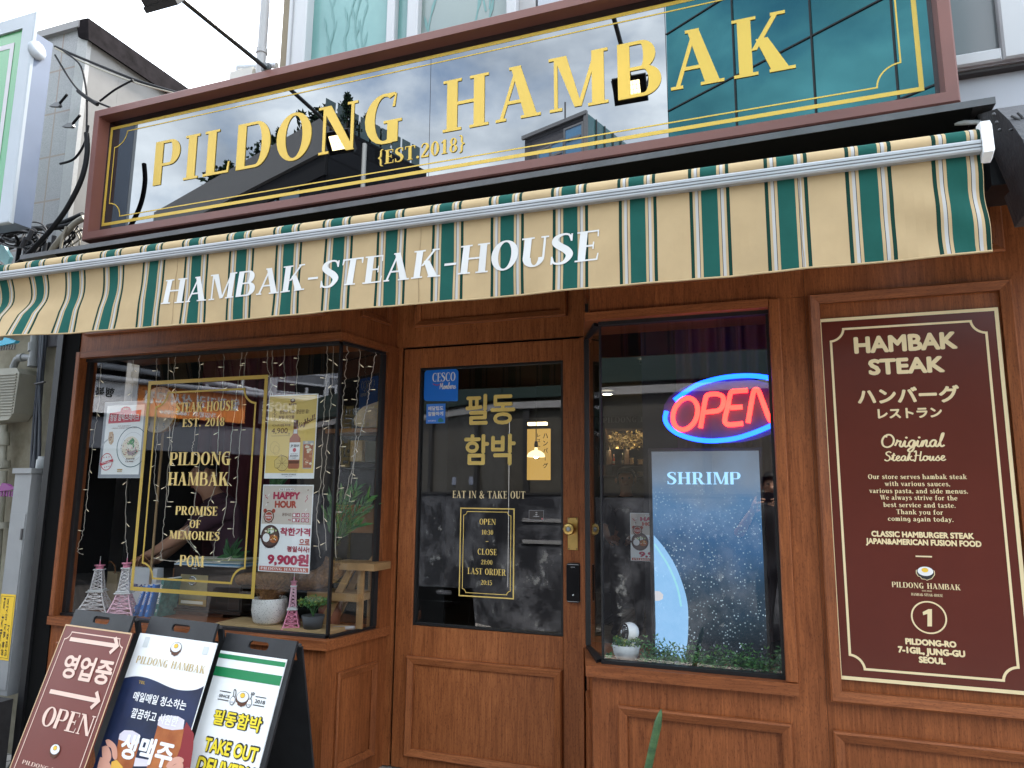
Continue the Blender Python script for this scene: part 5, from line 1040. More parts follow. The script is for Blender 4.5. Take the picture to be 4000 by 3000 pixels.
# ------------------------------------------------------------------ right window: neon, screen, camera, greenery
NP = Plane((0, 3.02, 0)); NR = emis('red_neon', (1, .018, .013), 3.0); NB = emis('blue_neon', (.004, .046, 1.0), 3.0)
neon = thing('neon_sign', 'glowing red OPEN neon sign inside a broken blue oval behind the right window', 'neon sign', tuple(NP.at(*zz6(1100, 1200))))
nb_ = mat('dark_acrylic', (.035, .035, .07), rough=.35)
def ntube(pts, m_, name, n_=6, r_=.0098):
    q = MB(); q.tube(smooth([tuple(NP.at(*zz6(*p_))) for p_ in pts], n_), r_, 10); return q.build(name, m_, neon)
ntube([(693, 858), (770, 800), (890, 728), (1050, 682), (1200, 662), (1330, 660), (1455, 676), (1560, 705), (1640, 745)], NB, 'blue_tube')
ntube([(630, 945), (618, 1015), (655, 1080), (730, 1132), (855, 1172), (1000, 1186), (1180, 1168), (1340, 1120), (1470, 1066), (1570, 1020)], NB, 'blue_tube')
ntube([(782 + 98 * math.cos(t) + 22 * math.sin(t), 968 - 128 * math.sin(t)) for t in [2 * PI * i / 24 for i in range(25)]], NR, 'red_letter', 3)
ntube([(905, 1082), (925, 960), (945, 850), (965, 815), (1040, 808), (1088, 835), (1085, 900), (1050, 940), (985, 950), (940, 955)], NR, 'red_letter')
q = MB(); q.tube(smooth([tuple(NP.at(*zz6(*p_))) for p_ in ((1288, 778), (1190, 785), (1150, 800), (1128, 900), (1102, 1010), (1115, 1048), (1160, 1055), (1250, 1045))], 6), .0098, 10); q.tube([NP.at(*zz6(1145, 918)), NP.at(*zz6(1245, 912))], .0098, 10); q.build('red_letter', NR, neon)
ntube([(1290, 1040), (1315, 890), (1335, 790), (1355, 772), (1378, 790), (1420, 900), (1462, 1005), (1485, 1022), (1510, 1000), (1530, 880), (1548, 770)], NR, 'red_letter')
q = MB(); a = NP.uv(*zz6(600, 1210)); b = NP.uv(*zz6(1640, 640)); q.prism(NP, circ((a[0] + b[0]) / 2, (a[1] + b[1]) / 2, (b[0] - a[0]) / 2, (b[1] - a[1]) / 2), -.030, -.026, nb_); q.build('backing_board', nb_, neon)
TP = Plane((0, 3.085, 0))
def z7(x, y): return 2300 + x * .4942, 1900 + y * .4942
a = TP.uv(*zz6(480, 1248)); b = TP.uv(*zz6(1405, 1248)); tz0 = TP.uv(*z7(520, 1345))[1] - .08
tvr = thing('display_screen', 'tall black display screen lit with a blue shrimp advert in the right window', 'screen', tuple(TP.pt((a[0] + b[0]) / 2, tz0, 0)))
u0, u1, v0, v1 = a[0], b[0], tz0, a[1]
q = MB(); q.frame(TP, u0, u1, v0, v1, .014, -.04, .006, BLACKM); q.build('bezel', BLACKM, tvr)
def screen_mat():
    M = bpy.data.materials.new('lit_blue_screen'); M.use_nodes = True; t = M.node_tree; t.nodes.clear(); K = t.links.new; nd = t.nodes.new
    o_ = nd('ShaderNodeOutputMaterial'); e = nd('ShaderNodeEmission'); K(e.outputs[0], o_.inputs[0]); tc_ = nd('ShaderNodeTexCoord'); sp = nd('ShaderNodeSeparateXYZ'); K(tc_.outputs['Object'], sp.inputs[0])
    mr = nd('ShaderNodeMapRange'); mr.inputs[1].default_value = 0; mr.inputs[2].default_value = v1 - v0; K(sp.outputs['Z'], mr.inputs[0])
    nz = nd('ShaderNodeTexNoise'); nz.inputs['Scale'].default_value = 5; nz.inputs['Detail'].default_value = 5; K(tc_.outputs['Object'], nz.inputs['Vector'])
    ad = nd('ShaderNodeMath'); ad.operation = 'MULTIPLY_ADD'; ad.inputs[1].default_value = .35; K(nz.outputs[0], ad.inputs[0]); K(mr.outputs[0], ad.inputs[2])
    su = nd('ShaderNodeMath'); su.operation = 'SUBTRACT'; su.inputs[1].default_value = .17; K(ad.outputs[0], su.inputs[0])
    cr = nd('ShaderNodeValToRGB'); el = cr.color_ramp.elements; el[0].position = .12; el[0].color = (.018, .022, .028, 1); el[1].position = 1; el[1].color = (.16, .19, .24, 1)
    for p_, c in ((.26, (.03, .05, .07, 1)), (.42, (.035, .075, .13, 1)), (.60, (.05, .14, .30, 1)), (.74, (.11, .24, .44, 1)), (.86, (.20, .28, .40, 1))):
        x = el.new(p_); x.color = c
    K(su.outputs[0], cr.inputs[0])
    vo = nd('ShaderNodeTexVoronoi'); vo.inputs['Scale'].default_value = 78; vo.inputs['Randomness'].default_value = 1; K(tc_.outputs['Object'], vo.inputs['Vector'])
    r3 = nd('ShaderNodeValToRGB'); r3.color_ramp.elements[0].position = .10; r3.color_ramp.elements[0].color = (1, 1, 1, 1); r3.color_ramp.elements[1].position = .28; r3.color_ramp.elements[1].color = (0, 0, 0, 1); K(vo.outputs['Distance'], r3.inputs[0])
    n3 = nd('ShaderNodeTexNoise'); n3.inputs['Scale'].default_value = 9; n3.inputs['Detail'].default_value = 5; K(tc_.outputs['Object'], n3.inputs['Vector']); r4 = nd('ShaderNodeValToRGB'); r4.color_ramp.elements[0].position = .34; r4.color_ramp.elements[1].position = .56; K(n3.outputs[0], r4.inputs[0])
    r5 = nd('ShaderNodeMapRange'); r5.inputs[1].default_value = .92; r5.inputs[2].default_value = .62; r5.clamp = True; K(mr.outputs[0], r5.inputs[0])
    m1 = nd('ShaderNodeMath'); m1.operation = 'MULTIPLY'; K(r3.outputs[0], m1.inputs[0]); K(r4.outputs[0], m1.inputs[1]); m2 = nd('ShaderNodeMath'); m2.operation = 'MULTIPLY'; K(m1.outputs[0], m2.inputs[0]); K(r5.outputs[0], m2.inputs[1])
    mx_ = nd('ShaderNodeMix'); mx_.data_type = 'RGBA'; K(m2.outputs[0], mx_.inputs['Factor']); K(cr.outputs[0], mx_.inputs[6]); mx_.inputs[7].default_value = (.62, .80, .92, 1); K(mx_.outputs[2], e.inputs[0]); e.inputs[1].default_value = .20
    return M
SCM = screen_mat(); q = MB(); q.pbox(TP, u0 + .0142, u1 - .0142, v0 + .0142, v1 - .0142, -.03, -.004, SCM); scr = q.build('screen', SCM, tvr)
q = MB(); sh = [TP.uv(*z7(*p_)) for p_ in ((512, 385), (560, 440), (620, 520), (690, 640), (750, 800), (780, 930), (786, 1050), (782, 1200), (765, 1330), (745, 1420), (540, 1420), (528, 1100), (518, 700))]
q.sheet(TP, smooth(sh + [sh[0]], 4)[:-1], -.0025, emis('pale_blue_shape', (.26, .50, .80), .26)); q.sheet(TP, [TP.uv(*z7(*p_)) for p_ in ((521, 825), (560, 830), (588, 855), (585, 890), (555, 905), (523, 905))], -.0020, emis('pale_orange_shape', (.52, .52, .55), .3))
for s_ in stroke([TP.uv(*z7(*p_)) for p_ in ((518, 455), (575, 540), (640, 650), (700, 800), (730, 950))], .008): q.sheet(TP, s_, -.0018, emis('pale_green_streak', (.26, .58, .66), .3))
q.build('picture', None, scr)
q = MB(); a = TP.uv(*zz6(636, 1537)); b = TP.uv(*zz6(1232, 1545)); c = TP.uv(*zz6(640, 1440)); write(q, TP, 'SHRIMP', a[0], b[0], a[1], c[1] - a[1], -.0022, emis('screen_letters', (.30, .58, .88), .36), sp=.07); q.build('lettering', None, scr)
# indoor camera, planter and leaves
p = W(2460, 2468, 3.02); c = Vector(p); sc_ = thing('indoor_camera', 'white ball shaped indoor camera standing in the small planter', 'camera', (c.x, c.y, c.z - .07)); wp = mat('glossy_white_plastic', (.88, .90, .88), rough=.3)
q = MB(); q.ball(c, .038, wp, 24, 16); ba = q.build('ball', wp, sc_); q = MB(); q.lathe(c + Vector((-.0, 0, -.066)), [(.030, 0), (.032, .012), (.027, .026), (.018, .032)], 20, wp); q.build('stand', wp, sc_)
fd = Vector((-.82, -.57, .05)).normalized(); q = MB(); q.lathe(c + fd * .0, [(.0335, .0195), (.031, .0225), (.022, .0318), (.010, .0372), (0, .0388)], 24, mat('camera_black', (.006, .006, .007), rough=.15), axis=fd); q.lathe(c + fd * .0375, [(.008, 0), (.006, .002), (0, .002)], 12, mat('lens_glint', (.4, .42, .45), rough=.2), axis=fd); q.build('lens_face', None, ba)
pc = G(2447, 2590, .848); pc = W(2447, 2590, 3.01); pot = thing('planter', 'small pale grey bowl planter in the lower left of the right window', 'planter', (pc.x, 3.01, .847))
q = MB(); q.lathe((pc.x, 3.01, .847), [(0, 0), (.038, 0), (.050, .02), (.058, .055), (.055, .058), (.050, .05), (.0, .045)], 24, mat('pale_concrete', (.62, .65, .66), rough=.8, var=.06, vscale=30)); q.build('bowl', None, pot)
rng = random.Random(21); q = MB()
for i in range(420):
    a_ = rng.uniform(0, 2 * PI); rr_ = .055 * math.sqrt(rng.random()); leaf(q, (pc.x + rr_ * math.cos(a_), 3.01 + rr_ * math.sin(a_), .897 + rng.uniform(0, .03)), rv(rng) + Vector((0, 0, .6)), rv(rng), rng.uniform(.008, .017), .008, LG[rng.choice((0, 1, 2, 4, 3))])
q.build('leaves', None, pot)
q = MB(); rng = random.Random(8)
for i in range(60):
    px = rng.uniform(2345, 3062); base = Vector((W(px, 2600, 3.0).x, rng.uniform(2.945, 3.01), .850))
    if abs(base.x - pc.x) < .06 and base.y > 2.97: base.y = 2.945
    if abs(base.x - pc.x) < .085: continue
    pts = [base]; d_ = Vector((rng.uniform(-1, 1), rng.uniform(-.25, .25), rng.uniform(.35, 1.2))).normalized()
    for k in range(6):
        d_ = (d_ + Vector((rng.uniform(-.4, .4), rng.uniform(-.15, .15), rng.uniform(-.35, .15)))).normalized(); nx = pts[-1] + d_ * .017
        nx.z = max(nx.z, .852); nx.y = min(max(nx.y, 2.935), 3.07); nx.x = min(max(nx.x, -.63), .02); pts.append(nx)
    q.tube(pts, .0011, 4, LG[3])
    for k in range(1, 7):
        for s_ in (1, -1): leaf(q, pts[k], Vector((s_ * rng.uniform(.3, 1), rng.uniform(-.6, .3), rng.uniform(-.2, .8))), rv(rng), rng.uniform(.012, .022), rng.uniform(.006, .010), LG[rng.choice((0, 0, 1, 1, 2, 3))])
for i in range(900):
    leaf(q, (rng.uniform(pc.x + .06, .02), rng.uniform(2.94, 3.04), .850 + abs(rng.gauss(0, .024))), rv(rng) + Vector((0, -.3, .3)), rv(rng), rng.uniform(.012, .024), rng.uniform(.006, .011), LG[rng.choice((0, 0, 1, 1, 2, 3))])
tag(q.build('leaf_garland', None, base=(-.3, 3.0, .847)), 'green trailing leaf garland along the bottom of the right window', 'garland')
# curtain behind the neon
def curtain(name, label, x0, x1, y, z0, z1, m_, seed, amp=.022, per=.075):
    rng = random.Random(seed); q = MB(); n_ = int((x1 - x0) / .008); ph = rng.uniform(0, 6); rows = [z0 + (z1 - z0) * i / 6 for i in range(7)]
    vs = []; fs = []
    for i in range(n_ + 1):
        x = x0 + (x1 - x0) * i / n_
        for j, z_ in enumerate(rows):
            a_ = amp * (.7 + .3 * (1 - j / 6)); vs.append((x, y + a_ * math.sin(x / per * 2 * PI + ph + .6 * math.sin(x * 9 + j * .3)) + .3 * a_ * math.sin(x * 60), z_))
    for i in range(n_):
        for j in range(6): fs.append((i * 7 + j, (i + 1) * 7 + j, (i + 1) * 7 + j + 1, i * 7 + j + 1))
    q.add(vs, fs, m_, True); return tag(q.build(name, m_), label, 'curtain')
curtain('curtain', 'dark brown pleated curtain behind the neon sign', W(2640, 1400, 3.33).x, .9, 3.33, .9, 2.55, mat('brown_curtain', (.10, .04, .04), rough=.8), 2)
curtain('curtain', 'dark maroon pleated curtain behind the gold lettering of the left window', W(560, 1800, 3.82).x, W(1130, 1800, 3.82).x, 3.82, .5, 2.55, mat('maroon_curtain', (.13, .032, .045), rough=.85), 4, .03, .11)

# ------------------------------------------------------------------ the other side of the street, seen in the glass and in the sign
class MPlane(Plane):
    """a real plane across the street measured by its mirror image in glass standing at y = my"""
    def __init__(s, o, u, my, v=(0, 0, 1)):
        super().__init__(o, u, v); s.my = my
        if s.n.y > 0: s.n = -s.n
    def pt(s, u, v, d=0.0):
        p = s.o + s.u * u + s.v * v + s.n * d; return Vector((p.x, 2 * s.my - p.y, p.z))
CONC = mat('stained_wall', (.035, .037, .045), rough=.9, vscale=1.6, col2=(.085, .088, .10), bump=.2, bscale=10)
def peel():
    M = bpy.data.materials.new('peeling_black_wall'); M.use_nodes = True; t = M.node_tree; b = t.nodes['Principled BSDF']; K = t.links.new; nd = t.nodes.new
    tc_ = nd('ShaderNodeTexCoord'); a = nd('ShaderNodeTexNoise'); a.inputs['Scale'].default_value = 2.6; a.inputs['Detail'].default_value = 12; a.inputs['Roughness'].default_value = .7; K(tc_.outputs['Object'], a.inputs['Vector'])
    r = nd('ShaderNodeValToRGB'); e = r.color_ramp.elements; e[0].position = .44; e[0].color = (.018, .020, .028, 1); e[1].position = .70; e[1].color = (.21, .22, .25, 1); K(a.outputs[0], r.inputs[0])
    c = nd('ShaderNodeTexNoise'); c.inputs['Scale'].default_value = 5.5; c.inputs['Detail'].default_value = 8; c.inputs['Roughness'].default_value = .75; K(tc_.outputs['Object'], c.inputs['Vector'])
    r2 = nd('ShaderNodeValToRGB'); e = r2.color_ramp.elements; e[0].position = .60; e[0].color = (0, 0, 0, 1); e[1].position = .63; e[1].color = (1, 1, 1, 1); K(c.outputs[0], r2.inputs[0])
    mx_ = nd('ShaderNodeMix'); mx_.data_type = 'RGBA'; K(r2.outputs[0], mx_.inputs['Factor']); K(r.outputs[0], mx_.inputs[6]); mx_.inputs[7].default_value = (.34, .36, .37, 1); K(mx_.outputs[2], b.inputs['Base Color']); b.inputs['Roughness'].default_value = .85; return M
PEEL = peel()
# wall in three bends, window band, gutter
ow = thing('opposite_wall', 'low black stained wall with a grey glazed band across the street behind the camera', 'wall', (-2, -1.5, 0))
ptsw = [(-7.2, -3.95), (-4.5, -2.2), (-2.9, -1.22), (4.5, -.98)]
bandm = mat('grey_panel_glass', (.085, .080, .070), rough=.35, var=.25, vscale=2); frm = mat('grey_alu_frame', (.30, .30, .31), rough=.5); dkf = mat('dark_frame', (.03, .03, .032), rough=.5); grn = mat('dark_green_fascia', (.008, .026, .023), rough=.6)
for i in range(3):
    (xa, ya), (xb, yb) = ptsw[i], ptsw[i + 1]; l = math.hypot(xb - xa, yb - ya); S = Plane((xa, ya, 0), ((xb - xa), (yb - ya), 0)); S.n = Vector((-(yb - ya), xb - xa, 0)).normalized()
    q = MB(); q.pbox(S, 0, l, 0, 1.50, -.15, 0, PEEL); q.build('lower_wall', PEEL, ow)
    q = MB(); q.pbox(S, 0, l, 1.5, 2.62, -.15, -.03, bandm); q.build('glazed_band', bandm, ow)
    q = MB(); q.pbox(S, 0, l, 2.50, 2.58, -.029, .03, frm); q.pbox(S, 0, l, 1.501, 1.53, -.029, .01, dkf)
    u = .25
    while u < l: q.pbox(S, u, u + .07, 1.531, 2.499, -.029, .012, dkf); u += 1.05
    q.build('frame', frm, ow)
    q = MB(); q.pbox(S, 0, l, 2.621, 2.95, -.15, .05, grn); q.build('fascia', grn, ow)
    q = MB()
    for k in range(1, 3) if i == 1 else ():  q.pbox(S, l * (.22 + .2 * k), l * (.22 + .2 * k) + .075, 1.62, 1.72, -.029, -.02, mat('paper_notice', (.30, .34, .45)))
    if i == 1: q.build('notice', None, ow)
S = Plane((-2.9, -1.22, 0), (7.4, .24, 0)); S.n = Vector((-.24, 7.4, 0)).normalized()
q = MB(); q.pbox(S, .25, .95, 1.20, 1.24, .002, .02, frm); q.pbox(S, .25, .95, .96, 1.0, .002, .02, frm); tag(q.build('wall_rack', frm), 'pair of pale metal bars fixed on the stained wall across the street', 'rack')
# parking entrance with banners, left
MLn = MPlane((-9.61, 8.0, 0), (.46, .89, 0), 2.914)
pk = thing('parking_building', 'grey parking building with a pale canopy and pipe rails across the street', 'building', (-9, -4, 0))
gw = mat('blue_grey_cladding', (.13, .142, .17), rough=.6, var=.1); whb = mat('white_steel', (.34, .36, .40), rough=.5)
def mb4(x0, y0, x1, y1): a = MLn.uv(x0, y1); b = MLn.uv(x1, y0); return min(a[0], b[0]), max(a[0], b[0]), min(a[1], b[1]), max(a[1], b[1])
ua = MLn.uv(300, 1700)[0]; ub = MLn.uv(1420, 1700)[0]
q = MB(); q.pbox(MLn, ua - 1.5, ub + 4, 2.15, 2.62, -.3, -.02, gw); q.build('beam', gw, pk)
q = MB(); q.pbox(MLn, ua - 1.5, ub + 4, 0, 4.4, -3.2, -3.0, mat('deep_shade_wall', (.012, .012, .013), rough=.9, spec=.05)); q.pbox(MLn, ua - 1.5, ub + 4, 3.55, 4.3, -.6, -.2, gw); q.pbox(MLn, ua - 1.5, ub + 4, 3.30, 3.40, -2.99, -.31, mat('deep_shade_wall', (.012, .012, .013))); q.build('wall', None, pk)  # deep shade is put into this colour; slab added to shade the bay
q = MB(); u = MLn.uv(730, 1420)[0]; q.pbox(MLn, ua - 1, u, 3.62, 3.80, -.15, .35, mat('pale_canopy', (.26, .27, .30), rough=.5)); q.build('canopy', None, pk)
q = MB(); q.tube([MLn.pt(ua - .5, 3.42, .1), MLn.pt(ua + .8, 3.38, .1), MLn.pt(ua + 2.2, 3.30, .1), MLn.pt(ub * .6, 3.22, .1), MLn.pt(ub + 2, 3.25, .1)], .05, 8, whb); q.tube([MLn.pt(ua - .5, 3.22, .12), MLn.pt(ub + 2, 3.16, .12)], .045, 8, whb)
for i in range(12): q.tube([MLn.pt(ua + i * .6, 3.22, .11), MLn.pt(ua + i * .6, 3.42 + .12 * (i % 3), .11)], .03, 6, whb)
u2 = MLn.uv(1050, 1600)[0]
for i in range(3): q.pbox(MLn, u2, ub + 1.6, 3.30 + .2 * i, 3.34 + .2 * i, -.1, -.05, whb); q.pbox(MLn, u2 + i * 1.1, u2 + i * 1.1 + .09, 3.2, 4.0, -.1, -.04, whb)
q.build('rail', whb, pk)
def banner(x0, x1, z0, z1, col_, txts, label, dd):
    u0, u1 = MLn.uv(x0, 1560)[0], MLn.uv(x1, 1560)[0]; m_ = mat('banner_%d' % x0, col_, rough=.6); q = MB(); q.pbox(MLn, u0, u1, z0, z1, dd, dd + .02, m_); b = tag(q.build('banner', m_), label, 'banner', 'banners of the parking lot across the street')
    q = MB(); ink = mat('banner_ink', (.03, .03, .03)) if sum(col_) > 1.5 else mat('banner_white', (.8, .8, .82))
    for t_, f0, f1, g0, g1 in txts: write(q, MLn, t_, u1 - (u1 - u0) * f0, u1 - (u1 - u0) * f1, z0 + (z1 - z0) * g0, (z1 - z0) * (g1 - g0), dd + .023, ink, font='sans', off=.03, ybox=True)
    q.build('lettering', ink, b)
banner(320, 533, 2.68, 3.17, (.80, .81, .84), (('행복우', .44, .97, .50, .80),), 'pale grey banner with black lettering on the parking building across the street', .02)
banner(534, 957, 2.68, 3.17, (.78, .24, .04), (('월 정기권 상시 모집', .06, .94, .42, .84), ('가입문의 1688-1054', .28, .80, .10, .28)), 'orange banner with white lettering on the parking building across the street', .022)
banner(1012, 1420, 2.70, 3.22, (.07, .07, .085), (('정기권 165,000원', .04, .98, .42, .86), ('평일 08:00 · 문의 1688-1054 PARKING', .05, .97, .12, .26)), 'dark banner with white lettering on the parking building across the street', .024)
# dark parked car
def car(cx, cy, ang):
    r = thing('parked_car', 'dark parked car with a bright window line across the street', 'car', (cx, cy, 0)); u = Vector((math.cos(ang), math.sin(ang), 0)); P = Plane((cx, cy, 0), u); P.n = Vector((-u.y, u.x, 0)); pm = mat('dark_car_paint', (.012, .013, .017), rough=.15, coat=.8)
    side = [(-2.2, .35), (-2.25, .7), (-2.1, .95), (-1.2, 1.02), (-.55, 1.42), (.9, 1.45), (1.75, 1.05), (2.2, .95), (2.25, .35)]
    q = MB(); q.prism(P, side, -.85, .85, pm); bd_ = q.build('body', pm, r)
    q = MB(); q.prism(P, [(-1.02, 1.04), (-.50, 1.36), (.2, 1.39), (.2, 1.04)], .851, .858); q.prism(P, [(.28, 1.04), (.28, 1.39), (.86, 1.39), (1.5, 1.06)], .851, .858); q.build('side_window', mat('car_glass', (.01, .012, .015), rough=.05, coat=.5), r)
    q = MB(); q.tube([P.pt(-1.1, 1.03, .86), P.pt(1.6, 1.04, .86)], .012, 6); q.tube([P.pt(-1.05, 1.06, .86), P.pt(-.52, 1.40, .86), P.pt(.88, 1.43, .86), P.pt(1.6, 1.06, .86)], .012, 6); q.tube([P.pt(-2.2, .45, .86), P.pt(2.2, .45, .86)], .02, 6); q.build('chrome_trim', mat('chrome', (.8, .82, .85), rough=.12, metal=1), r)
    for x in (-1.4, 1.4):
        q = MB(); q.lathe(P.pt(x, .32, .68), [(0, 0), (.32, 0), (.32, .19), (.2, .2), (.19, .17), (0, .17)], 20, BLACK, axis=P.n); w_ = q.build('wheel', BLACK, r); q = MB(); q.lathe(P.pt(x, .32, .855), [(.19, 0), (.05, .01), (0, .012)], 10, GREYM, axis=P.n); q.build('rim', GREYM, w_)
    for x in (-2.24, 2.23): q = MB(); q.pbox(P, x, x + .02, .7, .82, .45, .80); q.build('headlight' if x > 0 else 'tail_light', WHITEP if x > 0 else mat('red_lamp', (.4, .02, .02)), r)
car(-13.0, -7.6, .12)
q = MB(); q.add([(-26, -10.4, .004), (-7, -8.8, .004), (-7, -7.4, .004), (-26, -8.6, .004)], [(0, 1, 2, 3)]); tag(q.build('red_lane_marking', mat('red_road_paint', (.30, .05, .04), rough=.8, var=.2)), kind='structure')
q = MB(); q.add([(-26, -8.3, .004), (-7, -7.1, .004), (-7, -6.95, .004), (-26, -8.1, .004)], [(0, 1, 2, 3)]); tag(q.build('yellow_road_line', mat('yellow_road_paint', (.45, .28, .04), rough=.8)), kind='structure')
# ------------------------------------------------------------------ tall buildings mirrored in the sign
MS = 2.79
def corner_block(name, label, cpx, cpy, Ym, lx, rx, hL, mL, mR, top, h0=0):
    """box building whose near corner is seen at (cpx, cpy) in the mirror, left / right ends at columns lx, rx"""
    c = W(cpx, cpy, Ym); dl = Vector((-.934, .358, 0)); dr = Vector((.322, .947, 0)); PLm = MPlane((c.x, c.y, 0), dl, MS); PRm = MPlane((c.x, c.y, 0), dr, MS)
    ul = PLm.uv(lx, cpy)[0]; ur = PRm.uv(rx, cpy)[0]; z = c.z
    r = thing(name, label, 'building', (c.x, 2 * MS - c.y, 0))
    nl = Vector((-.358, -.934, 0)); PLm.n = nl; nr = Vector((.947, -.322, 0)); PRm.n = nr
    a = PLm.pt(0, 0); b = PLm.pt(ul, 0); e = PRm.pt(ur, 0); f = b + (e - a)
    q = MB(); q.add([a, b, f, e] + [p_ + Vector((0, 0, z)) for p_ in (a, b, f, e)], [(0, 1, 5, 4)], mL); q.build('wall', mL, r)
    q = MB(); q.add([a, b, f, e] + [p_ + Vector((0, 0, z)) for p_ in (a, b, f, e)], [(0, 4, 7, 3), (2, 3, 7, 6), (1, 2, 6, 5), (4, 5, 6, 7)], mR); q.build('wall', mR, r)
    return r, PLm, PRm, ul, ur, z
def slate(name, col_, row, wd):
    M = bpy.data.materials.new(name); M.use_nodes = True; t = M.node_tree; b = t.nodes['Principled BSDF']; K = t.links.new
    tc_ = t.nodes.new('ShaderNodeTexCoord'); mp_ = t.nodes.new('ShaderNodeMapping'); mp_.inputs['Rotation'].default_value = (PI / 2, 0, 0); K(tc_.outputs['Object'], mp_.inputs[0])
    br = t.nodes.new('ShaderNodeTexBrick'); br.inputs['Scale'].default_value = 1; br.inputs['Row Height'].default_value = row; br.inputs['Brick Width'].default_value = wd; br.inputs['Mortar Size'].default_value = .03; br.inputs['Color1'].default_value = (*col_, 1); br.inputs['Color2'].default_value = (*[c * 1.35 for c in col_], 1); br.inputs['Mortar'].default_value = (*[c * .55 for c in col_], 1)
    K(mp_.outputs[0], br.inputs[0]); K(br.outputs[0], b.inputs['Base Color']); b.inputs['Roughness'].default_value = .7; b.inputs['Specular IOR Level'].default_value = .08; return M
SLT = slate('black_slate', (.012, .013, .016), .6, 1.4); GST = slate('grey_stone', (.075, .073, .080), 1.2, 2.4)
r, PLm, PRm, ul, ur, z = corner_block('slate_building', 'black slate building with a roof garden mirrored in the left of the sign', 1290, 478, 20, 655, 1672, 0, SLT, SLT, 0)
q = MB(); q.pbox(PLm, .0, ul, z - 1.2, z + .15, .02, .25, mat('grey_fascia', (.13, .13, .135), rough=.7, spec=.1)); q.pbox(PLm, .0, ul, z - 2.0, z - 1.22, .02, .12, mat('dark_fascia', (.014, .014, .016), rough=.7, spec=.1)); q.build('parapet', None, r)
q = MB()
for i in range(7):
    uu = ul * (.12 + i * .11); q.pbox(PLm, uu, uu + ul * .095, z - 4.6, z - 2.05, .02, .06, mat('blue_dark_glass', (.03, .065, .11), rough=.1, coat=.6))
q.build('window', None, r)
q = MB(); q.tube([PRm.pt(ur * .32, z - 6, .05), PRm.pt(ur * .32, z - .2, .05)], .09, 6); q.build('drain_pipe', mat('pale_pipe2', (.5, .5, .5)), r)
q = MB()
for k in range(9): q.pbox(PRm, ur * k / 9 + .05, ur * (k + 1) / 9 - .05, z + .1, z + 1.1, -.4, -.38, mat('rail_glass', (.10, .13, .14), rough=.1))
q.build('roof_rail', None, r)
def roof_tree(name, label, p, h, wd, seed, cone, grp):
    rng = random.Random(seed); r_ = thing(name, label, 'tree', tuple(p), grp); q = MB(); q.tube([p, p + Vector((.05, 0, h * .35)), p + Vector((0, .03, h * .8))], [h * .03, h * .022, h * .006], 7); q.build('trunk', mat('dark_bark', (.04, .03, .02), rough=.9), r_)
    q = MB()
    for i in range(650):
        t = rng.random() ** .8; rad = wd * ((1 - t) * .9 + .08 if cone else math.sin(min(1, t * 1.15 + .12) * PI) ** .6); a_ = rng.uniform(0, 2 * PI); rr_ = rad * math.sqrt(rng.random()) * (1 + .25 * math.sin(a_ * 3 + seed + t * 6))
        leaf(q, p + Vector((rr_ * math.cos(a_), rr_ * math.sin(a_), h * (.12 + .9 * t))), rv(rng) + Vector((0, 0, .2)), rv(rng), wd * rng.uniform(.15, .3), wd * .16, mat('roof_leaf', (.010, .026, .012), rough=.7, spec=.1))
    q.build('crown', None, r_)
for i, (px, py, h, wd, cone, lb) in enumerate(((1262, 470, 1.7, .55, True, 'tall pointed conifer on the roof corner of the slate building'), (1095, 590, 1.5, .5, True, 'pointed conifer farther down the roof edge of the slate building'), (1000, 640, 1.7, 1.0, False, 'low round bush at the left on the roof of the slate building'), (1180, 540, 1.6, 1.1, False, 'round bush between the two conifers on the slate roof'), (800, 740, 1.6, 1.1, False, 'leftmost loose shrub on the roof of the slate building'), (925, 680, 1.1, .8, False, 'smallest shrub on the roof of the slate building'))):
    u = PLm.uv(px, py)[0]; p = PLm.pt(u, z, -1.0); roof_tree('roof_conifer' if cone else 'roof_shrub', lb, p, h, wd, i + 3, cone, 'trees of the roof garden')
for i, (f, h, wd, lb) in enumerate(((.35, 1.5, .9, 'bush behind the glass rail near the sign letters G'), (.62, 2.0, 1.1, 'larger bush at the right end of the slate roof'))):
    p = PRm.pt(ur * f, z, -1.6); roof_tree('roof_shrub', lb, p, h, wd, i + 30, False, 'trees of the roof garden')
r, PLm, PRm, ul, ur, z = corner_block('office_building', 'grey stone office building with blue windows mirrored in the middle of the sign', 2291, 440, 35, 2051, 2478, 0, GST, mat('teal_side_glass', (.05, .15, .16), rough=.15, coat=.6), 0)
bg_ = mat('blue_window_glass', (.05, .19, .36), rough=.06, coat=.8); ft = mat('pale_trim', (.17, .17, .18), rough=.5)
q = MB(); q.pbox(PLm, -.1, ul + .1, z - .16, z + .05, .03, .2, ft); q.pbox(PLm, -.12, .10, 0, z - .17, .03, .15, ft); q.build('trim', ft, r)
for (f0, f1, g0, g1) in ((.34, .54, 1.15, 5.5), (.55, .74, 1.25, 5.5), (.05, .31, .6, 2.3), (.05, .31, 3.4, 5.5), (.34, .74, 6.4, 9.0), (.86, .98, 2.0, 6.0)):
    q = MB(); q.pbox(PLm, ul * f0, ul * f1, z - g1, z - g0, .03, .12, bg_); w_ = q.build('window', bg_, r); q = MB(); q.frame(PLm, ul * f0 - .1, ul * f1 + .1, z - g1 - .1, z - g0 + .1, .12, .03, .16, ft); q.pbox(PLm, ul * f0 + .08, ul * f1 - .08, z - g0 - .75, z - g0 - .62, .125, .2, ft); q.build('window_frame', ft, w_)
q = MB()
for i in range(1, 6): q.pbox(PRm, .3, ur, z - i * 2.1, z - i * 2.1 + .08, .03, .06, dkf); q.pbox(PRm, ur * i / 6, ur * i / 6 + .09, z - 14, z, .03, .065, dkf)
q.build('mullion', dkf, r)
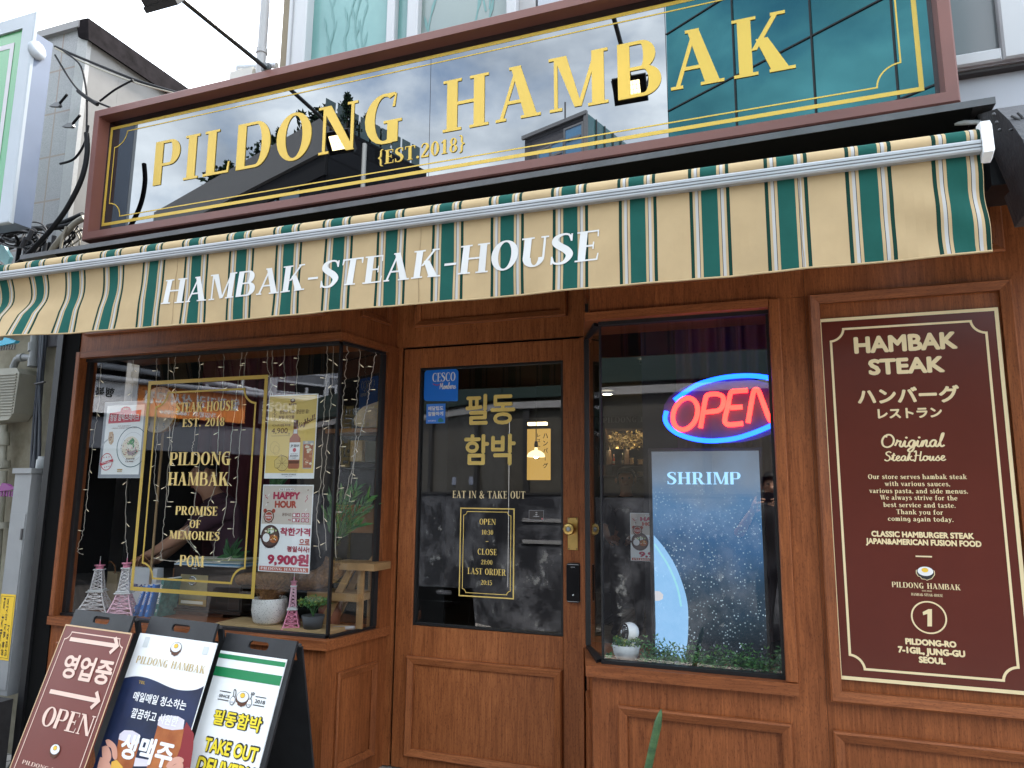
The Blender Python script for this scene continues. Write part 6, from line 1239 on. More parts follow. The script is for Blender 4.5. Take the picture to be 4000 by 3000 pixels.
q = MB(); q.tube([PLm.pt(ul * .67, z, -2), PLm.pt(ul * .67, z + 2.6, -2)], .05, 6); q.build('antenna', GREYM, r)
# teal curtain wall
TG = mirror('teal_curtain_glass', (.085, .285, .31), 0.0, under=(.004, .02, .022))
def teal():
    c = W(2607, 300, 30); d = Vector((.845, -.535, 0)); P = MPlane((c.x, c.y, 0), d, MS); P.n = Vector((-.535, -.845, 0)); r = thing('glass_tower', 'teal glass curtain wall tower mirrored behind the letters AK', 'building', (c.x, 2 * MS - c.y, 0)); L_ = P.uv(3800, 200)[0]
    q = MB(); q.pbox(P, 0, L_, 0, 46, -.4, 0, TG); q.build('curtain_wall', TG, r)
    q = MB(); us = [P.uv(px, 250)[0] for px in (2869, 3177, 3500)]
    for u in us: q.pbox(P, u - .03, u + .03, 0, 46, .002, .05, dkf)
    zs = [P.uv(2607, y_)[1] for y_ in (-170, 133, 437, 760)]
    for z_ in zs: q.pbox(P, 0, L_, z_ - .028, z_ + .028, .0015, .048, dkf)
    q.build('mullion', dkf, r)
teal()

# ------------------------------------------------------------------ left bay: posters
PO = Plane((0, 2.919, 0))
class Sheet:
    """a flat poster: fractions of its width / height from the top left"""
    def __init__(s, P, u0, u1, v0, v1): s.P, s.u0, s.u1, s.v0, s.v1 = P, u0, u1, v0, v1; s.w = u1 - u0; s.h = v1 - v0
    def U(s, x): return s.u0 + s.w * x
    def V(s, y): return s.v1 - s.h * y
    def rect(s, mb, x0, y0, x1, y1, d, m): mb.sheet(s.P, rc(s.U(x0), s.V(y1), s.U(x1), s.V(y0)), d, m)
    def poly(s, mb, pts, d, m): mb.sheet(s.P, [(s.U(x), s.V(y)) for x, y in pts], d, m)
    def disc(s, mb, x, y, r, d, m, ry=None, n=26): mb.sheet(s.P, circ(s.U(x), s.V(y), r * s.w, (ry or r) * s.w, n), d, m)
    def text(s, mb, t, x0, x1, y0, y1, d, m, **k):
        k.setdefault('font', 'sans'); k.setdefault('ybox', True); write(mb, s.P, t, s.U(x0), s.U(x1), s.V(y1), s.V(y0) - s.V(y1), d, m, **k)
    def line(s, mb, pts, wd, d, m):
        for q_ in stroke([(s.U(x), s.V(y)) for x, y in pts], wd): mb.sheet(s.P, q_, d, m)
def ink(name, c): return mat(name, c, rough=.5)
RED = ink('red_print', (.55, .03, .055)); CRIM = ink('crimson_print', (.42, .025, .075)); OLIVE = ink('ochre_print', (.48, .32, .10)); BRN = ink('brown_print', (.14, .045, .02)); GRN = ink('green_print', (.02, .20, .06)); YEL = mat('yellow_paper', (.80, .60, .17), rough=.55); BEI = ink('beige_print', (.60, .54, .47)); NAVY = ink('navy_print', (.012, .020, .045)); WH = ink('white_print', (.86, .87, .87)); GRY = ink('grey_print', (.45, .47, .50)); AMB = ink('amber_print', (.42, .12, .03)); CRM = ink('cream_print', (.78, .72, .58)); SKIN = ink('skin_print', (.66, .34, .25)); FLG = ink('flag_green_print', (.01, .22, .075)); PYEL = ink('bright_yellow_print', (.85, .68, .03))
def poster_box(tl, tr, br, bl): 
    c = [PO.uv(*p) for p in (tl, tr, br, bl)]; return Sheet(PO, (c[0][0] + c[3][0]) / 2, (c[1][0] + c[2][0]) / 2, (c[2][1] + c[3][1]) / 2, (c[0][1] + c[1][1]) / 2)
E_ = .0012
def p_new_menu():
    s = poster_box((411, 1573), (578, 1563), (550, 1866), (383, 1868)); q = MB(); q.pbox(PO, s.u0, s.u1, s.v0, s.v1, -.006, -.001, mat('clear_frame_edge', (.35, .38, .42), rough=.2)); r = tag(q.build('framed_poster', None), 'white framed poster of a plated steak with a red title plate', 'poster')
    q = MB(); s.rect(q, .06, .05, .94, .955, 0, PAPER); line_rect(q, PO, s.u0, s.u1, s.v0, s.v1, .004, .0006, GRY); q.build('paper', PAPER, r)
    q = MB(); d = E_
    s.poly(q, [(.12, .135), (.36, .118), (.38, .08), (.45, .055), (.52, .05), (.60, .062), (.66, .10), (.68, .118), (.90, .105), (.885, .285), (.10, .30)], d, WH); s.poly(q, [(.14, .148), (.385, .13), (.41, .09), (.47, .068), (.53, .066), (.60, .08), (.64, .118), (.66, .13), (.88, .118), (.865, .272), (.12, .288)], d + .0004, RED)
    s.text(q, '청양 함박스테이크', .16, .84, .165, .255, d + .0008, WH, off=.02); s.text(q, 'NEW', .46, .58, .09, .112, d + .0008, CRM, off=.02); s.text(q, 'HOT AND SPICY', .36, .66, .318, .332, d, BRN, off=.01); s.text(q, 'CREAM STEAK WITH CHILI', .22, .80, .345, .358, d, BRN, off=.01)
    ring(q, PO, s.U(.74), s.V(.60), .36 * s.w, .36 * s.w, .004, d, ink('dark_teal_print', (.03, .12, .14)), n=40, a0=math.radians(32), a1=math.radians(328)); ring(q, PO, s.U(.74), s.V(.60), .26 * s.w, .26 * s.w, .0015, d, GRY, a0=math.radians(45), a1=math.radians(318))
    rng = random.Random(4); s.disc(q, .70, .61, .20, d + .0003, CRM); s.disc(q, .75, .66, .12, d + .0005, ink('mauve_print', (.42, .33, .36)), ry=.07); s.disc(q, .72, .60, .11, d + .0006, ink('ivory_print', (.74, .72, .62)), ry=.08)
    for i in range(70): a_ = rng.uniform(0, 6.3); t = .23 * math.sqrt(rng.random()); s.disc(q, .70 + t * math.cos(a_), .61 + t * .55 * math.sin(a_), rng.uniform(.006, .011), d + .0008 + i * 1e-6, rng.choice((INK, BRN, RED, GRN)), n=6)
    for i in range(26): s.disc(q, .73 + rng.gauss(0, .035), .545 + rng.gauss(0, .02), rng.uniform(.012, .024), d + .0010 + i * 1e-6, rng.choice((GRN, ink('leaf_print', (.06, .30, .05)))), n=7)
    s.poly(q, [(.17, .40), (.25, .395), (.28, .44), (.29, .53), (.24, .57), (.19, .55), (.16, .49)], d, ink('tan_print', (.55, .36, .20))); s.poly(q, [(.02, .565), (.08, .52), (.15, .49), (.16, .505), (.10, .535), (.04, .585)], d + .0003, GRY)
    for i in range(18): s.disc(q, .22 + rng.gauss(0, .03), .48 + rng.gauss(0, .035), .009, d + .0006 + i * 1e-6, rng.choice((BRN, CRM)), n=6)
    ring(q, PO, s.U(.17), s.V(.79), .14 * s.w, .155 * s.w, .004, d, RED, n=30); s.poly(q, [(.015, .805), (.32, .755), (.33, .79), (.03, .842)], d + .0004, RED); s.text(q, 'NEW MENU', .05, .31, .785, .812, d + .0008, WH, off=.02)
    for x, y_ in ((.10, .735), (.16, .73), (.22, .725), (.14, .86), (.19, .855), (.24, .85)): s.disc(q, x, y_, .012, d, RED, n=5)
    s.text(q, '청양크림', .62, .82, .745, .765, d + .0012, BRN, off=.02); s.text(q, '12,900', .62, .80, .78, .80, d + .0012, BRN, off=.02); s.rect(q, .44, .885, .56, .90, d, OLIVE); s.text(q, '필동함박', .44, .56, .905, .925, d, OLIVE, off=.03)
    q.build('print', None, r)
def p_highball():
    s = poster_box((1051, 1545), (1243, 1537), (1226, 1870), (1032, 1869)); q = MB(); q.pbox(PO, s.u0, s.u1, s.v0, s.v1, -.002, 0, PAPER); r = tag(q.build('poster', PAPER), 'yellow poster with a whisky bottle and a highball glass taped inside the window', 'poster')
    q = MB(); d = .0008; s.rect(q, .015, .012, .985, .935, d, YEL); d = E_ + .0005
    s.text(q, '필동함박', .42, .58, .105, .128, d, BRN, off=.03); s.disc(q, .50, .075, .05, d, BRN, ry=.035); s.disc(q, .50, .068, .028, d + .0003, CRM, ry=.02)
    s.text(q, '청량한 시작! 깔끔한 끝!', .24, .84, .185, .235, d, BRN, off=.008); s.text(q, '짐빔 하이볼', .23, .55, .25, .29, d, BRN, off=.016); s.text(q, '시그니처 짐빔 하이볼', .10, .48, .352, .382, d, BRN, off=.008); s.text(q, '4,900', .10, .43, .40, .475, d, BRN, off=.004); s.text(q, '원', .445, .48, .462, .482, d, BRN); s.rect(q, .10, .492, .48, .495, d, BRN)
    for p_ in ((.135, .18), (.145, .205), (.13, .225), (.15, .24), (.14, .26)): s.disc(q, p_[0], p_[1], .012, d, BRN, n=7)
    s.line(q, [(.10, .22), (.115, .30), (.16, .30), (.175, .22)], .0012, d, BRN)
    t = MB(); VP2 = Plane(PO.pt(s.U(.64), s.V(.435), .0), (math.cos(.42), 0, math.sin(.42)), (-math.sin(.42), 0, math.cos(.42))); VP2.n = Vector((0, -1, 0)); write(q, VP2, 'Highball', 0, .115, 0, .036, d, BRN, font='script', sp=-.03, ybox=True)
    s.poly(q, [(.545, .308), (.635, .308), (.635, .41), (.545, .41)], d, BRN); s.poly(q, [(.55, .41), (.63, .41), (.64, .48), (.70, .53), (.705, .86), (.69, .885), (.49, .885), (.475, .86), (.48, .53), (.54, .48)], d + .0003, ink('whisky_print', (.42, .14, .07))); s.poly(q, [(.555, .42), (.625, .42), (.628, .47), (.552, .47)], d + .0006, WH)
    s.poly(q, [(.485, .575), (.70, .575), (.70, .78), (.485, .78)], d + .0006, WH); s.text(q, 'JIM BEAM', .51, .68, .60, .64, d + .0009, INK, off=.03); s.disc(q, .592, .665, .035, d + .0009, RED); s.text(q, 'KENTUCKY STRAIGHT', .52, .665, .705, .715, d + .0009, INK, off=.02); s.text(q, 'BOURBON', .515, .67, .722, .745, d + .0009, INK, off=.03); s.text(q, 'WHISKEY', .55, .64, .755, .765, d + .0009, INK, off=.02); s.rect(q, .49, .79, .70, .825, d + .0006, BRN)
    s.poly(q, [(.75, .56), (.97, .56), (.945, .885), (.77, .885)], d, GRY); s.poly(q, [(.765, .60), (.96, .60), (.94, .875), (.78, .875)], d + .0003, ink('iced_tea_print', (.40, .13, .06)))
    rng = random.Random(2)
    for i in range(22):
        x, y_ = rng.uniform(.79, .93), rng.uniform(.57, .84); a_ = rng.uniform(0, 3); s.poly(q, [(x + .035 * math.cos(a_ + k * PI / 2), y_ + .018 * math.sin(a_ + k * PI / 2)) for k in range(4)], d + .0005 + i * 1e-6, rng.choice((CRM, ink('amber_ice_print', (.55, .26, .14)))))
    s.line(q, [(.10, .60), (.17, .56), (.27, .60), (.26, .68), (.18, .70), (.10, .66), (.10, .60)], .0013, d, OLIVE); s.line(q, [(.16, .66), (.20, .61), (.28, .64), (.27, .70), (.20, .72), (.16, .66)], .0013, d + .0003, OLIVE)
    s.disc(q, .36, .82, .13, d, ink('lemon_print', (.74, .58, .22))); ring(q, PO, s.U(.36), s.V(.82), .13 * s.w, .13 * s.w, .002, d + .0003, BRN); s.poly(q, [(.20, .79), (.34, .72), (.31, .86), (.22, .87)], d + .0005, ink('lemon_print', (.74, .58, .22)))
    for k in range(8): s.line(q, [(.36, .82), (.36 + .11 * math.cos(k * PI / 4), .82 + .06 * math.sin(k * PI / 4))], .001, d + .0007, BRN)
    s.line(q, [(.20, .79), (.34, .72), (.31, .86), (.22, .87), (.20, .79)], .0014, d + .0009, BRN)
    s.text(q, '정부의 안전을 위해 음주운전을 하지 맙시다', .33, .67, .905, .915, d, BRN); s.text(q, 'PILDONG HAMBAK', .36, .65, .945, .96, d, INK, font='serif', ybox=False, sp=.1); s.text(q, 'HAMBAK-STEAK-HOUSE', .43, .57, .975, .982, d, INK)
    q.build('print', None, r)
def p_happy(s, label, parent=None, name='poster', P_=PO):
    q = MB(); q.pbox(s.P, s.u0, s.u1, s.v0, s.v1, -.002, 0, PAPER); r = tag(q.build(name, PAPER), label, 'poster')
    q = MB(); d = .0008; s.rect(q, .015, .012, .985, .455, d, BEI); d = E_ + .0005
    s.poly(q, [(.35, .04), (.62, .04), (.64, .052), (.62, .068), (.35, .068), (.33, .052)], d, WH); s.text(q, '주말 및 공휴일 제외', .345, .625, .043, .065, d + .0003, BRN, off=.02)
    s.text(q, 'HAPPY', .22, .75, .083, .17, d, CRIM, off=.055); s.text(q, 'HOUR', .26, .69, .185, .27, d, ink('rust_print', (.42, .06, .03)), off=.055)
    s.disc(q, .155, .37, .105, d, BRN); s.disc(q, .155, .37, .085, d + .0003, BEI); s.disc(q, .155, .37, .072, d + .0006, ink('rust_print', (.42, .06, .03))); s.text(q, '해피아워', .09, .22, .35, .37, d + .0009, WH, off=.03); s.text(q, '이벤트', .105, .205, .375, .395, d + .0009, WH, off=.03)
    s.disc(q, .075, .305, .035, d, ink('rust_print', (.42, .06, .03))); s.disc(q, .245, .305, .035, d, ink('rust_print', (.42, .06, .03))); s.line(q, [(.10, .42), (.085, .44)], .004, d, BRN); s.line(q, [(.21, .42), (.225, .44)], .004, d, BRN)
    s.text(q, '운영시간', .42, .60, .325, .362, d, BRN, off=.012)
    for k, (x, ch) in enumerate(((.625, '1'), (.70, '4'), (.80, '0'), (.88, '0'))): s.rect(q, x, .325, x + .065, .37, d, CRIM); s.text(q, ch, x + .012, x + .053, .332, .363, d + .0003, WH, off=.03)
    for k, (x, ch) in enumerate(((.625, '1'), (.70, '7'), (.80, '0'), (.88, '0'))): s.rect(q, x, .383, x + .065, .428, d, CRIM); s.text(q, ch, x + .012, x + .053, .390, .421, d + .0003, WH, off=.03)
    s.text(q, '~', .54, .60, .398, .412, d, CRIM, off=.03)
    for pts in (((.05, .12), (.07, .13), (.075, .15), (.10, .155), (.11, .17)), ((.90, .12), (.88, .14), (.90, .16), (.86, .185), (.86, .20))): s.line(q, pts, .003, d, CRIM)
    for p_ in ((.12, .21), (.90, .06)): s.disc(q, p_[0], p_[1], .012, d, BRN, n=6)
    for p_ in ((.88, .285), (.09, .235), (.13, .12)): s.line(q, [(p_[0] - .01, p_[1] + .012), (p_[0] + .012, p_[1] - .012)], .003, d, WH)
    s.disc(q, .205, .60, .185, d, ink('iron_plate_print', (.05, .022, .02)), ry=.19); s.rect(q, .0, .585, .05, .625, d + .0001, ink('iron_plate_print', (.05, .022, .02))); s.disc(q, .205, .595, .155, d + .0004, ink('dark_sauce_print', (.10, .05, .04)), ry=.16); rng = random.Random(6)
    for i in range(26): s.disc(q, .20 + rng.gauss(0, .05), .535 + rng.gauss(0, .016), rng.uniform(.014, .026), d + .0006 + i * 1e-6, rng.choice((CRM, GRN, WH, ink('pale_green_print', (.42, .52, .22)))), n=7)
    s.disc(q, .13, .615, .07, d + .0008, WH); s.disc(q, .28, .625, .085, d + .0008, AMB, ry=.065); s.disc(q, .29, .61, .045, d + .0010, ink('orange_print', (.72, .32, .05)), ry=.03)
    for i in range(12): s.disc(q, .27 + rng.gauss(0, .04), .62 + rng.gauss(0, .015), .012, d + .0012 + i * 1e-6, rng.choice((AMB, CRM, BRN)), n=6)
    s.text(q, '[ 함박정식 ]', .12, .31, .715, .735, d, BRN, off=.015)
    s.text(q, '착한가격', .40, .985, .492, .585, d, CRIM, off=.038); s.text(q, '으로', .78, .985, .615, .685, d, ink('rust_print', (.42, .06, .03)), off=.035); s.text(q, '평일식사!', .55, .985, .70, .768, d, ink('wine_print', (.36, .025, .05)), off=.035); s.text(q, '9,900원', .18, .985, .785, .93, d, CRIM, off=.05)
    s.rect(q, .025, .938, .985, .988, d, ink('brick_print', (.50, .12, .07))); s.text(q, 'PILDONG HAMBAK', .06, .95, .947, .978, d + .0004, WH, font='serif', ybox=False, sp=.1)
    q.build('print', None, r); return r
p_new_menu(); p_highball(); p_happy(poster_box((1030, 1894), (1227, 1893), (1206, 2241), (1006, 2231)), 'white and beige happy hour poster under the yellow highball poster')
PQ = Plane((0, 3.385, 0)); a = PQ.uv(2464, 2190); b = PQ.uv(2464, 2003); p_happy(Sheet(PQ, a[0], a[0] + .215, a[1], b[1]), 'dim happy hour poster standing half hidden behind the display screen')
# ------------------------------------------------------------------ left bay: things on the ledge
ZL = .8455
def ledge(px, py, z=ZL): p = G(px, py, z); p.y = max(min(p.y, 3.45), 2.94); return p
def tower(name, label, px0, px1, pyb, pxt, pyt, Y, m0, m1):
    bl = W(px0, pyb, Y); br = W(px1, pyb, Y); tp = W(pxt, pyt, Y); c = Vector(((bl.x + br.x) / 2, Y, ZL)); h = tp.z - ZL; hw = (br.x - bl.x) / 2 * .78; r = thing(name, label, 'model tower', tuple(c), 'model towers on the window ledge')
    ca, sa = math.cos(.55), math.sin(.55)
    def pt(x, y_, z_): return c + Vector((x * ca - y_ * sa, x * sa + y_ * ca, z_))
    def prof(t): return hw * (.10 + .90 * (1 - t) ** 2.6) if t < .36 else hw * (.10 + .90 * (.64) ** 2.6) * (1 - (t - .36) / .64 * .72)
    q = MB(); lv = [.0, .07, .14, .21, .28, .36]
    th = h * .010
    for sx, sy in ((1, 1), (1, -1), (-1, 1), (-1, -1)):
        q.tube([pt(sx * prof(t), sy * prof(t), h * t) for t in lv], [th * 1.5] * 6, 4, m0)
    for k in range(1, 5):
        for (ax, ay), (bx_, by_) in (((1, 1), (1, -1)), ((1, -1), (-1, -1)), ((-1, -1), (-1, 1)), ((-1, 1), (1, 1))):
            a_, b_ = prof(lv[k]), prof(lv[k + 1]); q.tube([pt(ax * a_, ay * a_, h * lv[k]), pt(bx_ * b_, by_ * b_, h * lv[k + 1])], th * .7, 4, m0); q.tube([pt(bx_ * a_, by_ * a_, h * lv[k]), pt(ax * b_, ay * b_, h * lv[k + 1])], th * .7, 4, m0); q.tube([pt(ax * a_, ay * a_, h * lv[k]), pt(bx_ * a_, by_ * a_, h * lv[k])], th * .9, 4, m0)
            m_ = [(ax + bx_) / 2, (ay + by_) / 2]; q.tube([pt(m_[0] * a_, m_[1] * a_, h * lv[k]), pt(m_[0] * b_, m_[1] * b_, h * lv[k + 1])], th * .6, 4, m0)
    for (ax, ay), (bx_, by_) in (((1, 1), (1, -1)), ((1, -1), (-1, -1)), ((-1, -1), (-1, 1)), ((-1, 1), (1, 1))):   # arches
        pts = []
        for i in range(9):
            t = i / 8; f = prof(lv[1] * (1 - abs(2 * t - 1) ** 2)); pts.append(pt((ax + (bx_ - ax) * t) * f * .8, (ay + (by_ - ay) * t) * f * .8, h * (.005 + .085 * math.sin(PI * t) ** .7)))
        q.tube(pts, th, 4, m0)
    q.build('lattice_base', m0, r)
    q = MB(); a_ = prof(.36) * 1.5
    for z_, s_ in ((.36, 1.5), (.385, 1.25)):
        a_ = prof(.36) * s_; q.hexa([pt(-a_, -a_, h * z_), pt(a_, -a_, h * z_), pt(a_, -a_, h * (z_ + .018)), pt(-a_, -a_, h * (z_ + .018)), pt(-a_, a_, h * z_), pt(a_, a_, h * z_), pt(a_, a_, h * (z_ + .018)), pt(-a_, a_, h * (z_ + .018))], WHITEP)
    q.build('deck', WHITEP, r)
    q = MB(); lv2 = [.405, .47, .53, .59, .65, .70, .75]
    for sx, sy in ((1, 1), (1, -1), (-1, 1), (-1, -1)): q.tube([pt(sx * prof(t), sy * prof(t), h * t) for t in lv2], th * 1.2, 4, m1)
    for k in range(6):
        for (ax, ay), (bx_, by_) in (((1, 1), (1, -1)), ((1, -1), (-1, -1)), ((-1, -1), (-1, 1)), ((-1, 1), (1, 1))):
            a_, b_ = prof(lv2[k]), prof(lv2[k + 1]); q.tube([pt(ax * a_, ay * a_, h * lv2[k]), pt(bx_ * b_, by_ * b_, h * lv2[k + 1])], th * .8, 4, m1); q.tube([pt(bx_ * a_, by_ * a_, h * lv2[k]), pt(ax * b_, ay * b_, h * lv2[k + 1])], th * .8, 4, m1)
    q.build('lattice_shaft', m1, r)
    q = MB(); b_ = prof(.75) * 1.5; q.hexa([pt(-b_, -b_, h * .75), pt(b_, -b_, h * .75), pt(b_, -b_, h * .77), pt(-b_, -b_, h * .77), pt(-b_, b_, h * .75), pt(b_, b_, h * .75), pt(b_, b_, h * .77), pt(-b_, b_, h * .77)], WHITEP); q.lathe(pt(0, 0, h * .77), [(b_ * .8, 0), (b_ * .8, h * .05), (b_ * 1.1, h * .055), (b_ * 1.1, h * .075), (0, h * .075)], 12, PINKS); q.build('top_deck', WHITEP, r)
    q = MB(); q.tube([pt(0, 0, h * .84), pt(0, 0, h * .92)], [h * .012, h * .008], 6, PINKS); q.tube([pt(0, 0, h * .92), pt(0, 0, h)], [h * .006, h * .003], 6, WHITEP); q.build('spire', PINKS, r)
    return r
PINKS = mat('pink_plastic', (.80, .28, .40), rough=.45); PINKP = mat('pale_pink_plastic', (.82, .50, .60), rough=.45); WHP = mat('white_tower_plastic', (.80, .76, .76), rough=.45)
tower('model_tower', 'white and pink model lattice tower at the left end of the window ledge', 318, 425, 2406, 382, 2172, 3.06, WHP, WHP)
tower('model_tower', 'larger pale pink model lattice tower beside the blue books', 426, 528, 2412, 499, 2160, 3.00, PINKP, WHP)
tower('model_tower', 'deep pink model lattice tower between the speckled pot and the grey pot', 1100, 1178, 2446, 1146, 2234, 3.00, PINKS, PINKP)
# kraft bag, white paper bag
def bag(label, px0, px1, py0, py1, Y, m_, hm, txt=None, tilt=0):
    a = W(px0, py1, Y); b = W(px1, py0, Y); r = thing('paper_bag', label, 'bag', ((a.x + b.x) / 2, Y, ZL)); q = MB(); P = Plane((0, Y, 0)); z0, z1 = ZL + .001, b.z
    q.hexa([(a.x, Y + .07, z0), (b.x, Y + .07, z0), (b.x - .006, Y + .055, z1), (a.x + .006, Y + .055, z1), (a.x, Y, z0), (b.x, Y, z0), (b.x - .006, Y + .012, z1 - .004), (a.x + .006, Y + .012, z1 + .003)], m_); bd_ = q.build('body', m_, r)
    cx = (a.x + b.x) / 2; w_ = (b.x - a.x) * .28; q = MB(); q.tube(smooth([(cx - w_, Y + .015, z1 - .01), (cx - w_ * .9, Y + .01, z1 + .035), (cx, Y + .006, z1 + .060), (cx + w_ * .9, Y + .01, z1 + .035), (cx + w_, Y + .015, z1 - .01)], 8), .0035, 8, hm); q.build('handle', hm, r)
    if txt: q = MB(); write(q, P, txt, a.x + .03, b.x - .012, z0 + (z1 - z0) * .50, .028, -.004, ink('blue_print', (.03, .05, .22)), font='sans', off=.04, ybox=True); q.build('lettering', None, bd_)
ROPE = mat('brown_rope', (.22, .09, .03), rough=.8, var=.4, vscale=120)
bag('kraft paper bag with a twisted brown handle behind the left tower', 385, 455, 2238, 2345, 3.20, mat('kraft_paper', (.48, .37, .22), rough=.8, var=.05), ROPE)
bag('white paper bag with blue Korean lettering behind the blue books', 458, 612, 2222, 2350, 3.16, mat('white_bag_paper', (.70, .72, .74), rough=.6), ROPE, '골목식당')
# leaning books
def book(label, px0, px1, py0, py1, m_, txt, Y, wd):
    b0 = W(px0, py0, Y); t0 = W(px1, py1, Y); d = Vector((t0.x - b0.x, 0, t0.z - ZL)); P = Plane((b0.x, Y, ZL + .001), (d.z, 0, -d.x), d); P.n = Vector((0, -1, 0)); h = d.length; r = thing('book', label, 'book', (b0.x, Y, ZL), 'books leaning on the window ledge')
    q = MB(); q.pbox(P, 0, wd, .002, h, -.13, 0, m_); cv = q.build('cover', m_, r); q = MB(); q.pbox(P, .0025, wd - .0025, h + .0002, h + .0012, -.125, -.004, WH); q.build('pages', WH, r)
    VPb = Plane(P.pt(wd * .75, .01, 0), d, -P.u); VPb.n = P.n; q = MB(); VPb = Plane(P.pt(wd * .2, .012, 0), P.v, -P.u); VPb.n = P.n; write(q, VPb, txt, h * .30, h * .80, -wd * .5, wd * .62, .001, WH, font='sans', off=.05, ybox=True); write(q, VPb, 'VOL', h * .08, h * .16, -wd * .4, wd * .35, .001, WH, font='sans', off=.03); q.build('lettering', WH, cv)
BLU = mat('bright_blue_cover', (.02, .20, .62), rough=.4)
for px0, px1, i, nm in ((512, 560, 0, 'leftmost of three bright blue books leaning on the ledge'), (538, 578, 1, 'middle one of three bright blue books leaning on the ledge'), (562, 597, 2, 'rightmost of three bright blue books leaning on the ledge')): book(nm, px0, px1, 2420, 2288 - i * 3, BLU, 'TOKYO DAY TRIP', 3.03 - i * .002, .019)
book('teal book with white spine lettering leaning against the old radio', 598, 632, 2424, 2262, mat('teal_cover', (.03, .16, .15), rough=.4, var=.5, vscale=30), 'BACK FROM TOKYO', 3.035, .021)
# old radio on a brown box
RDY = 3.16; x0, x1 = W(672, 2300, RDY).x, W(948, 2300, RDY).x; zr0, zr1 = W(700, 2372, RDY).z, W(700, 2206, RDY).z
q = MB(); q.box(x0 + .01, x1 - .12, RDY + .005, RDY + .16, ZL + .001, zr0 - .016, mat('brown_carton', (.20, .10, .065), rough=.7)); tag(q.build('brown_box', None), 'plain brown box under the old radio on the window ledge', 'box')
rd = thing('old_radio', 'old dark wooden radio with a brass front plate and round dial', 'radio', ((x0 + x1) / 2, RDY, zr0)); dw = mat('dark_walnut', (.022, .015, .012), rough=.35, var=.4, vscale=6, coat=.3); RP_ = Plane((0, RDY, 0))
q = MB(); q.box(x0, x1, RDY, RDY + .16, zr0, zr1, dw); q.box(x0 - .02, x1 + .01, RDY - .02, RDY + .165, zr0 - .015, zr0 - .0005, dw); bd_ = q.build('case', dw, rd)
a = RP_.uv(700, 2362); b = RP_.uv(815, 2248); q = MB(); q.pbox(RP_, a[0], b[0], a[1] + .035, b[1], .001, .005, mat('aged_brass', (.42, .36, .20), rough=.4, metal=.6, var=.15, vscale=20)); q.pbox(RP_, a[0], b[0], a[1], a[1] + .0345, .001, .0055, BRASS); q.pbox(RP_, a[0] + .015, b[0] - .02, a[1] + .010, a[1] + .026, .006, .0065, CRM)
for x_ in (a[0] + .006, b[0] - .006):
    for z_ in (a[1] + .006, b[1] - .006): q.lathe(RP_.pt(x_, z_, .005), [(.003, 0), (.002, .002), (0, .002)], 8, BRASS, axis=(0, -1, 0))
q.build('brass_plate', None, rd); c = RP_.uv(757, 2268); q = MB(); q.lathe(RP_.pt(c[0], c[1], .0055), [(.026, 0), (.026, .006), (.022, .009), (.020, .007), (0, .007)], 24, mat('chrome_ring', (.6, .6, .58), rough=.2, metal=.9), axis=(0, -1, 0)); q.lathe(RP_.pt(c[0], c[1], .0126), [(.0195, 0), (0, .001)], 20, mat('dial_face', (.20, .20, .19), rough=.2), axis=(0, -1, 0)); q.build('dial', None, rd)
q = MB(); q.pbox(RP_, x1 - .085, x1 - .012, zr0 + .008, zr1 - .03, .001, .004, mat('leather_panel', (.04, .024, .018), rough=.5)); line_rect(q, RP_, x1 - .085, x1 - .012, zr0 + .008, zr1 - .03, .0025, .0045, GREYM); q.tube([RP_.pt(x0 + .004, zr0 + .01, .004), RP_.pt(x0 + .006, zr1 - .02, .004)], .003, 6, mat('copper_trim', (.30, .14, .06), rough=.3, metal=.8)); q.build('panel', None, rd)
q = MB(); write(q, RP_, 'inkel', c[0] - .018, c[0] + .016, zr1 - .018, .008, .0012, WH, font='sans'); q.build('lettering', WH, rd)
stk = thing('paper_stack', 'loose stack of magazines and papers lying on the old radio', 'papers', ((x0 + x1) / 2, RDY + .08, zr1))
for i, (c_, dx, h_) in enumerate((((.62, .70, .76), 0, .006), ((.14, .38, .60), .01, .004), ((.70, .72, .66), -.006, .005), ((.30, .36, .34), .012, .006), ((.55, .58, .30), .03, .003), ((.75, .72, .60), .05, .003))):
    z_ = zr1 + .001 + i * .0062; q = MB(); q.hexa([(x0 + .005 + dx, RDY + .14, z_), (x1 - .02 + dx * .6, RDY + .15, z_ + .002 * i), (x1 - .02 + dx * .6, RDY + .15, z_ + h_ + .002 * i), (x0 + .005 + dx, RDY + .14, z_ + h_), (x0 + .01 + dx, RDY - .01 + .004 * i, z_), (x1 - .03 + dx * .6, RDY + .004 * i, z_ + .002 * i), (x1 - .03 + dx * .6, RDY + .004 * i, z_ + h_ + .002 * i), (x0 + .01 + dx, RDY - .01 + .004 * i, z_ + h_)]); q.build('sheet', mat('paper_tone_%d' % i, c_, rough=.5), stk)
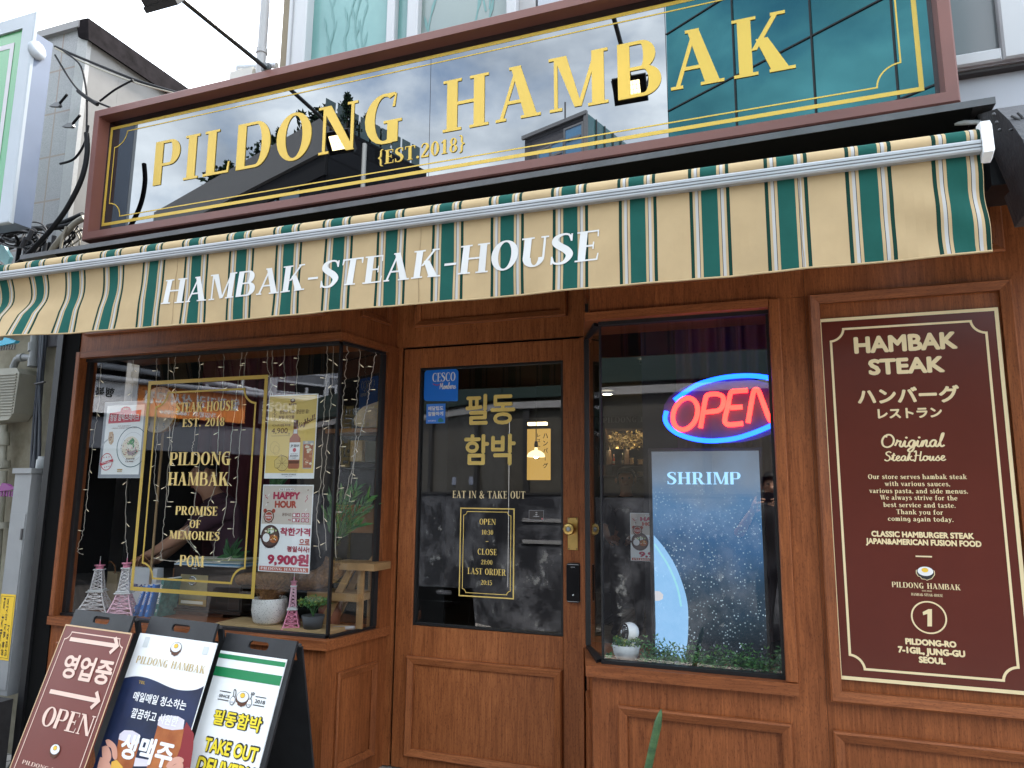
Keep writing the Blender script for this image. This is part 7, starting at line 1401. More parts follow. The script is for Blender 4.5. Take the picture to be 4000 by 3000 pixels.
# clock on a pole
CKY = 3.10; c = W(617, 1600, CKY); rr_ = (W(690, 1600, CKY).x - W(545, 1600, CKY).x) / 2; ck = thing('standing_clock', 'round cream faced clock with thin numerals on a thin pole behind the left window', 'clock', (c.x, CKY, ZL))
q = MB(); q.lathe(c, [(rr_ * .97, 0), (rr_, -.004), (rr_, -.05), (0, -.05)], 40, mat('gold_rim', (.62, .34, .06), rough=.25, metal=.8), axis=(0, -1, 0)); q.build('rim', None, ck); q = MB(); q.lathe(c, [(rr_ * .965, .0005), (0, .0005)], 40, mat('cream_dial', (.85, .74, .58), rough=.6), axis=(0, -1, 0)); fc = q.build('face', None, ck)
q = MB(); CKP = Plane((0, CKY, 0))
for k in range(1, 13):
    a_ = PI / 2 - k * PI / 6; x, z_ = c.x + rr_ * .80 * math.cos(a_), c.z + rr_ * .80 * math.sin(a_); write(q, CKP, str(k), x - .010 * len(str(k)), x + .010 * len(str(k)), z_ - .014, .03, .0015, GRY, font='sans')
for a_, l_ in ((math.radians(118), .55), (math.radians(62), .72)): q.tube([CKP.pt(c.x, c.z, .004), CKP.pt(c.x + rr_ * l_ * math.cos(a_), c.z + rr_ * l_ * math.sin(a_), .004)], .003, 6, mat('orange_hand', (.55, .22, .04), rough=.4))
q.build('numerals', None, fc); q = MB(); q.tube([(c.x + .03, CKY + .02, ZL), (c.x + .03, CKY + .02, c.z - rr_ * .9)], .007, 10); q.build('pole', mat('oak_pole', (.36, .24, .12), rough=.5), ck)
# plywood board, pots and plants
PLY = mat('pale_plywood', (.47, .32, .155), rough=.6, var=.12, vscale=3, stretch=(1, 6, 12)); a = W(900, 2450, 3.05).x; q = MB(); q.box(a, -1.945, 2.945, 3.13, ZL + .001, ZL + .020); tag(q.build('plywood_board', PLY), 'pale plywood board lying on the ledge under the pots', 'board')
ZB = ZL + .0205
p0, p1 = W(1000, 2330, 3.03), W(1112, 2330, 3.03); c = Vector(((p0.x + p1.x) / 2, 3.03, ZB)); rr_ = (p1.x - p0.x) / 2; h = p0.z - ZB
spk = bpy.data.materials.new('speckled_white_glaze'); spk.use_nodes = True; t = spk.node_tree; vo = t.nodes.new('ShaderNodeTexVoronoi'); vo.inputs['Scale'].default_value = 150; tcn = t.nodes.new('ShaderNodeTexCoord'); cr = t.nodes.new('ShaderNodeValToRGB'); cr.color_ramp.elements[0].position = .20; cr.color_ramp.elements[0].color = (.06, .05, .05, 1); cr.color_ramp.elements[1].position = .26; cr.color_ramp.elements[1].color = (.74, .72, .68, 1); t.links.new(tcn.outputs['Object'], vo.inputs['Vector']); t.links.new(vo.outputs['Distance'], cr.inputs[0]); t.links.new(cr.outputs[0], t.nodes['Principled BSDF'].inputs['Base Color']); t.nodes['Principled BSDF'].inputs['Roughness'].default_value = .35
pt_ = thing('speckled_pot', 'white speckled plant pot with dry brown grass on the plywood board', 'pot', tuple(c)); q = MB(); q.lathe(c, [(0, 0), (rr_ * .72, 0), (rr_ * .88, h * .12), (rr_, h * .5), (rr_ * .98, h * .97), (rr_ * .93, h), (rr_ * .88, h * .95), (0, h * .9)], 32, spk); q.build('pot', None, pt_)
rng = random.Random(14); q = MB(); DRY = [mat('dry_grass_%d' % i, c_, rough=.8) for i, c_ in enumerate(((.28, .12, .04), (.40, .20, .06), (.20, .09, .04)))]
for i in range(260):
    a_ = rng.uniform(0, 6.3); t_ = rng.random() ** .5; b_ = c + Vector((rr_ * .5 * rng.uniform(-1, 1), rr_ * .5 * rng.uniform(-1, 1), h * .92)); e_ = c + Vector((rr_ * 1.4 * t_ * math.cos(a_), rr_ * .8 * t_ * math.sin(a_), h + rng.uniform(.02, .095))); e_.y = max(e_.y, 2.935); q.tube([b_, (b_ + e_) / 2 + Vector((rng.uniform(-.01, .01), 0, .012)), e_], [.001, .0008, .0004], 3, DRY[i % 3])
q.build('dry_grass', None, pt_)
p0, p1 = W(1186, 2400, 3.0), W(1262, 2400, 3.0); c = Vector(((p0.x + p1.x) / 2, 3.0, ZB)); rr_ = (p1.x - p0.x) / 2; h = p0.z - ZB
gp = thing('grey_pot', 'small dark grey pot with a bushy yellow green plant near the glass corner', 'pot', tuple(c)); q = MB(); q.lathe(c, [(0, 0), (rr_ * .78, 0), (rr_, h), (rr_ * .92, h), (rr_ * .9, h * .9), (0, h * .9)], 28, mat('dark_grey_pot', (.07, .072, .078), rough=.7)); q.build('pot', None, gp)
q = MB()
for i in range(9): a_ = rng.uniform(0, 6.3); q.tube([c + Vector((0, 0, h * .85)), c + Vector((.02 * math.cos(a_), .015 * math.sin(a_), h + .03)), c + Vector((.055 * math.cos(a_), .03 * math.sin(a_), h + .055))], .0014, 4, LG[1])
for i in range(520):
    a_ = rng.uniform(0, 6.3); t_ = math.sqrt(rng.random()); z_ = h + .045 + .05 * rng.random() * (1 - .5 * t_); p_ = c + Vector((.082 * t_ * math.cos(a_), .05 * t_ * math.sin(a_), z_)); p_.y = max(p_.y, 2.935); leaf(q, p_, rv(rng) + Vector((0, 0, .5)), rv(rng), rng.uniform(.010, .020), .006, LG[rng.choice((0, 1, 1, 2, 2, 4, 4))])
q.build('foliage', None, gp)
PLD = mat('brown_plywood', (.34, .20, .085), rough=.6, var=.18, vscale=3, stretch=(1, 6, 12))
# stepped plywood stand, wicker horn, palm
SY = 3.08; st_ = thing('stepped_stand', 'stepped plywood display stand behind the glass corner', 'stand', (W(1380, 2400, SY).x, SY, ZL)); SP = Plane((0, SY, 0))
def sp(px, py): return SP.uv(px, py)
a = sp(1318, 2225); b = sp(1462, 2203); q = MB(); q.pbox(SP, a[0] - .05, b[0], a[1], b[1] + .0, -.16, 0, PLD); q.build('shelf', PLY, st_); a = sp(1300, 2346); b = sp(1397, 2322); q = MB(); q.pbox(SP, a[0] - .15, b[0], a[1], b[1], -.16, .0, PLD); q.build('shelf', PLY, st_)
for dd in (-.13, -.03):
    q = MB(); k = [sp(1225, 2470), sp(1258, 2462), sp(1372, 2222), sp(1345, 2222)]; k[0] = (k[0][0], ZB); k[1] = (k[1][0], ZB); q.prism(SP, k, dd - .012, dd, PLD); q.build('slanted_leg', PLY, st_); q = MB(); k = sp(1385, 2230); k2 = sp(1408, 2230); q.pbox(SP, k[0], k2[0], ZL + .001, k[1] - .002, dd - .012, dd - .0005, PLD); q.build('leg', PLY, st_)
q = MB(); k = [sp(1382, 2202), sp(1398, 2202), sp(1410, 2178), sp(1405, 2172)]; q.prism(SP, k, -.14, -.128, PLD); q.build('stop', PLY, st_)
wk = mat('wicker', (.20, .10, .035), rough=.8, var=.55, vscale=70, bump=.8, bscale=90); q = MB(); hp = smooth([tuple(W(1316, 2195, 3.12)), tuple(W(1290, 2235, 3.10)), tuple(W(1240, 2262, 3.08)), tuple(W(1170, 2270, 3.08)), tuple(W(1090, 2262, 3.12)), tuple(W(960, 2260, 3.14)), tuple(W(930, 2270, 3.14))], 6); n_ = len(hp); q.tube(hp, [.062 - .038 * (i / (n_ - 1)) + .0018 * math.sin(i * 2.1) for i in range(n_)], 14)
tag(q.build('wicker_horn', wk), 'brown wicker horn basket lying behind the posters and pots', 'basket')
pm = thing('palm_plant', 'dark green palm like plant rising behind the glass corner', 'plant', tuple(W(1310, 2160, 3.16))); b_ = W(1300, 2150, 3.17)
rng = random.Random(9); q = MB()
for i, (px, py) in enumerate(((1392, 1912), (1440, 1950), (1345, 1935), (1300, 1955), (1280, 2010), (1440, 1985), (1405, 2050), (1345, 2060))):
    e_ = W(px, py, 3.10 + .05 * (i % 3)); m_ = (b_ + e_) / 2 + Vector((0, 0, .03)); st = smooth([tuple(b_), tuple(m_), tuple(e_)], 6); q.tube(st, .0022, 5, LG[3])
    for k in range(4, len(st)):
        d_ = Vector(st[k]) - Vector(st[k - 1])
        for s_ in (1, -1): leaf(q, st[k], d_.normalized() * 1.0 + Vector((s_ * .55, rng.uniform(-.3, .2), -.1 * s_)), (0, -1, .2), rng.uniform(.055, .085), .014, LG[rng.choice((0, 1, 2, 1))])
q.build('fronds', None, pm); q = MB(); q.lathe((b_.x, 3.17, ZL), [(0, 0), (.05, 0), (.06, .12), (.0, .12)], 20, mat('terracotta', (.20, .07, .04), rough=.7)); q.tube([(b_.x, 3.17, ZL + .1), b_], .006, 6, LG[3]); q.build('pot', None, pm)
for i, (px, py) in enumerate(((905, 2130), (1085, 1870))):
    c_ = W(px, py, 3.22); q = MB(); r_ = thing('leafy_plant', 'dark leafy plant %s' % ('behind the right gold border of the window' if i == 0 else 'showing between the yellow and the happy hour posters'), 'plant', (c_.x, c_.y, c_.z - .12))
    for k in range(22): a_ = rng.uniform(-.2, PI + .2); leaf(q, c_ + Vector((0, 0, -.06)), (math.cos(a_), rng.uniform(-.3, .3), math.sin(a_)), (0, -1, .1), rng.uniform(.06, .12), .03, LG[rng.choice((0, 3, 0, 1))])
    q.tube([c_ + Vector((0, 0, -.12)), c_ + Vector((0, 0, -.05))], .005, 6, LG[3]); q.build('leaves', None, r_); q = MB(); q.lathe((c_.x, c_.y, c_.z - .22), [(0, 0), (.04, 0), (.05, .1), (0, .1)], 16, mat('terracotta', (.20, .07, .04))); q.build('pot', None, r_)
# shelves with wrapped goods beside the door
HY = 3.26; q = MB(); a = W(1270, 1692, HY); b = W(1500, 1670, HY); q.box(a.x, -1.85, HY, HY + .2, a.z, a.z + .022, mat('amber_shelf', (.28, .12, .03), rough=.5)); a2 = W(1300, 2010, HY + .02); q.box(a2.x, -1.87, HY + .02, HY + .22, a2.z - .09, a2.z + .05, mat('amber_shelf', (.28, .12, .03))); q.box(a.x, -1.85, HY + .02, HY + .2, W(1300, 1828, HY).z, W(1300, 1828, HY).z + .012, mat('black_shelf', (.02, .02, .02), rough=.4)); tag(q.build('goods_shelf', None), 'amber lit wooden shelf behind the side glass of the left bay', 'shelf')
wrp = mat('cream_wrapping', (.62, .47, .24), rough=.5, var=.2, vscale=25, bump=1.0, bscale=18); q = MB(); P = Plane((0, HY + .01, 0)); k = [P.uv(*p_) for p_ in ((1384, 1660), (1382, 1635), (1400, 1605), (1420, 1588), (1500, 1560), (1506, 1668), (1410, 1668))]; q.prism(P, k, -.15, 0, wrp); tag(q.build('wrapped_parcel', wrp), 'cream parcel in crinkled wrapping on the amber shelf', 'parcel')
q = MB(); k = P.uv(1366, 1802); k2 = P.uv(1416, 1720); q.pbox(P, k[0], k2[0], k[1], k2[1], -.1, 0, mat('crumpled_kraft', (.40, .27, .11), rough=.8, var=.25, vscale=18, bump=1, bscale=20)); tag(q.build('paper_bag', None), 'crumpled kraft bag on the lower shelf beside the wrapped parcel', 'bag')
q = MB(); k = P.uv(1420, 1805); k2 = P.uv(1478, 1722); q.pbox(P, k[0], k2[0], k[1], k2[1], -.1, -.01, mat('dark_olive_box', (.05, .045, .02), rough=.5)); tag(q.build('dark_box', None), 'dark olive box beside the crumpled kraft bag', 'box')
q = MB(); q.tube([ledge(1300, 2455, ZL + .012), ledge(1385, 2452, ZL + .012)], .010, 10, mat('grey_plastic_tube', (.40, .40, .40))); q.tube([ledge(1385, 2452, ZL + .012), ledge(1397, 2451, ZL + .012)], .006, 8, mat('grey_plastic_tube', (.4, .4, .4))); tag(q.build('light_tube', None), 'grey plastic tube lying on the ledge inside the glass corner', 'tube')
# ------------------------------------------------------------------ curtain of fairy lights
LT = mat('warm_white_bulb', (.80, .72, .52), rough=.4, emit=(1, .85, .6), estr=.08); WR = mat('clear_wire', (.55, .50, .42), rough=.4)
fl = thing('fairy_lights', 'hanging strands of white fairy lights behind the left window glass', 'fairy lights', (-2.6, 2.96, 1.0)); rng = random.Random(33)
strands = [(2.95, [(398, 1420), (382, 1600), (366, 1700), (350, 1850), (335, 2000), (322, 2090), (302, 2150), (326, 2166)]), (2.95, [(520, 1392), (515, 1550), (505, 1690), (495, 1900), (490, 2090), (500, 2165)]), (2.95, [(612, 1388), (612, 1500), (618, 1640), (610, 1750), (602, 1880), (618, 1960)]), (2.955, [(660, 1386), (657, 1560), (662, 1700), (652, 1900), (640, 2050), (630, 2190)]), (2.95, [(686, 1384), (680, 1480), (688, 1560), (668, 1750), (655, 1960)]), (2.955, [(780, 1378), (776, 1500), (760, 1700), (752, 1760), (778, 1800), (760, 1960), (738, 2090), (780, 2170)]), (2.95, [(876, 1372), (868, 1560), (850, 1740), (838, 1900), (790, 2010), (722, 2075), (760, 2150)]), (2.955, [(948, 1366), (930, 1500), (905, 1700), (890, 1900), (872, 2040), (842, 2110), (832, 2200)]), (2.95, [(966, 1364), (952, 1470), (938, 1700), (928, 1860), (912, 2100)]), (2.95, [(1045, 1360), (1045, 1440), (1058, 1490), (1050, 1700)]), (2.955, [(1066, 1358), (1060, 1540), (1050, 1700)]), (2.95, [(1112, 1356), (1110, 1450), (1114, 1600)]), (2.95, [(1172, 1352), (1164, 1400), (1158, 1600)]), (2.95, [(1278, 1346), (1276, 1450), (1266, 1600), (1262, 1700), (1250, 1900), (1236, 2040), (1252, 2180)]), (2.955, [(1302, 1345), (1296, 1500), (1284, 1650), (1272, 1800), (1262, 1930), (1275, 2150)]), (3.0, [(1356, 1352), (1350, 1450), (1342, 1550), (1332, 1700), (1325, 1850), (1312, 2000), (1312, 2180)]), (3.04, [(1406, 1362), (1402, 1450), (1394, 1550), (1388, 1680), (1380, 1800), (1345, 1950)]), (3.10, [(1466, 1376), (1456, 1450), (1440, 1530), (1430, 1600), (1408, 1690), (1384, 1800), (1366, 1960)]), (2.96, [(600, 2180), (680, 2192), (760, 2178), (830, 2195), (905, 2175)])]
for Y_, pp in strands:
    sm_ = smooth([tuple(W(x, y_, Y_)) for x, y_ in pp], 10); sm_ = [Vector(p_) + Vector((rng.gauss(0, .0025), rng.gauss(0, .002), 0)) for p_ in sm_]; q = MB(); q.tube(sm_, .0016, 5); sd_ = q.build('strand', WR, fl); q = MB(); acc = .03
    for i in range(1, len(sm_)):
        acc += (sm_[i] - sm_[i - 1]).length
        if acc > .105:
            acc = rng.uniform(-.02, .02); s_ = rng.choice((1, -1)); d_ = Vector((s_, rng.uniform(-.3, .3), rng.choice((0, 0, -.5, -.9, .15)))).normalized(); q.tube([sm_[i], sm_[i] + d_ * .012], .0018, 5, WR); q.tube([sm_[i] + d_ * .012, sm_[i] + d_ * .030], [.0020, .0017], 6, LT)
    if q.v: q.build('bulbs', LT, sd_)

# ------------------------------------------------------------------ stickers on the door glass
SG = Plane((0, 3.3165, 0)); BLUE = mat('blue_sticker', (.012, .20, .80), rough=.35)
a = SG.uv(1655, 1572); b = SG.uv(1791, 1440); s = Sheet(SG, a[0], b[0], a[1], b[1])
q = MB(); pts = [p_ for cx, cy, s0 in ((.88, .12, 0), (.10, .10, 90), (.10, .86, 180), (.96, .96, 270)) for p_ in [(cx + (.12 if cx > .5 and cy < .5 else .10 if cy < .9 else .04) * math.cos(math.radians(s0 + k * 18)), cy - (.12 if cx > .5 and cy < .5 else .10 if cy < .9 else .04) * math.sin(math.radians(s0 + k * 18))) for k in range(6)]]
q.prism(SG, [(s.U(x), s.V(y_)) for x, y_ in pts], -.0010, 0, BLUE); st_ = tag(q.build('sticker', BLUE), 'large blue rounded sticker with white lettering at the top left of the door glass', 'sticker')
q = MB(); s.text(q, 'CESCO', .24, .92, .10, .37, .0008, WH, font='serif', ybox=False, sp=.02); s.text(q, 'Members', .46, .94, .40, .62, .0008, WH, font='script', sp=-.03, shear=.0); s.line(q, [(.26, .43), (.34, .47), (.42, .475), (.54, .42)], .0035, .0006, RED); q.build('lettering', WH, st_)
a = SG.uv(1664, 1655); b = SG.uv(1740, 1576); s = Sheet(SG, a[0], b[0], a[1], b[1]); q = MB(); q.pbox(SG, s.u0, s.u1, s.v0, s.v1, -.001, 0, mat('mid_blue_sticker', (.05, .24, .80), rough=.35)); st_ = tag(q.build('sticker', None), 'small square blue sticker with white Korean lettering below the large blue one', 'sticker')
q = MB(); s.text(q, '배달팁도', .10, .90, .12, .34, .0008, WH, off=.03); s.text(q, '알뜰하게', .10, .90, .40, .62, .0008, WH, off=.03); s.text(q, '배민알뜰배달', .10, .52, .82, .90, .0008, WH, off=.01); s.poly(q, [(.62, .90), (.66, .78), (.76, .72), (.86, .78), (.94, .90), (.86, .94), (.70, .94)], .0006, ink('teal_print', (.03, .22, .22))); q.build('lettering', WH, st_)
q = MB(); a = SG.uv(2066, 2031); b = SG.uv(2124, 1994); s = Sheet(SG, a[0], b[0], a[1], b[1]); q.pbox(SG, s.u0, s.u1, s.v0, s.v1, -.001, 0, mat('dark_card', (.05, .042, .04), rough=.5)); c_ = tag(q.build('card', None), 'small dark card with pale lettering on the right half of the door glass', 'card'); q = MB(); line_rect(q, SG, s.u0, s.u1, s.v0, s.v1, .0012, .0004, GRY); s.text(q, '今', .44, .58, .15, .32, .0006, WH); s.text(q, '함', .44, .58, .36, .5, .0006, WH); s.text(q, 'HAMBAK', .30, .70, .58, .66, .0006, WH); s.disc(q, .90, .86, .06, .0006, ink('pink_print', (.55, .2, .2))); q.build('lettering', None, c_)
# ------------------------------------------------------------------ three A-boards
def aboard(label, tl, w_, grp, content, blk):
    a_ = math.radians(-6); e_ = math.radians(72); Y0 = 2.45; o_ = W(*tl, Y0); u = Vector((math.cos(a_), math.sin(a_), 0)); back = Vector((-math.sin(a_), math.cos(a_), 0)); v = back * math.cos(e_) + Vector((0, 0, 1)) * math.sin(e_)
    P = Plane(o_, u, v)
    if P.n.y > 0: P.n = -P.n
    L_ = o_.z / math.sin(e_) - .03; r = thing('a_board', label, 'sign board', tuple(P.pt(w_ / 2, -L_, -.02)), grp); Lp = L_ - .05
    b0, b1, hh = blk; bm_ = mat('black_board_plastic', (.016, .017, .019), rough=.5, var=.35, vscale=9, bump=.05)
    sw, sh = .105, .030; sc_ = (b0 + b1) / 2; sv = hh * .52
    q = MB(); T0 = -.016
    for (x0, x1, y0, y1) in ((b0, b1, -L_, -.0), (b0, sc_ - sw / 2, .0001, hh), (sc_ + sw / 2, b1, .0001, hh), (sc_ - sw / 2 + .0001, sc_ + sw / 2 - .0001, .0001, sv - sh / 2), (sc_ - sw / 2 + .0001, sc_ + sw / 2 - .0001, sv + sh / 2, hh - .0002)): q.pbox(P, x0, x1, y0, y1, T0, -.0055, bm_)
    for sx in (-1, 1):                                   # rounded slot ends
        for k in range(2):
            yy = sv + (1 if k else -1) * sh / 2; q.prism(P, [(sc_ + sx * sw / 2, yy)] + [(sc_ + sx * (sw / 2 - sh / 2 + sh / 2 * math.cos(t)), sv + (1 if k else -1) * sh / 2 * math.sin(t)) for t in [i * PI / 8 for i in range(0, 5)]], T0 + .0003, -.0058, bm_)
    q.build('front_board', bm_, r)
    bb = Vector((-math.sin(a_), math.cos(a_), 0)); v2 = -bb * .12 * .9 + Vector((0, 0, 1)) * .985; q = MB(); PB = Plane(P.pt(0, hh - .02, -.025), u, Vector((bb.x * -.30, bb.y * -.30, 1)).normalized())
    PB.n = P.n; top = P.pt(0, hh, -.03); foot = Vector((top.x, top.y, 0)) + bb * .20; vv = (top - foot); PB = Plane(foot, u, vv); PB.n = P.n; q.pbox(PB, b0, b1, .0, vv.length - .075, -.010, 0, bm_); q.pbox(PB, b0, b0 + .03, vv.length - .0749, vv.length - .015, -.010, 0, bm_); q.pbox(PB, b1 - .03, b1, vv.length - .0749, vv.length - .015, -.010, 0, bm_); q.build('back_board', bm_, r)
    for x in (b0 + .004, b1 - .004):
        q = MB(); q.tube([P.pt(x - .012, hh - .012, -.022), P.pt(x + .012, hh - .012, -.022)], .007, 8, GREYM); q.build('hinge', GREYM, r)
    q = MB(); q.pbox(P, 0, w_, -Lp, 0, -.005, 0, content[0]); pn = q.build('panel', content[0], r); content[1](P, w_, Lp, pn); return r
def on(P, mb, text, l, r_, top, m_, d=.0025, **k):
    a = P.uv(*l); b = P.uv(*r_); c = P.uv(*top); k.setdefault('font', 'sans'); k.setdefault('ybox', k['font'] == 'sans'); write(mb, P, text, a[0], b[0], (a[1] + b[1]) / 2, c[1] - (a[1] + b[1]) / 2, d, m_, **k)
def arrow(P, mb, a, b, wd, hd, d, m_):
    (x0, y0), (x1, y1) = P.uv(*a), P.uv(*b); y_ = (y0 + y1) / 2
    mb.sheet(P, rc(x0, y_ - wd / 2, x1 - wd * .7, y_ + wd / 2), d, m_)
    for s_ in (1, -1): mb.sheet(P, [(x1, y_), (x1 - hd, y_ + s_ * hd), (x1 - hd - wd * .8, y_ + s_ * (hd - wd * .6)), (x1 - wd * 1.35, y_)], d + .0003, m_)
MAR = mat('maroon_panel', (.17, .040, .030), rough=.4, var=.05); PNK = ink('pale_peach_print', (.80, .58, .48))
def z1(x, y_): return x * .3738, 2380 + y_ * .3738
def c1(P, w_, Lp, pn):
    q = MB(); d = .0015; line_rect(q, P, 0, w_, -Lp, 0, .006, d, ink('tan_edge', (.62, .42, .24))); notch_rect(q, P, .028, w_ - .028, -Lp + .03, -.026, .032, .0045, d, PNK)
    arrow(P, q, z1(737, 310), z1(1250, 388), .0165, .036, .0025, PNK); arrow(P, q, z1(527, 856), z1(1055, 962), .0165, .036, .0025, PNK); q.build('border', PNK, pn)
    q = MB(); on(P, q, '영업중', z1(622, 700), z1(1125, 810), z1(660, 450), PNK, off=.03); q.build('lettering', PNK, pn)
    q = MB(); on(P, q, 'OPEN', z1(415, 1215), z1(938, 1330), z1(470, 1000), PNK, font='serif', sp=.04, ybox=True); q.build('lettering', PNK, pn); q = MB(); on(P, q, 'PILDONG HAMBAK', z1(230, 1625), z1(830, 1760), z1(245, 1570), PNK, font='serif', sp=.08); q.build('lettering', PNK, pn)
    emblem(P, *P.uv(*z1(576, 1480)), .060, .002, pn)
aboard('maroon A-board with arrows pointing right, leftmost of the three', (258, 2438), .442, 'A-boards before the left window', (MAR, c1), (.018, .405, .068))
def z2(x, y_): return 350 + x * .3618, 2400 + y_ * .3618
def c2(P, w_, Lp, pn):
    q = MB(); d = .0012; uv = lambda x, y_: P.uv(*z2(x, y_))
    wave = [uv(*p_) for p_ in ((398, 690), (450, 672), (520, 668), (620, 685), (730, 725), (850, 780), (950, 812), (1060, 822), (1160, 810), (1270, 780))]; wave[0] = (0, wave[0][1]); wave[-1] = (w_, wave[-1][1]); wv = smooth(wave, 5)
    lo = [(u_, -Lp) for u_, _ in wv]
    for i in range(len(wv) - 1): q.sheet(P, [wv[i], wv[i + 1], lo[i + 1], lo[i]], d, mat('navy_photo', (.008, .013, .032), rough=.35, vscale=5, col2=(.02, .035, .10)))
    for tl, br in (((608, 240), (640, 360)), ((1238, 345), (1270, 438))):
        a = uv(*tl); b = uv(*br); q.sheet(P, rc(a[0], b[1], a[0] + .030, a[1]), d + .0004, ink('grey_tape', (.62, .66, .66)))
    q.build('picture', None, pn)
    q = MB(); GL_ = ink('gold_ink', (.55, .42, .20)); on(P, q, 'PILDONG HAMBAK', z2(505, 515), z2(1240, 650), z2(525, 445), GL_, font='serif', sp=.1); q.build('lettering', GL_, pn); q = MB(); on(P, q, 'EST.2018', z2(797, 632), z2(900, 645), z2(800, 612), ink('pale_gold_ink', (.7, .64, .5)), font='serif'); q.build('lettering', GL_, pn)
    emblem(P, *uv(935, 372), .062, .002, pn)
    # beer glasses and the hands that hold them, as printed
    q = MB(); d = .0018
    q.sheet(P, [uv(*p_) for p_ in ((1050, 1160), (1130, 1290), (1120, 1460), (1090, 1659), (900, 1659), (960, 1400))], d, ink('red_sleeve', (.24, .015, .02)))
    q.sheet(P, [uv(*p_) for p_ in ((745, 1180), (1025, 1230), (985, 1440), (885, 1700), (610, 1700), (670, 1450))], d + .0004, mat('amber_beer_photo', (.30, .075, .02), rough=.35, vscale=14, col2=(.50, .17, .05))); q.sheet(P, [uv(*p_) for p_ in ((755, 1105), (850, 1090), (960, 1100), (1030, 1140), (1015, 1240), (900, 1250), (800, 1230), (738, 1195))], d + .0007, ink('beer_foam', (.70, .66, .72)))
    q.sheet(P, [uv(*p_) for p_ in ((320, 1340), (540, 1390), (500, 1560), (450, 1700), (250, 1700), (290, 1500))], d + .0003, mat('amber_beer_photo', (.30, .075, .02))); q.sheet(P, [uv(*p_) for p_ in ((330, 1290), (380, 1250), (470, 1255), (550, 1300), (540, 1395), (420, 1385), (318, 1350))], d + .0006, ink('beer_foam', (.70, .66, .72)))
    q.sheet(P, [uv(*p_) for p_ in ((500, 1545), (640, 1570), (630, 1640), (480, 1640))], d + .0005, ink('beer_foam', (.7, .66, .72)))
    for pts in (((175, 1360), (215, 1350), (265, 1385), (300, 1440), (305, 1545), (280, 1570), (255, 1540), (240, 1450), (200, 1420)), ((140, 1430), (200, 1420), (240, 1500), (235, 1570), (200, 1600), (150, 1560)), ((120, 1540), (190, 1560), (240, 1640), (230, 1700), (90, 1700)), ((830, 1640), (880, 1570), (960, 1535), (1020, 1560), (1010, 1600), (920, 1620), (870, 1680)), ((860, 1690), (920, 1625), (1010, 1605), (1000, 1700))): q.sheet(P, smooth([uv(*p_) for p_ in pts + (pts[0],)], 4)[:-1], d + .0010 + .0002 * (pts[0][0] % 3) + .0001 * (pts[0][1] % 2), SKIN)
    q.sheet(P, [uv(*p_) for p_ in ((245, 1590), (300, 1570), (370, 1650), (350, 1700), (230, 1700))], d + .0016, ink('beer_gold', (.75, .42, .06))); q.build('picture', None, pn)
    q = MB(); on(P, q, '매일매일 청소하는', z2(470, 920), z2(1035, 1048), z2(500, 828), WH, d=.0042, off=.02); q.build('lettering', WH, pn); q = MB(); on(P, q, '깔끔하고 시원한', z2(445, 1112), z2(945, 1218), z2(475, 1005), WH, d=.0042, off=.02); q.build('lettering', WH, pn)
    q = MB(); on(P, q, '생맥주', z2(300, 1560), z2(870, 1660), z2(350, 1260), WH, d=.0042, off=.035); q.build('lettering', WH, pn); q = MB(); on(P, q, 'TEL', z2(530, 740), z2(600, 760), z2(535, 712), mat('faded_gold', (.42, .28, .04)), d=.002, off=.02); q.build('lettering', WH, pn)
aboard('white and navy A-board with beer glasses, middle of the three', (548, 2472), .452, 'A-boards before the left window', (PAPER, c2), (.024, .418, .074))
def z3(x, y_): return 700 + x * .3315, 2450 + y_ * .3315
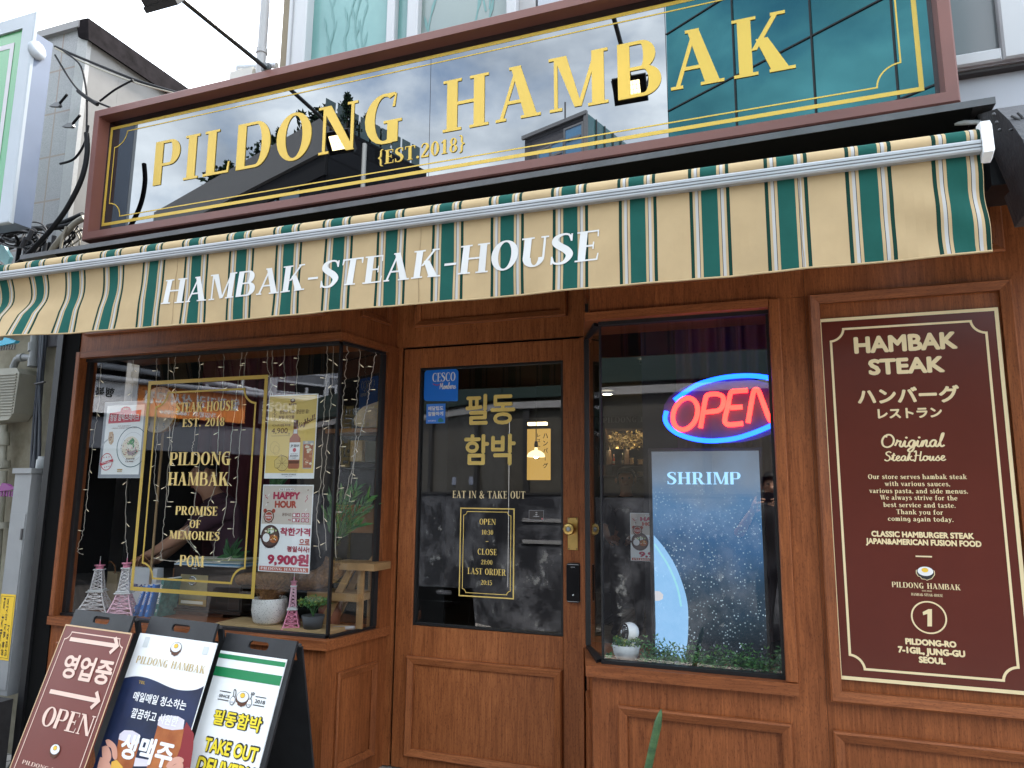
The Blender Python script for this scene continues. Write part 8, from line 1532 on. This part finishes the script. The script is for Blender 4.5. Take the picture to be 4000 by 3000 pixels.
def c3(P, w_, Lp, pn):
    q = MB(); d = .0012; uv = lambda x, y_: P.uv(*z3(x, y_))
    for (ya, yb) in ((305, 352), (463, 570)): a = uv(480, ya)[1]; b = uv(430, yb)[1]; q.sheet(P, rc(0, b, w_, a), d, FLG)
    q.build('stripes', FLG, pn)
    q = MB()
    for tx, l, r_, tp, of in (('필동함박', (372, 1160), (965, 1250), (415, 945), .10), ('TAKE OUT', (262, 1500), (925, 1580), (275, 1262), .10), ('DELIVERY', (170, 1740), (880, 1830), (190, 1490), .10)): q = MB(); on(P, q, tx, z3(*l), z3(*r_), z3(*tp), INK, d=.0016 + .0002 * (tx[0] == 'D'), off=of); q.build('lettering', INK, pn)
    for tx, l, r_, tp, of in (('필동함박', (380, 1150), (950, 1238), (425, 958), .028), ('TAKE OUT', (270, 1485), (912, 1566), (285, 1285), .035), ('DELIVERY', (180, 1730), (868, 1820), (205, 1508), .035)): q = MB(); on(P, q, tx, z3(*l), z3(*r_), z3(*tp), PYEL, d=.0024, off=of); q.build('lettering', PYEL, pn)
    q = MB(); on(P, q, 'SINCE', z3(470, 820), z3(595, 840), z3(478, 783), INK, off=.02); on(P, q, '2018', z3(890, 895), z3(1012, 908), z3(898, 848), INK, off=.02)
    for l, r_ in (((484, 748), (612, 771)), ((456, 847), (585, 867)), ((902, 815), (1030, 838)), ((872, 914), (1004, 938))): a = uv(*l); b = uv(*r_); q.sheet(P, rc(a[0], (a[1] + b[1]) / 2 - .0015, b[0], (a[1] + b[1]) / 2 + .0015), .0016, INK)
    k = uv(640, 830); 
    for st_, wd in ((((640, 830), (645, 780), (655, 735), (672, 750), (668, 800), (655, 840)), .0035),): 
        for s_ in stroke([uv(*p_) for p_ in st_], wd): q.sheet(P, s_, .0018, INK)
    for st_ in (((835, 870), (850, 830), (868, 790)), ((850, 800), (862, 765)), ((866, 800), (880, 765)), ((878, 805), (895, 772))):
        for s_ in stroke([uv(*p_) for p_ in st_], .0035): q.sheet(P, s_, .0019, INK)
    for cx, cy in ((632, 865), (828, 895)):
        c = uv(cx, cy); q.sheet(P, circ(c[0], c[1], .0135, .016), .0021, INK); q.sheet(P, circ(c[0], c[1], .0112, .0135), .0024, WH)
        for kx in range(3): q.sheet(P, circ(c[0] - .006 + kx * .006, c[1] - .006, .0026, .004), .0026, GRY)
    q.build('lettering', INK, pn); emblem(P, *uv(748, 842), .064, .002, pn)
aboard('white and green A-board with yellow lettering, rightmost of the three', (862, 2540), .349, 'A-boards before the left window', (PAPER, c3), (-.002, .372, .070))
# spike of a snake plant in the foreground
sp_ = thing('snake_plant', 'single tall green spike of a round leaved snake plant before the right window', 'plant', (W(2548, 2990, 2.2).x, 2.2, 0)); q = MB(); a = W(2583, 2770, 2.2); b = W(2545, 3000, 2.2); d_ = (b - a).normalized(); b2 = b + d_ * ((b.z - .30) / -d_.z)
n_ = 60; pts = [a + (b2 - a) * (i / (n_ - 1)) + Vector((-.012 * math.sin(i / (n_ - 1) * PI), 0, 0)) for i in range(n_)]; q.tube(pts, [.0010 + .0100 * min(1, (i / 4.0)) ** .6 if i else .0006 for i in range(n_)], 12)
q.build('leaf', mat('snake_leaf', (.012, .045, .014), rough=.5, vscale=22, col2=(.07, .15, .05), stretch=(1, 1, 3)), sp_); q = MB(); q.lathe((b2.x, 2.2, .0), [(0, 0), (.10, 0), (.13, .30), (.115, .30), (.11, .27), (0, .27)], 28); q.build('pot', mat('grey_planter', (.20, .20, .20), rough=.7), sp_); q = MB()
for k in range(3): e = Vector((b2.x + .04 * (k - 1), 2.2 + .03 * (k % 2), .27)); q.tube([e, e + Vector((.01 * k, .01, .12)), e + Vector((.02 * (k - 1), .02, .26))], [.012, .011, .002], 10)
q.build('leaf', mat('snake_leaf', (.035, .12, .035)), sp_)

# ------------------------------------------------------------------ people: one continuous skinned body each
def person(label, J, shirt, trousers, skin, hair, sleeve=.5, bare_legs=False, fingers=True):
    """J: joint positions; the body is grown over the joints with a skin modifier"""
    vs = []; es = []; rad = []
    def v(p, r, par=None):
        vs.append(Vector(p)); rad.append(r); i = len(vs) - 1
        if par is not None: es.append((par, i))
        return i
    pel = v(J['pelvis'], .135); sp1 = v(J['pelvis'].lerp(J['chest'], .45), .125, pel); ch = v(J['chest'], .150, sp1); nk0 = v(J['chest'].lerp(J['neck'], .7), .085, ch); nk = v(J['neck'], .052, nk0)
    hd = J['head']; d = (hd - J['neck']).normalized(); jaw = v(hd - d * .055 + J['face'] * .022, .070, nk); sk = v(hd + d * .02, .092, jaw); v(hd + d * .075, .068, sk)
    v(hd - d * .015 + J['face'] * .098, .014, jaw)                                   # nose
    for s in (0, 1):
        sh = v(J['shoulder'][s], .070, ch); el = v(J['shoulder'][s].lerp(J['elbow'][s], .5), .052, sh); el2 = v(J['elbow'][s], .043, el); fm = v(J['elbow'][s].lerp(J['wrist'][s], .4), .041, el2); wr = v(J['wrist'][s], .027, fm)
        h = J['hand'][s]; pdir = (h - J['wrist'][s]).normalized(); side = J['palm_side'][s].normalized(); curl = J['curl'][s].normalized(); pm = v(J['wrist'][s].lerp(h, .55), .030, wr); kn = v(h, .026, pm)
        if fingers:
            for k, (off, ln) in enumerate(((-.030, .070), (-.010, .082), (.011, .076), (.030, .060))):
                a = v(h + side * off + pdir * .012, .0105, kn); b = v(vs[a] + (pdir * .7 + curl * .5).normalized() * ln * .45, .0088, a); c = v(vs[b] + (pdir * .1 + curl).normalized() * ln * .32, .0080, b); v(vs[c] + (curl - pdir * .5).normalized() * ln * .25, .0066, c)
            a = v(J['wrist'][s].lerp(h, .4) - side * .034, .013, pm); b = v(vs[a] + (pdir * .6 - side * .5 + curl * .4).normalized() * .034, .0105, a); v(vs[b] + (pdir * .5 + curl * .7).normalized() * .028, .0085, b)
        hp = v(J['hip'][s], .105, pel); th = v(J['hip'][s].lerp(J['knee'][s], .5), .082, hp); kn_ = v(J['knee'][s], .058, th); cf = v(J['knee'][s].lerp(J['ankle'][s], .35), .055, kn_); an = v(J['ankle'][s], .036, cf); v(J['ankle'][s] + J['toe'] * .16 + Vector((0, 0, -.045)), .034, an)
    me = bpy.data.meshes.new('tmp'); me.from_pydata([tuple(p) for p in vs], es, []); ob = bpy.data.objects.new('tmp', me); COL.objects.link(ob)
    md = ob.modifiers.new('skin', 'SKIN'); md.use_smooth_shade = True; md.branch_smoothing = .3
    for i, q in enumerate(me.skin_vertices[0].data): q.radius = (rad[i], rad[i] * (.72 if i in (0, 1, 2) else 1.0)); q.use_root = (i == 0)
    ob.modifiers.new('sub', 'SUBSURF').levels = 2
    dg = bpy.context.evaluated_depsgraph_get(); m2 = bpy.data.meshes.new_from_object(ob.evaluated_get(dg)); V = [p.co.copy() for p in m2.vertices]; Fc = [list(p.vertices) for p in m2.polygons]
    bpy.data.objects.remove(ob); bpy.data.meshes.remove(me); bpy.data.meshes.remove(m2)
    q = MB(); q.v = V
    for m_ in (shirt, trousers, skin, BLACK): q.idx(m_)
    names = [(J['pelvis'], 1), (J['chest'], 0), (J['pelvis'].lerp(J['chest'], .5), 0), (J['neck'], 2), (hd, 2), (J['neck'].lerp(J['chest'], .45), 0)]
    for s in (0, 1):
        for t in (0, .25, .5, .75, 1): names.append((J['shoulder'][s].lerp(J['elbow'][s], t), 0 if t <= sleeve * 2 - .01 or sleeve >= 1 else 2))
        for t in (.3, .6, 1): names.append((J['elbow'][s].lerp(J['wrist'][s], t), 0 if sleeve >= 1 and t < 1 else 2))
        names.append((J['hand'][s], 2)); names.append((J['hip'][s], 1))
        for t in (.3, .6, .9): names.append((J['hip'][s].lerp(J['knee'][s], t), 1))
        for t in (.2, .5, .8): names.append((J['knee'][s].lerp(J['ankle'][s], t), 2 if bare_legs else 1))
        names.append((J['ankle'][s] + Vector((0, 0, -.03)), 3))
    for f in Fc:
        c = sum((V[i] for i in f), Vector()) / len(f); b = min(names, key=lambda n_: (n_[0] - c).length_squared)[1]; q.f.append(f); q.mi.append(b); q.sm.append(True)
    bz = min(p.z for p in V); o = tag(q.build('person', skin, base=(J['pelvis'].x, J['pelvis'].y, bz)), label, 'person')
    e = J['face']; sd_ = d.cross(e).normalized(); q = MB()
    # hair cap
    ax = d; k = 10; n_ = 20; vs2 = []; fs = []
    for i in range(k + 1):
        a = PI * .56 * i / k
        for j in range(n_):
            t = 2 * PI * j / n_; low = 1.0 if math.cos(t) < .45 else .62
            aa = a * low; vs2.append(hd + d * (.028 + .098 * math.cos(aa)) + (e * math.cos(t) + sd_ * math.sin(t)) * .098 * math.sin(aa))
    for i in range(k):
        for j in range(n_): fs.append((i * n_ + j, i * n_ + (j + 1) % n_, (i + 1) * n_ + (j + 1) % n_, (i + 1) * n_ + j))
    q.add(vs2, fs, hair, True); q.build('hair', hair, o)
    for s in (-1, 1):
        q = MB(); q.ball(hd + e * .083 + sd_ * .033 * s + d * .012, .011, INK, 10, 6); q.build('eye', INK, o); q = MB(); q.ball(hd + sd_ * .094 * s - d * .005, .022, skin, 10, 8, (.6, 1, 1.3)); q.build('ear', skin, o)
    q = MB(); q.tube([hd + e * .082 - d * .052 - sd_ * .02, hd + e * .089 - d * .054, hd + e * .082 - d * .052 + sd_ * .02], .005, 6, mat('lips', (.35, .10, .08))); q.build('mouth', None, o)
    return o
SKN = mat('skin', (.50, .27, .18), rough=.5, var=.05); HAIRM = mat('black_hair', (.008, .007, .006), rough=.5); DSH = mat('dark_shirt', (.012, .013, .016), rough=.8); DTR = mat('dark_trousers', (.02, .022, .03), rough=.85)
V3 = lambda x, y_, z: Vector((x, y_, z))
person('person in dark clothes holding a phone up with both hands, mirrored in the right window', dict(pelvis=V3(.06, -.52, .95), chest=V3(.06, -.50, 1.30), neck=V3(.06, -.47, 1.49), head=V3(.05, -.43, 1.60), face=V3(-.1, 1, 0).normalized(), shoulder=[V3(-.12, -.48, 1.40), V3(.24, -.50, 1.40)], elbow=[V3(-.24, -.30, 1.20), V3(.33, -.30, 1.20)], wrist=[V3(-.115, -.115, 1.40), V3(.115, -.115, 1.40)], hand=[V3(-.088, -.050, 1.465), V3(.088, -.050, 1.465)], palm_side=[V3(0, -.4, 1), V3(0, -.4, 1)], curl=[V3(.9, .2, .1), V3(-.9, .2, .1)], hip=[V3(-.04, -.52, .90), V3(.16, -.52, .90)], knee=[V3(-.06, -.49, .50), V3(.18, -.49, .50)], ankle=[V3(-.06, -.52, .09), V3(.18, -.52, .09)], toe=V3(0, 1, 0)), DSH, DTR, SKN, HAIRM, sleeve=.5)
q = MB(); q.box(-.078, .078, -.018, -.010, 1.462, 1.538, mat('phone_black', (.01, .01, .012), rough=.2)); ph = tag(q.build('smartphone', None), 'black smartphone held in both hands opposite the right window', 'phone')
q = MB()
for x in (-.012, .0, .012): q.lathe((x * 1.6 + .0, -.0098, 1.5 - abs(x)), [(.006, 0), (.006, -.0012), (0, -.0012)], 12, mat('lens_black', (.004, .004, .005), rough=.08), axis=(0, -1, 0))
q.build('lens', None, ph)
h = W(2445, 1893, 7.0)
def offs(b, **k): return {n_: ([b + a for a in x] if isinstance(x, list) and n_ not in ('palm_side', 'curl') else (b + x if isinstance(x, Vector) and n_ not in ('face', 'toe') else x)) for n_, x in k.items()}
b_ = V3(h.x, 7.0, 0); zf = .18
stf = person('person in a black shirt with an arched white print standing deep inside the shop', offs(b_, pelvis=V3(0, .02, 1.02), chest=V3(0, .02, 1.36), neck=V3(0, .01, 1.55), head=V3(0, -.01, 1.66), face=V3(.2, -1, 0).normalized(), shoulder=[V3(.18, .02, 1.46), V3(-.18, .02, 1.46)], elbow=[V3(.23, .02, 1.20), V3(-.23, .02, 1.20)], wrist=[V3(.15, -.16, 1.10), V3(-.15, -.16, 1.10)], hand=[V3(.10, -.22, 1.10), V3(-.10, -.22, 1.10)], palm_side=[V3(0, .3, 1), V3(0, .3, 1)], curl=[V3(-.8, 0, -.5), V3(.8, 0, -.5)], hip=[V3(.10, .02, .98), V3(-.10, .02, .98)], knee=[V3(.11, 0, .60), V3(-.11, 0, .60)], ankle=[V3(.11, .02, .27), V3(-.11, .02, .27)], toe=V3(0, -1, 0)), DSH, DTR, SKN, HAIRM)
q = MB(); cc = b_ + V3(0, -.145, 1.36)
for i, chh in enumerate('PILDONG HAMBAK'):
    if chh == ' ': continue
    a = math.radians(58 - 116 * i / 13); PP = Plane(cc + V3(-.085 * math.sin(a), 0, .085 * math.cos(a) - .05), (math.cos(a), 0, math.sin(a)), (-math.sin(a), 0, math.cos(a))); PP.n = V3(0, -1, 0); write(q, PP, chh, -.007, .007, 0, .018, .0, mat('dim_white_print', (.20, .20, .20)), font='sans', off=.02)
for i in range(len(q.v)): q.v[i].y = cc.y
q.build('shirt_print', None, stf)
h = W(800, 1790, 3.52)
b_ = V3(h.x, 3.56, 0)
person('person behind the gold lettering of the left window, leaning with one arm stretched down', offs(b_, pelvis=V3(.26, .02, 1.02), chest=V3(.14, .0, 1.34), neck=V3(.04, -.02, 1.50), head=V3(.0, -.03, 1.60), face=V3(-.6, -.75, -.25).normalized(), shoulder=[V3(.28, -.06, 1.42), V3(-.02, .04, 1.40)], elbow=[V3(.05, -.20, 1.26), V3(-.14, -.02, 1.22)], wrist=[V3(-.12, -.24, 1.16), V3(-.22, -.10, 1.10)], hand=[V3(-.19, -.25, 1.12), V3(-.27, -.14, 1.06)], palm_side=[V3(.2, .9, 0), V3(.2, .9, 0)], curl=[V3(-.2, 0, -1), V3(-.2, 0, -1)], hip=[V3(.34, .02, .98), V3(.18, .04, .98)], knee=[V3(.34, .0, .60), V3(.18, .02, .60)], ankle=[V3(.34, .02, .27), V3(.18, .04, .27)], toe=V3(-.3, -1, 0).normalized()), mat('plum_shirt', (.07, .03, .05), rough=.8), DTR, SKN, HAIRM, sleeve=.45)
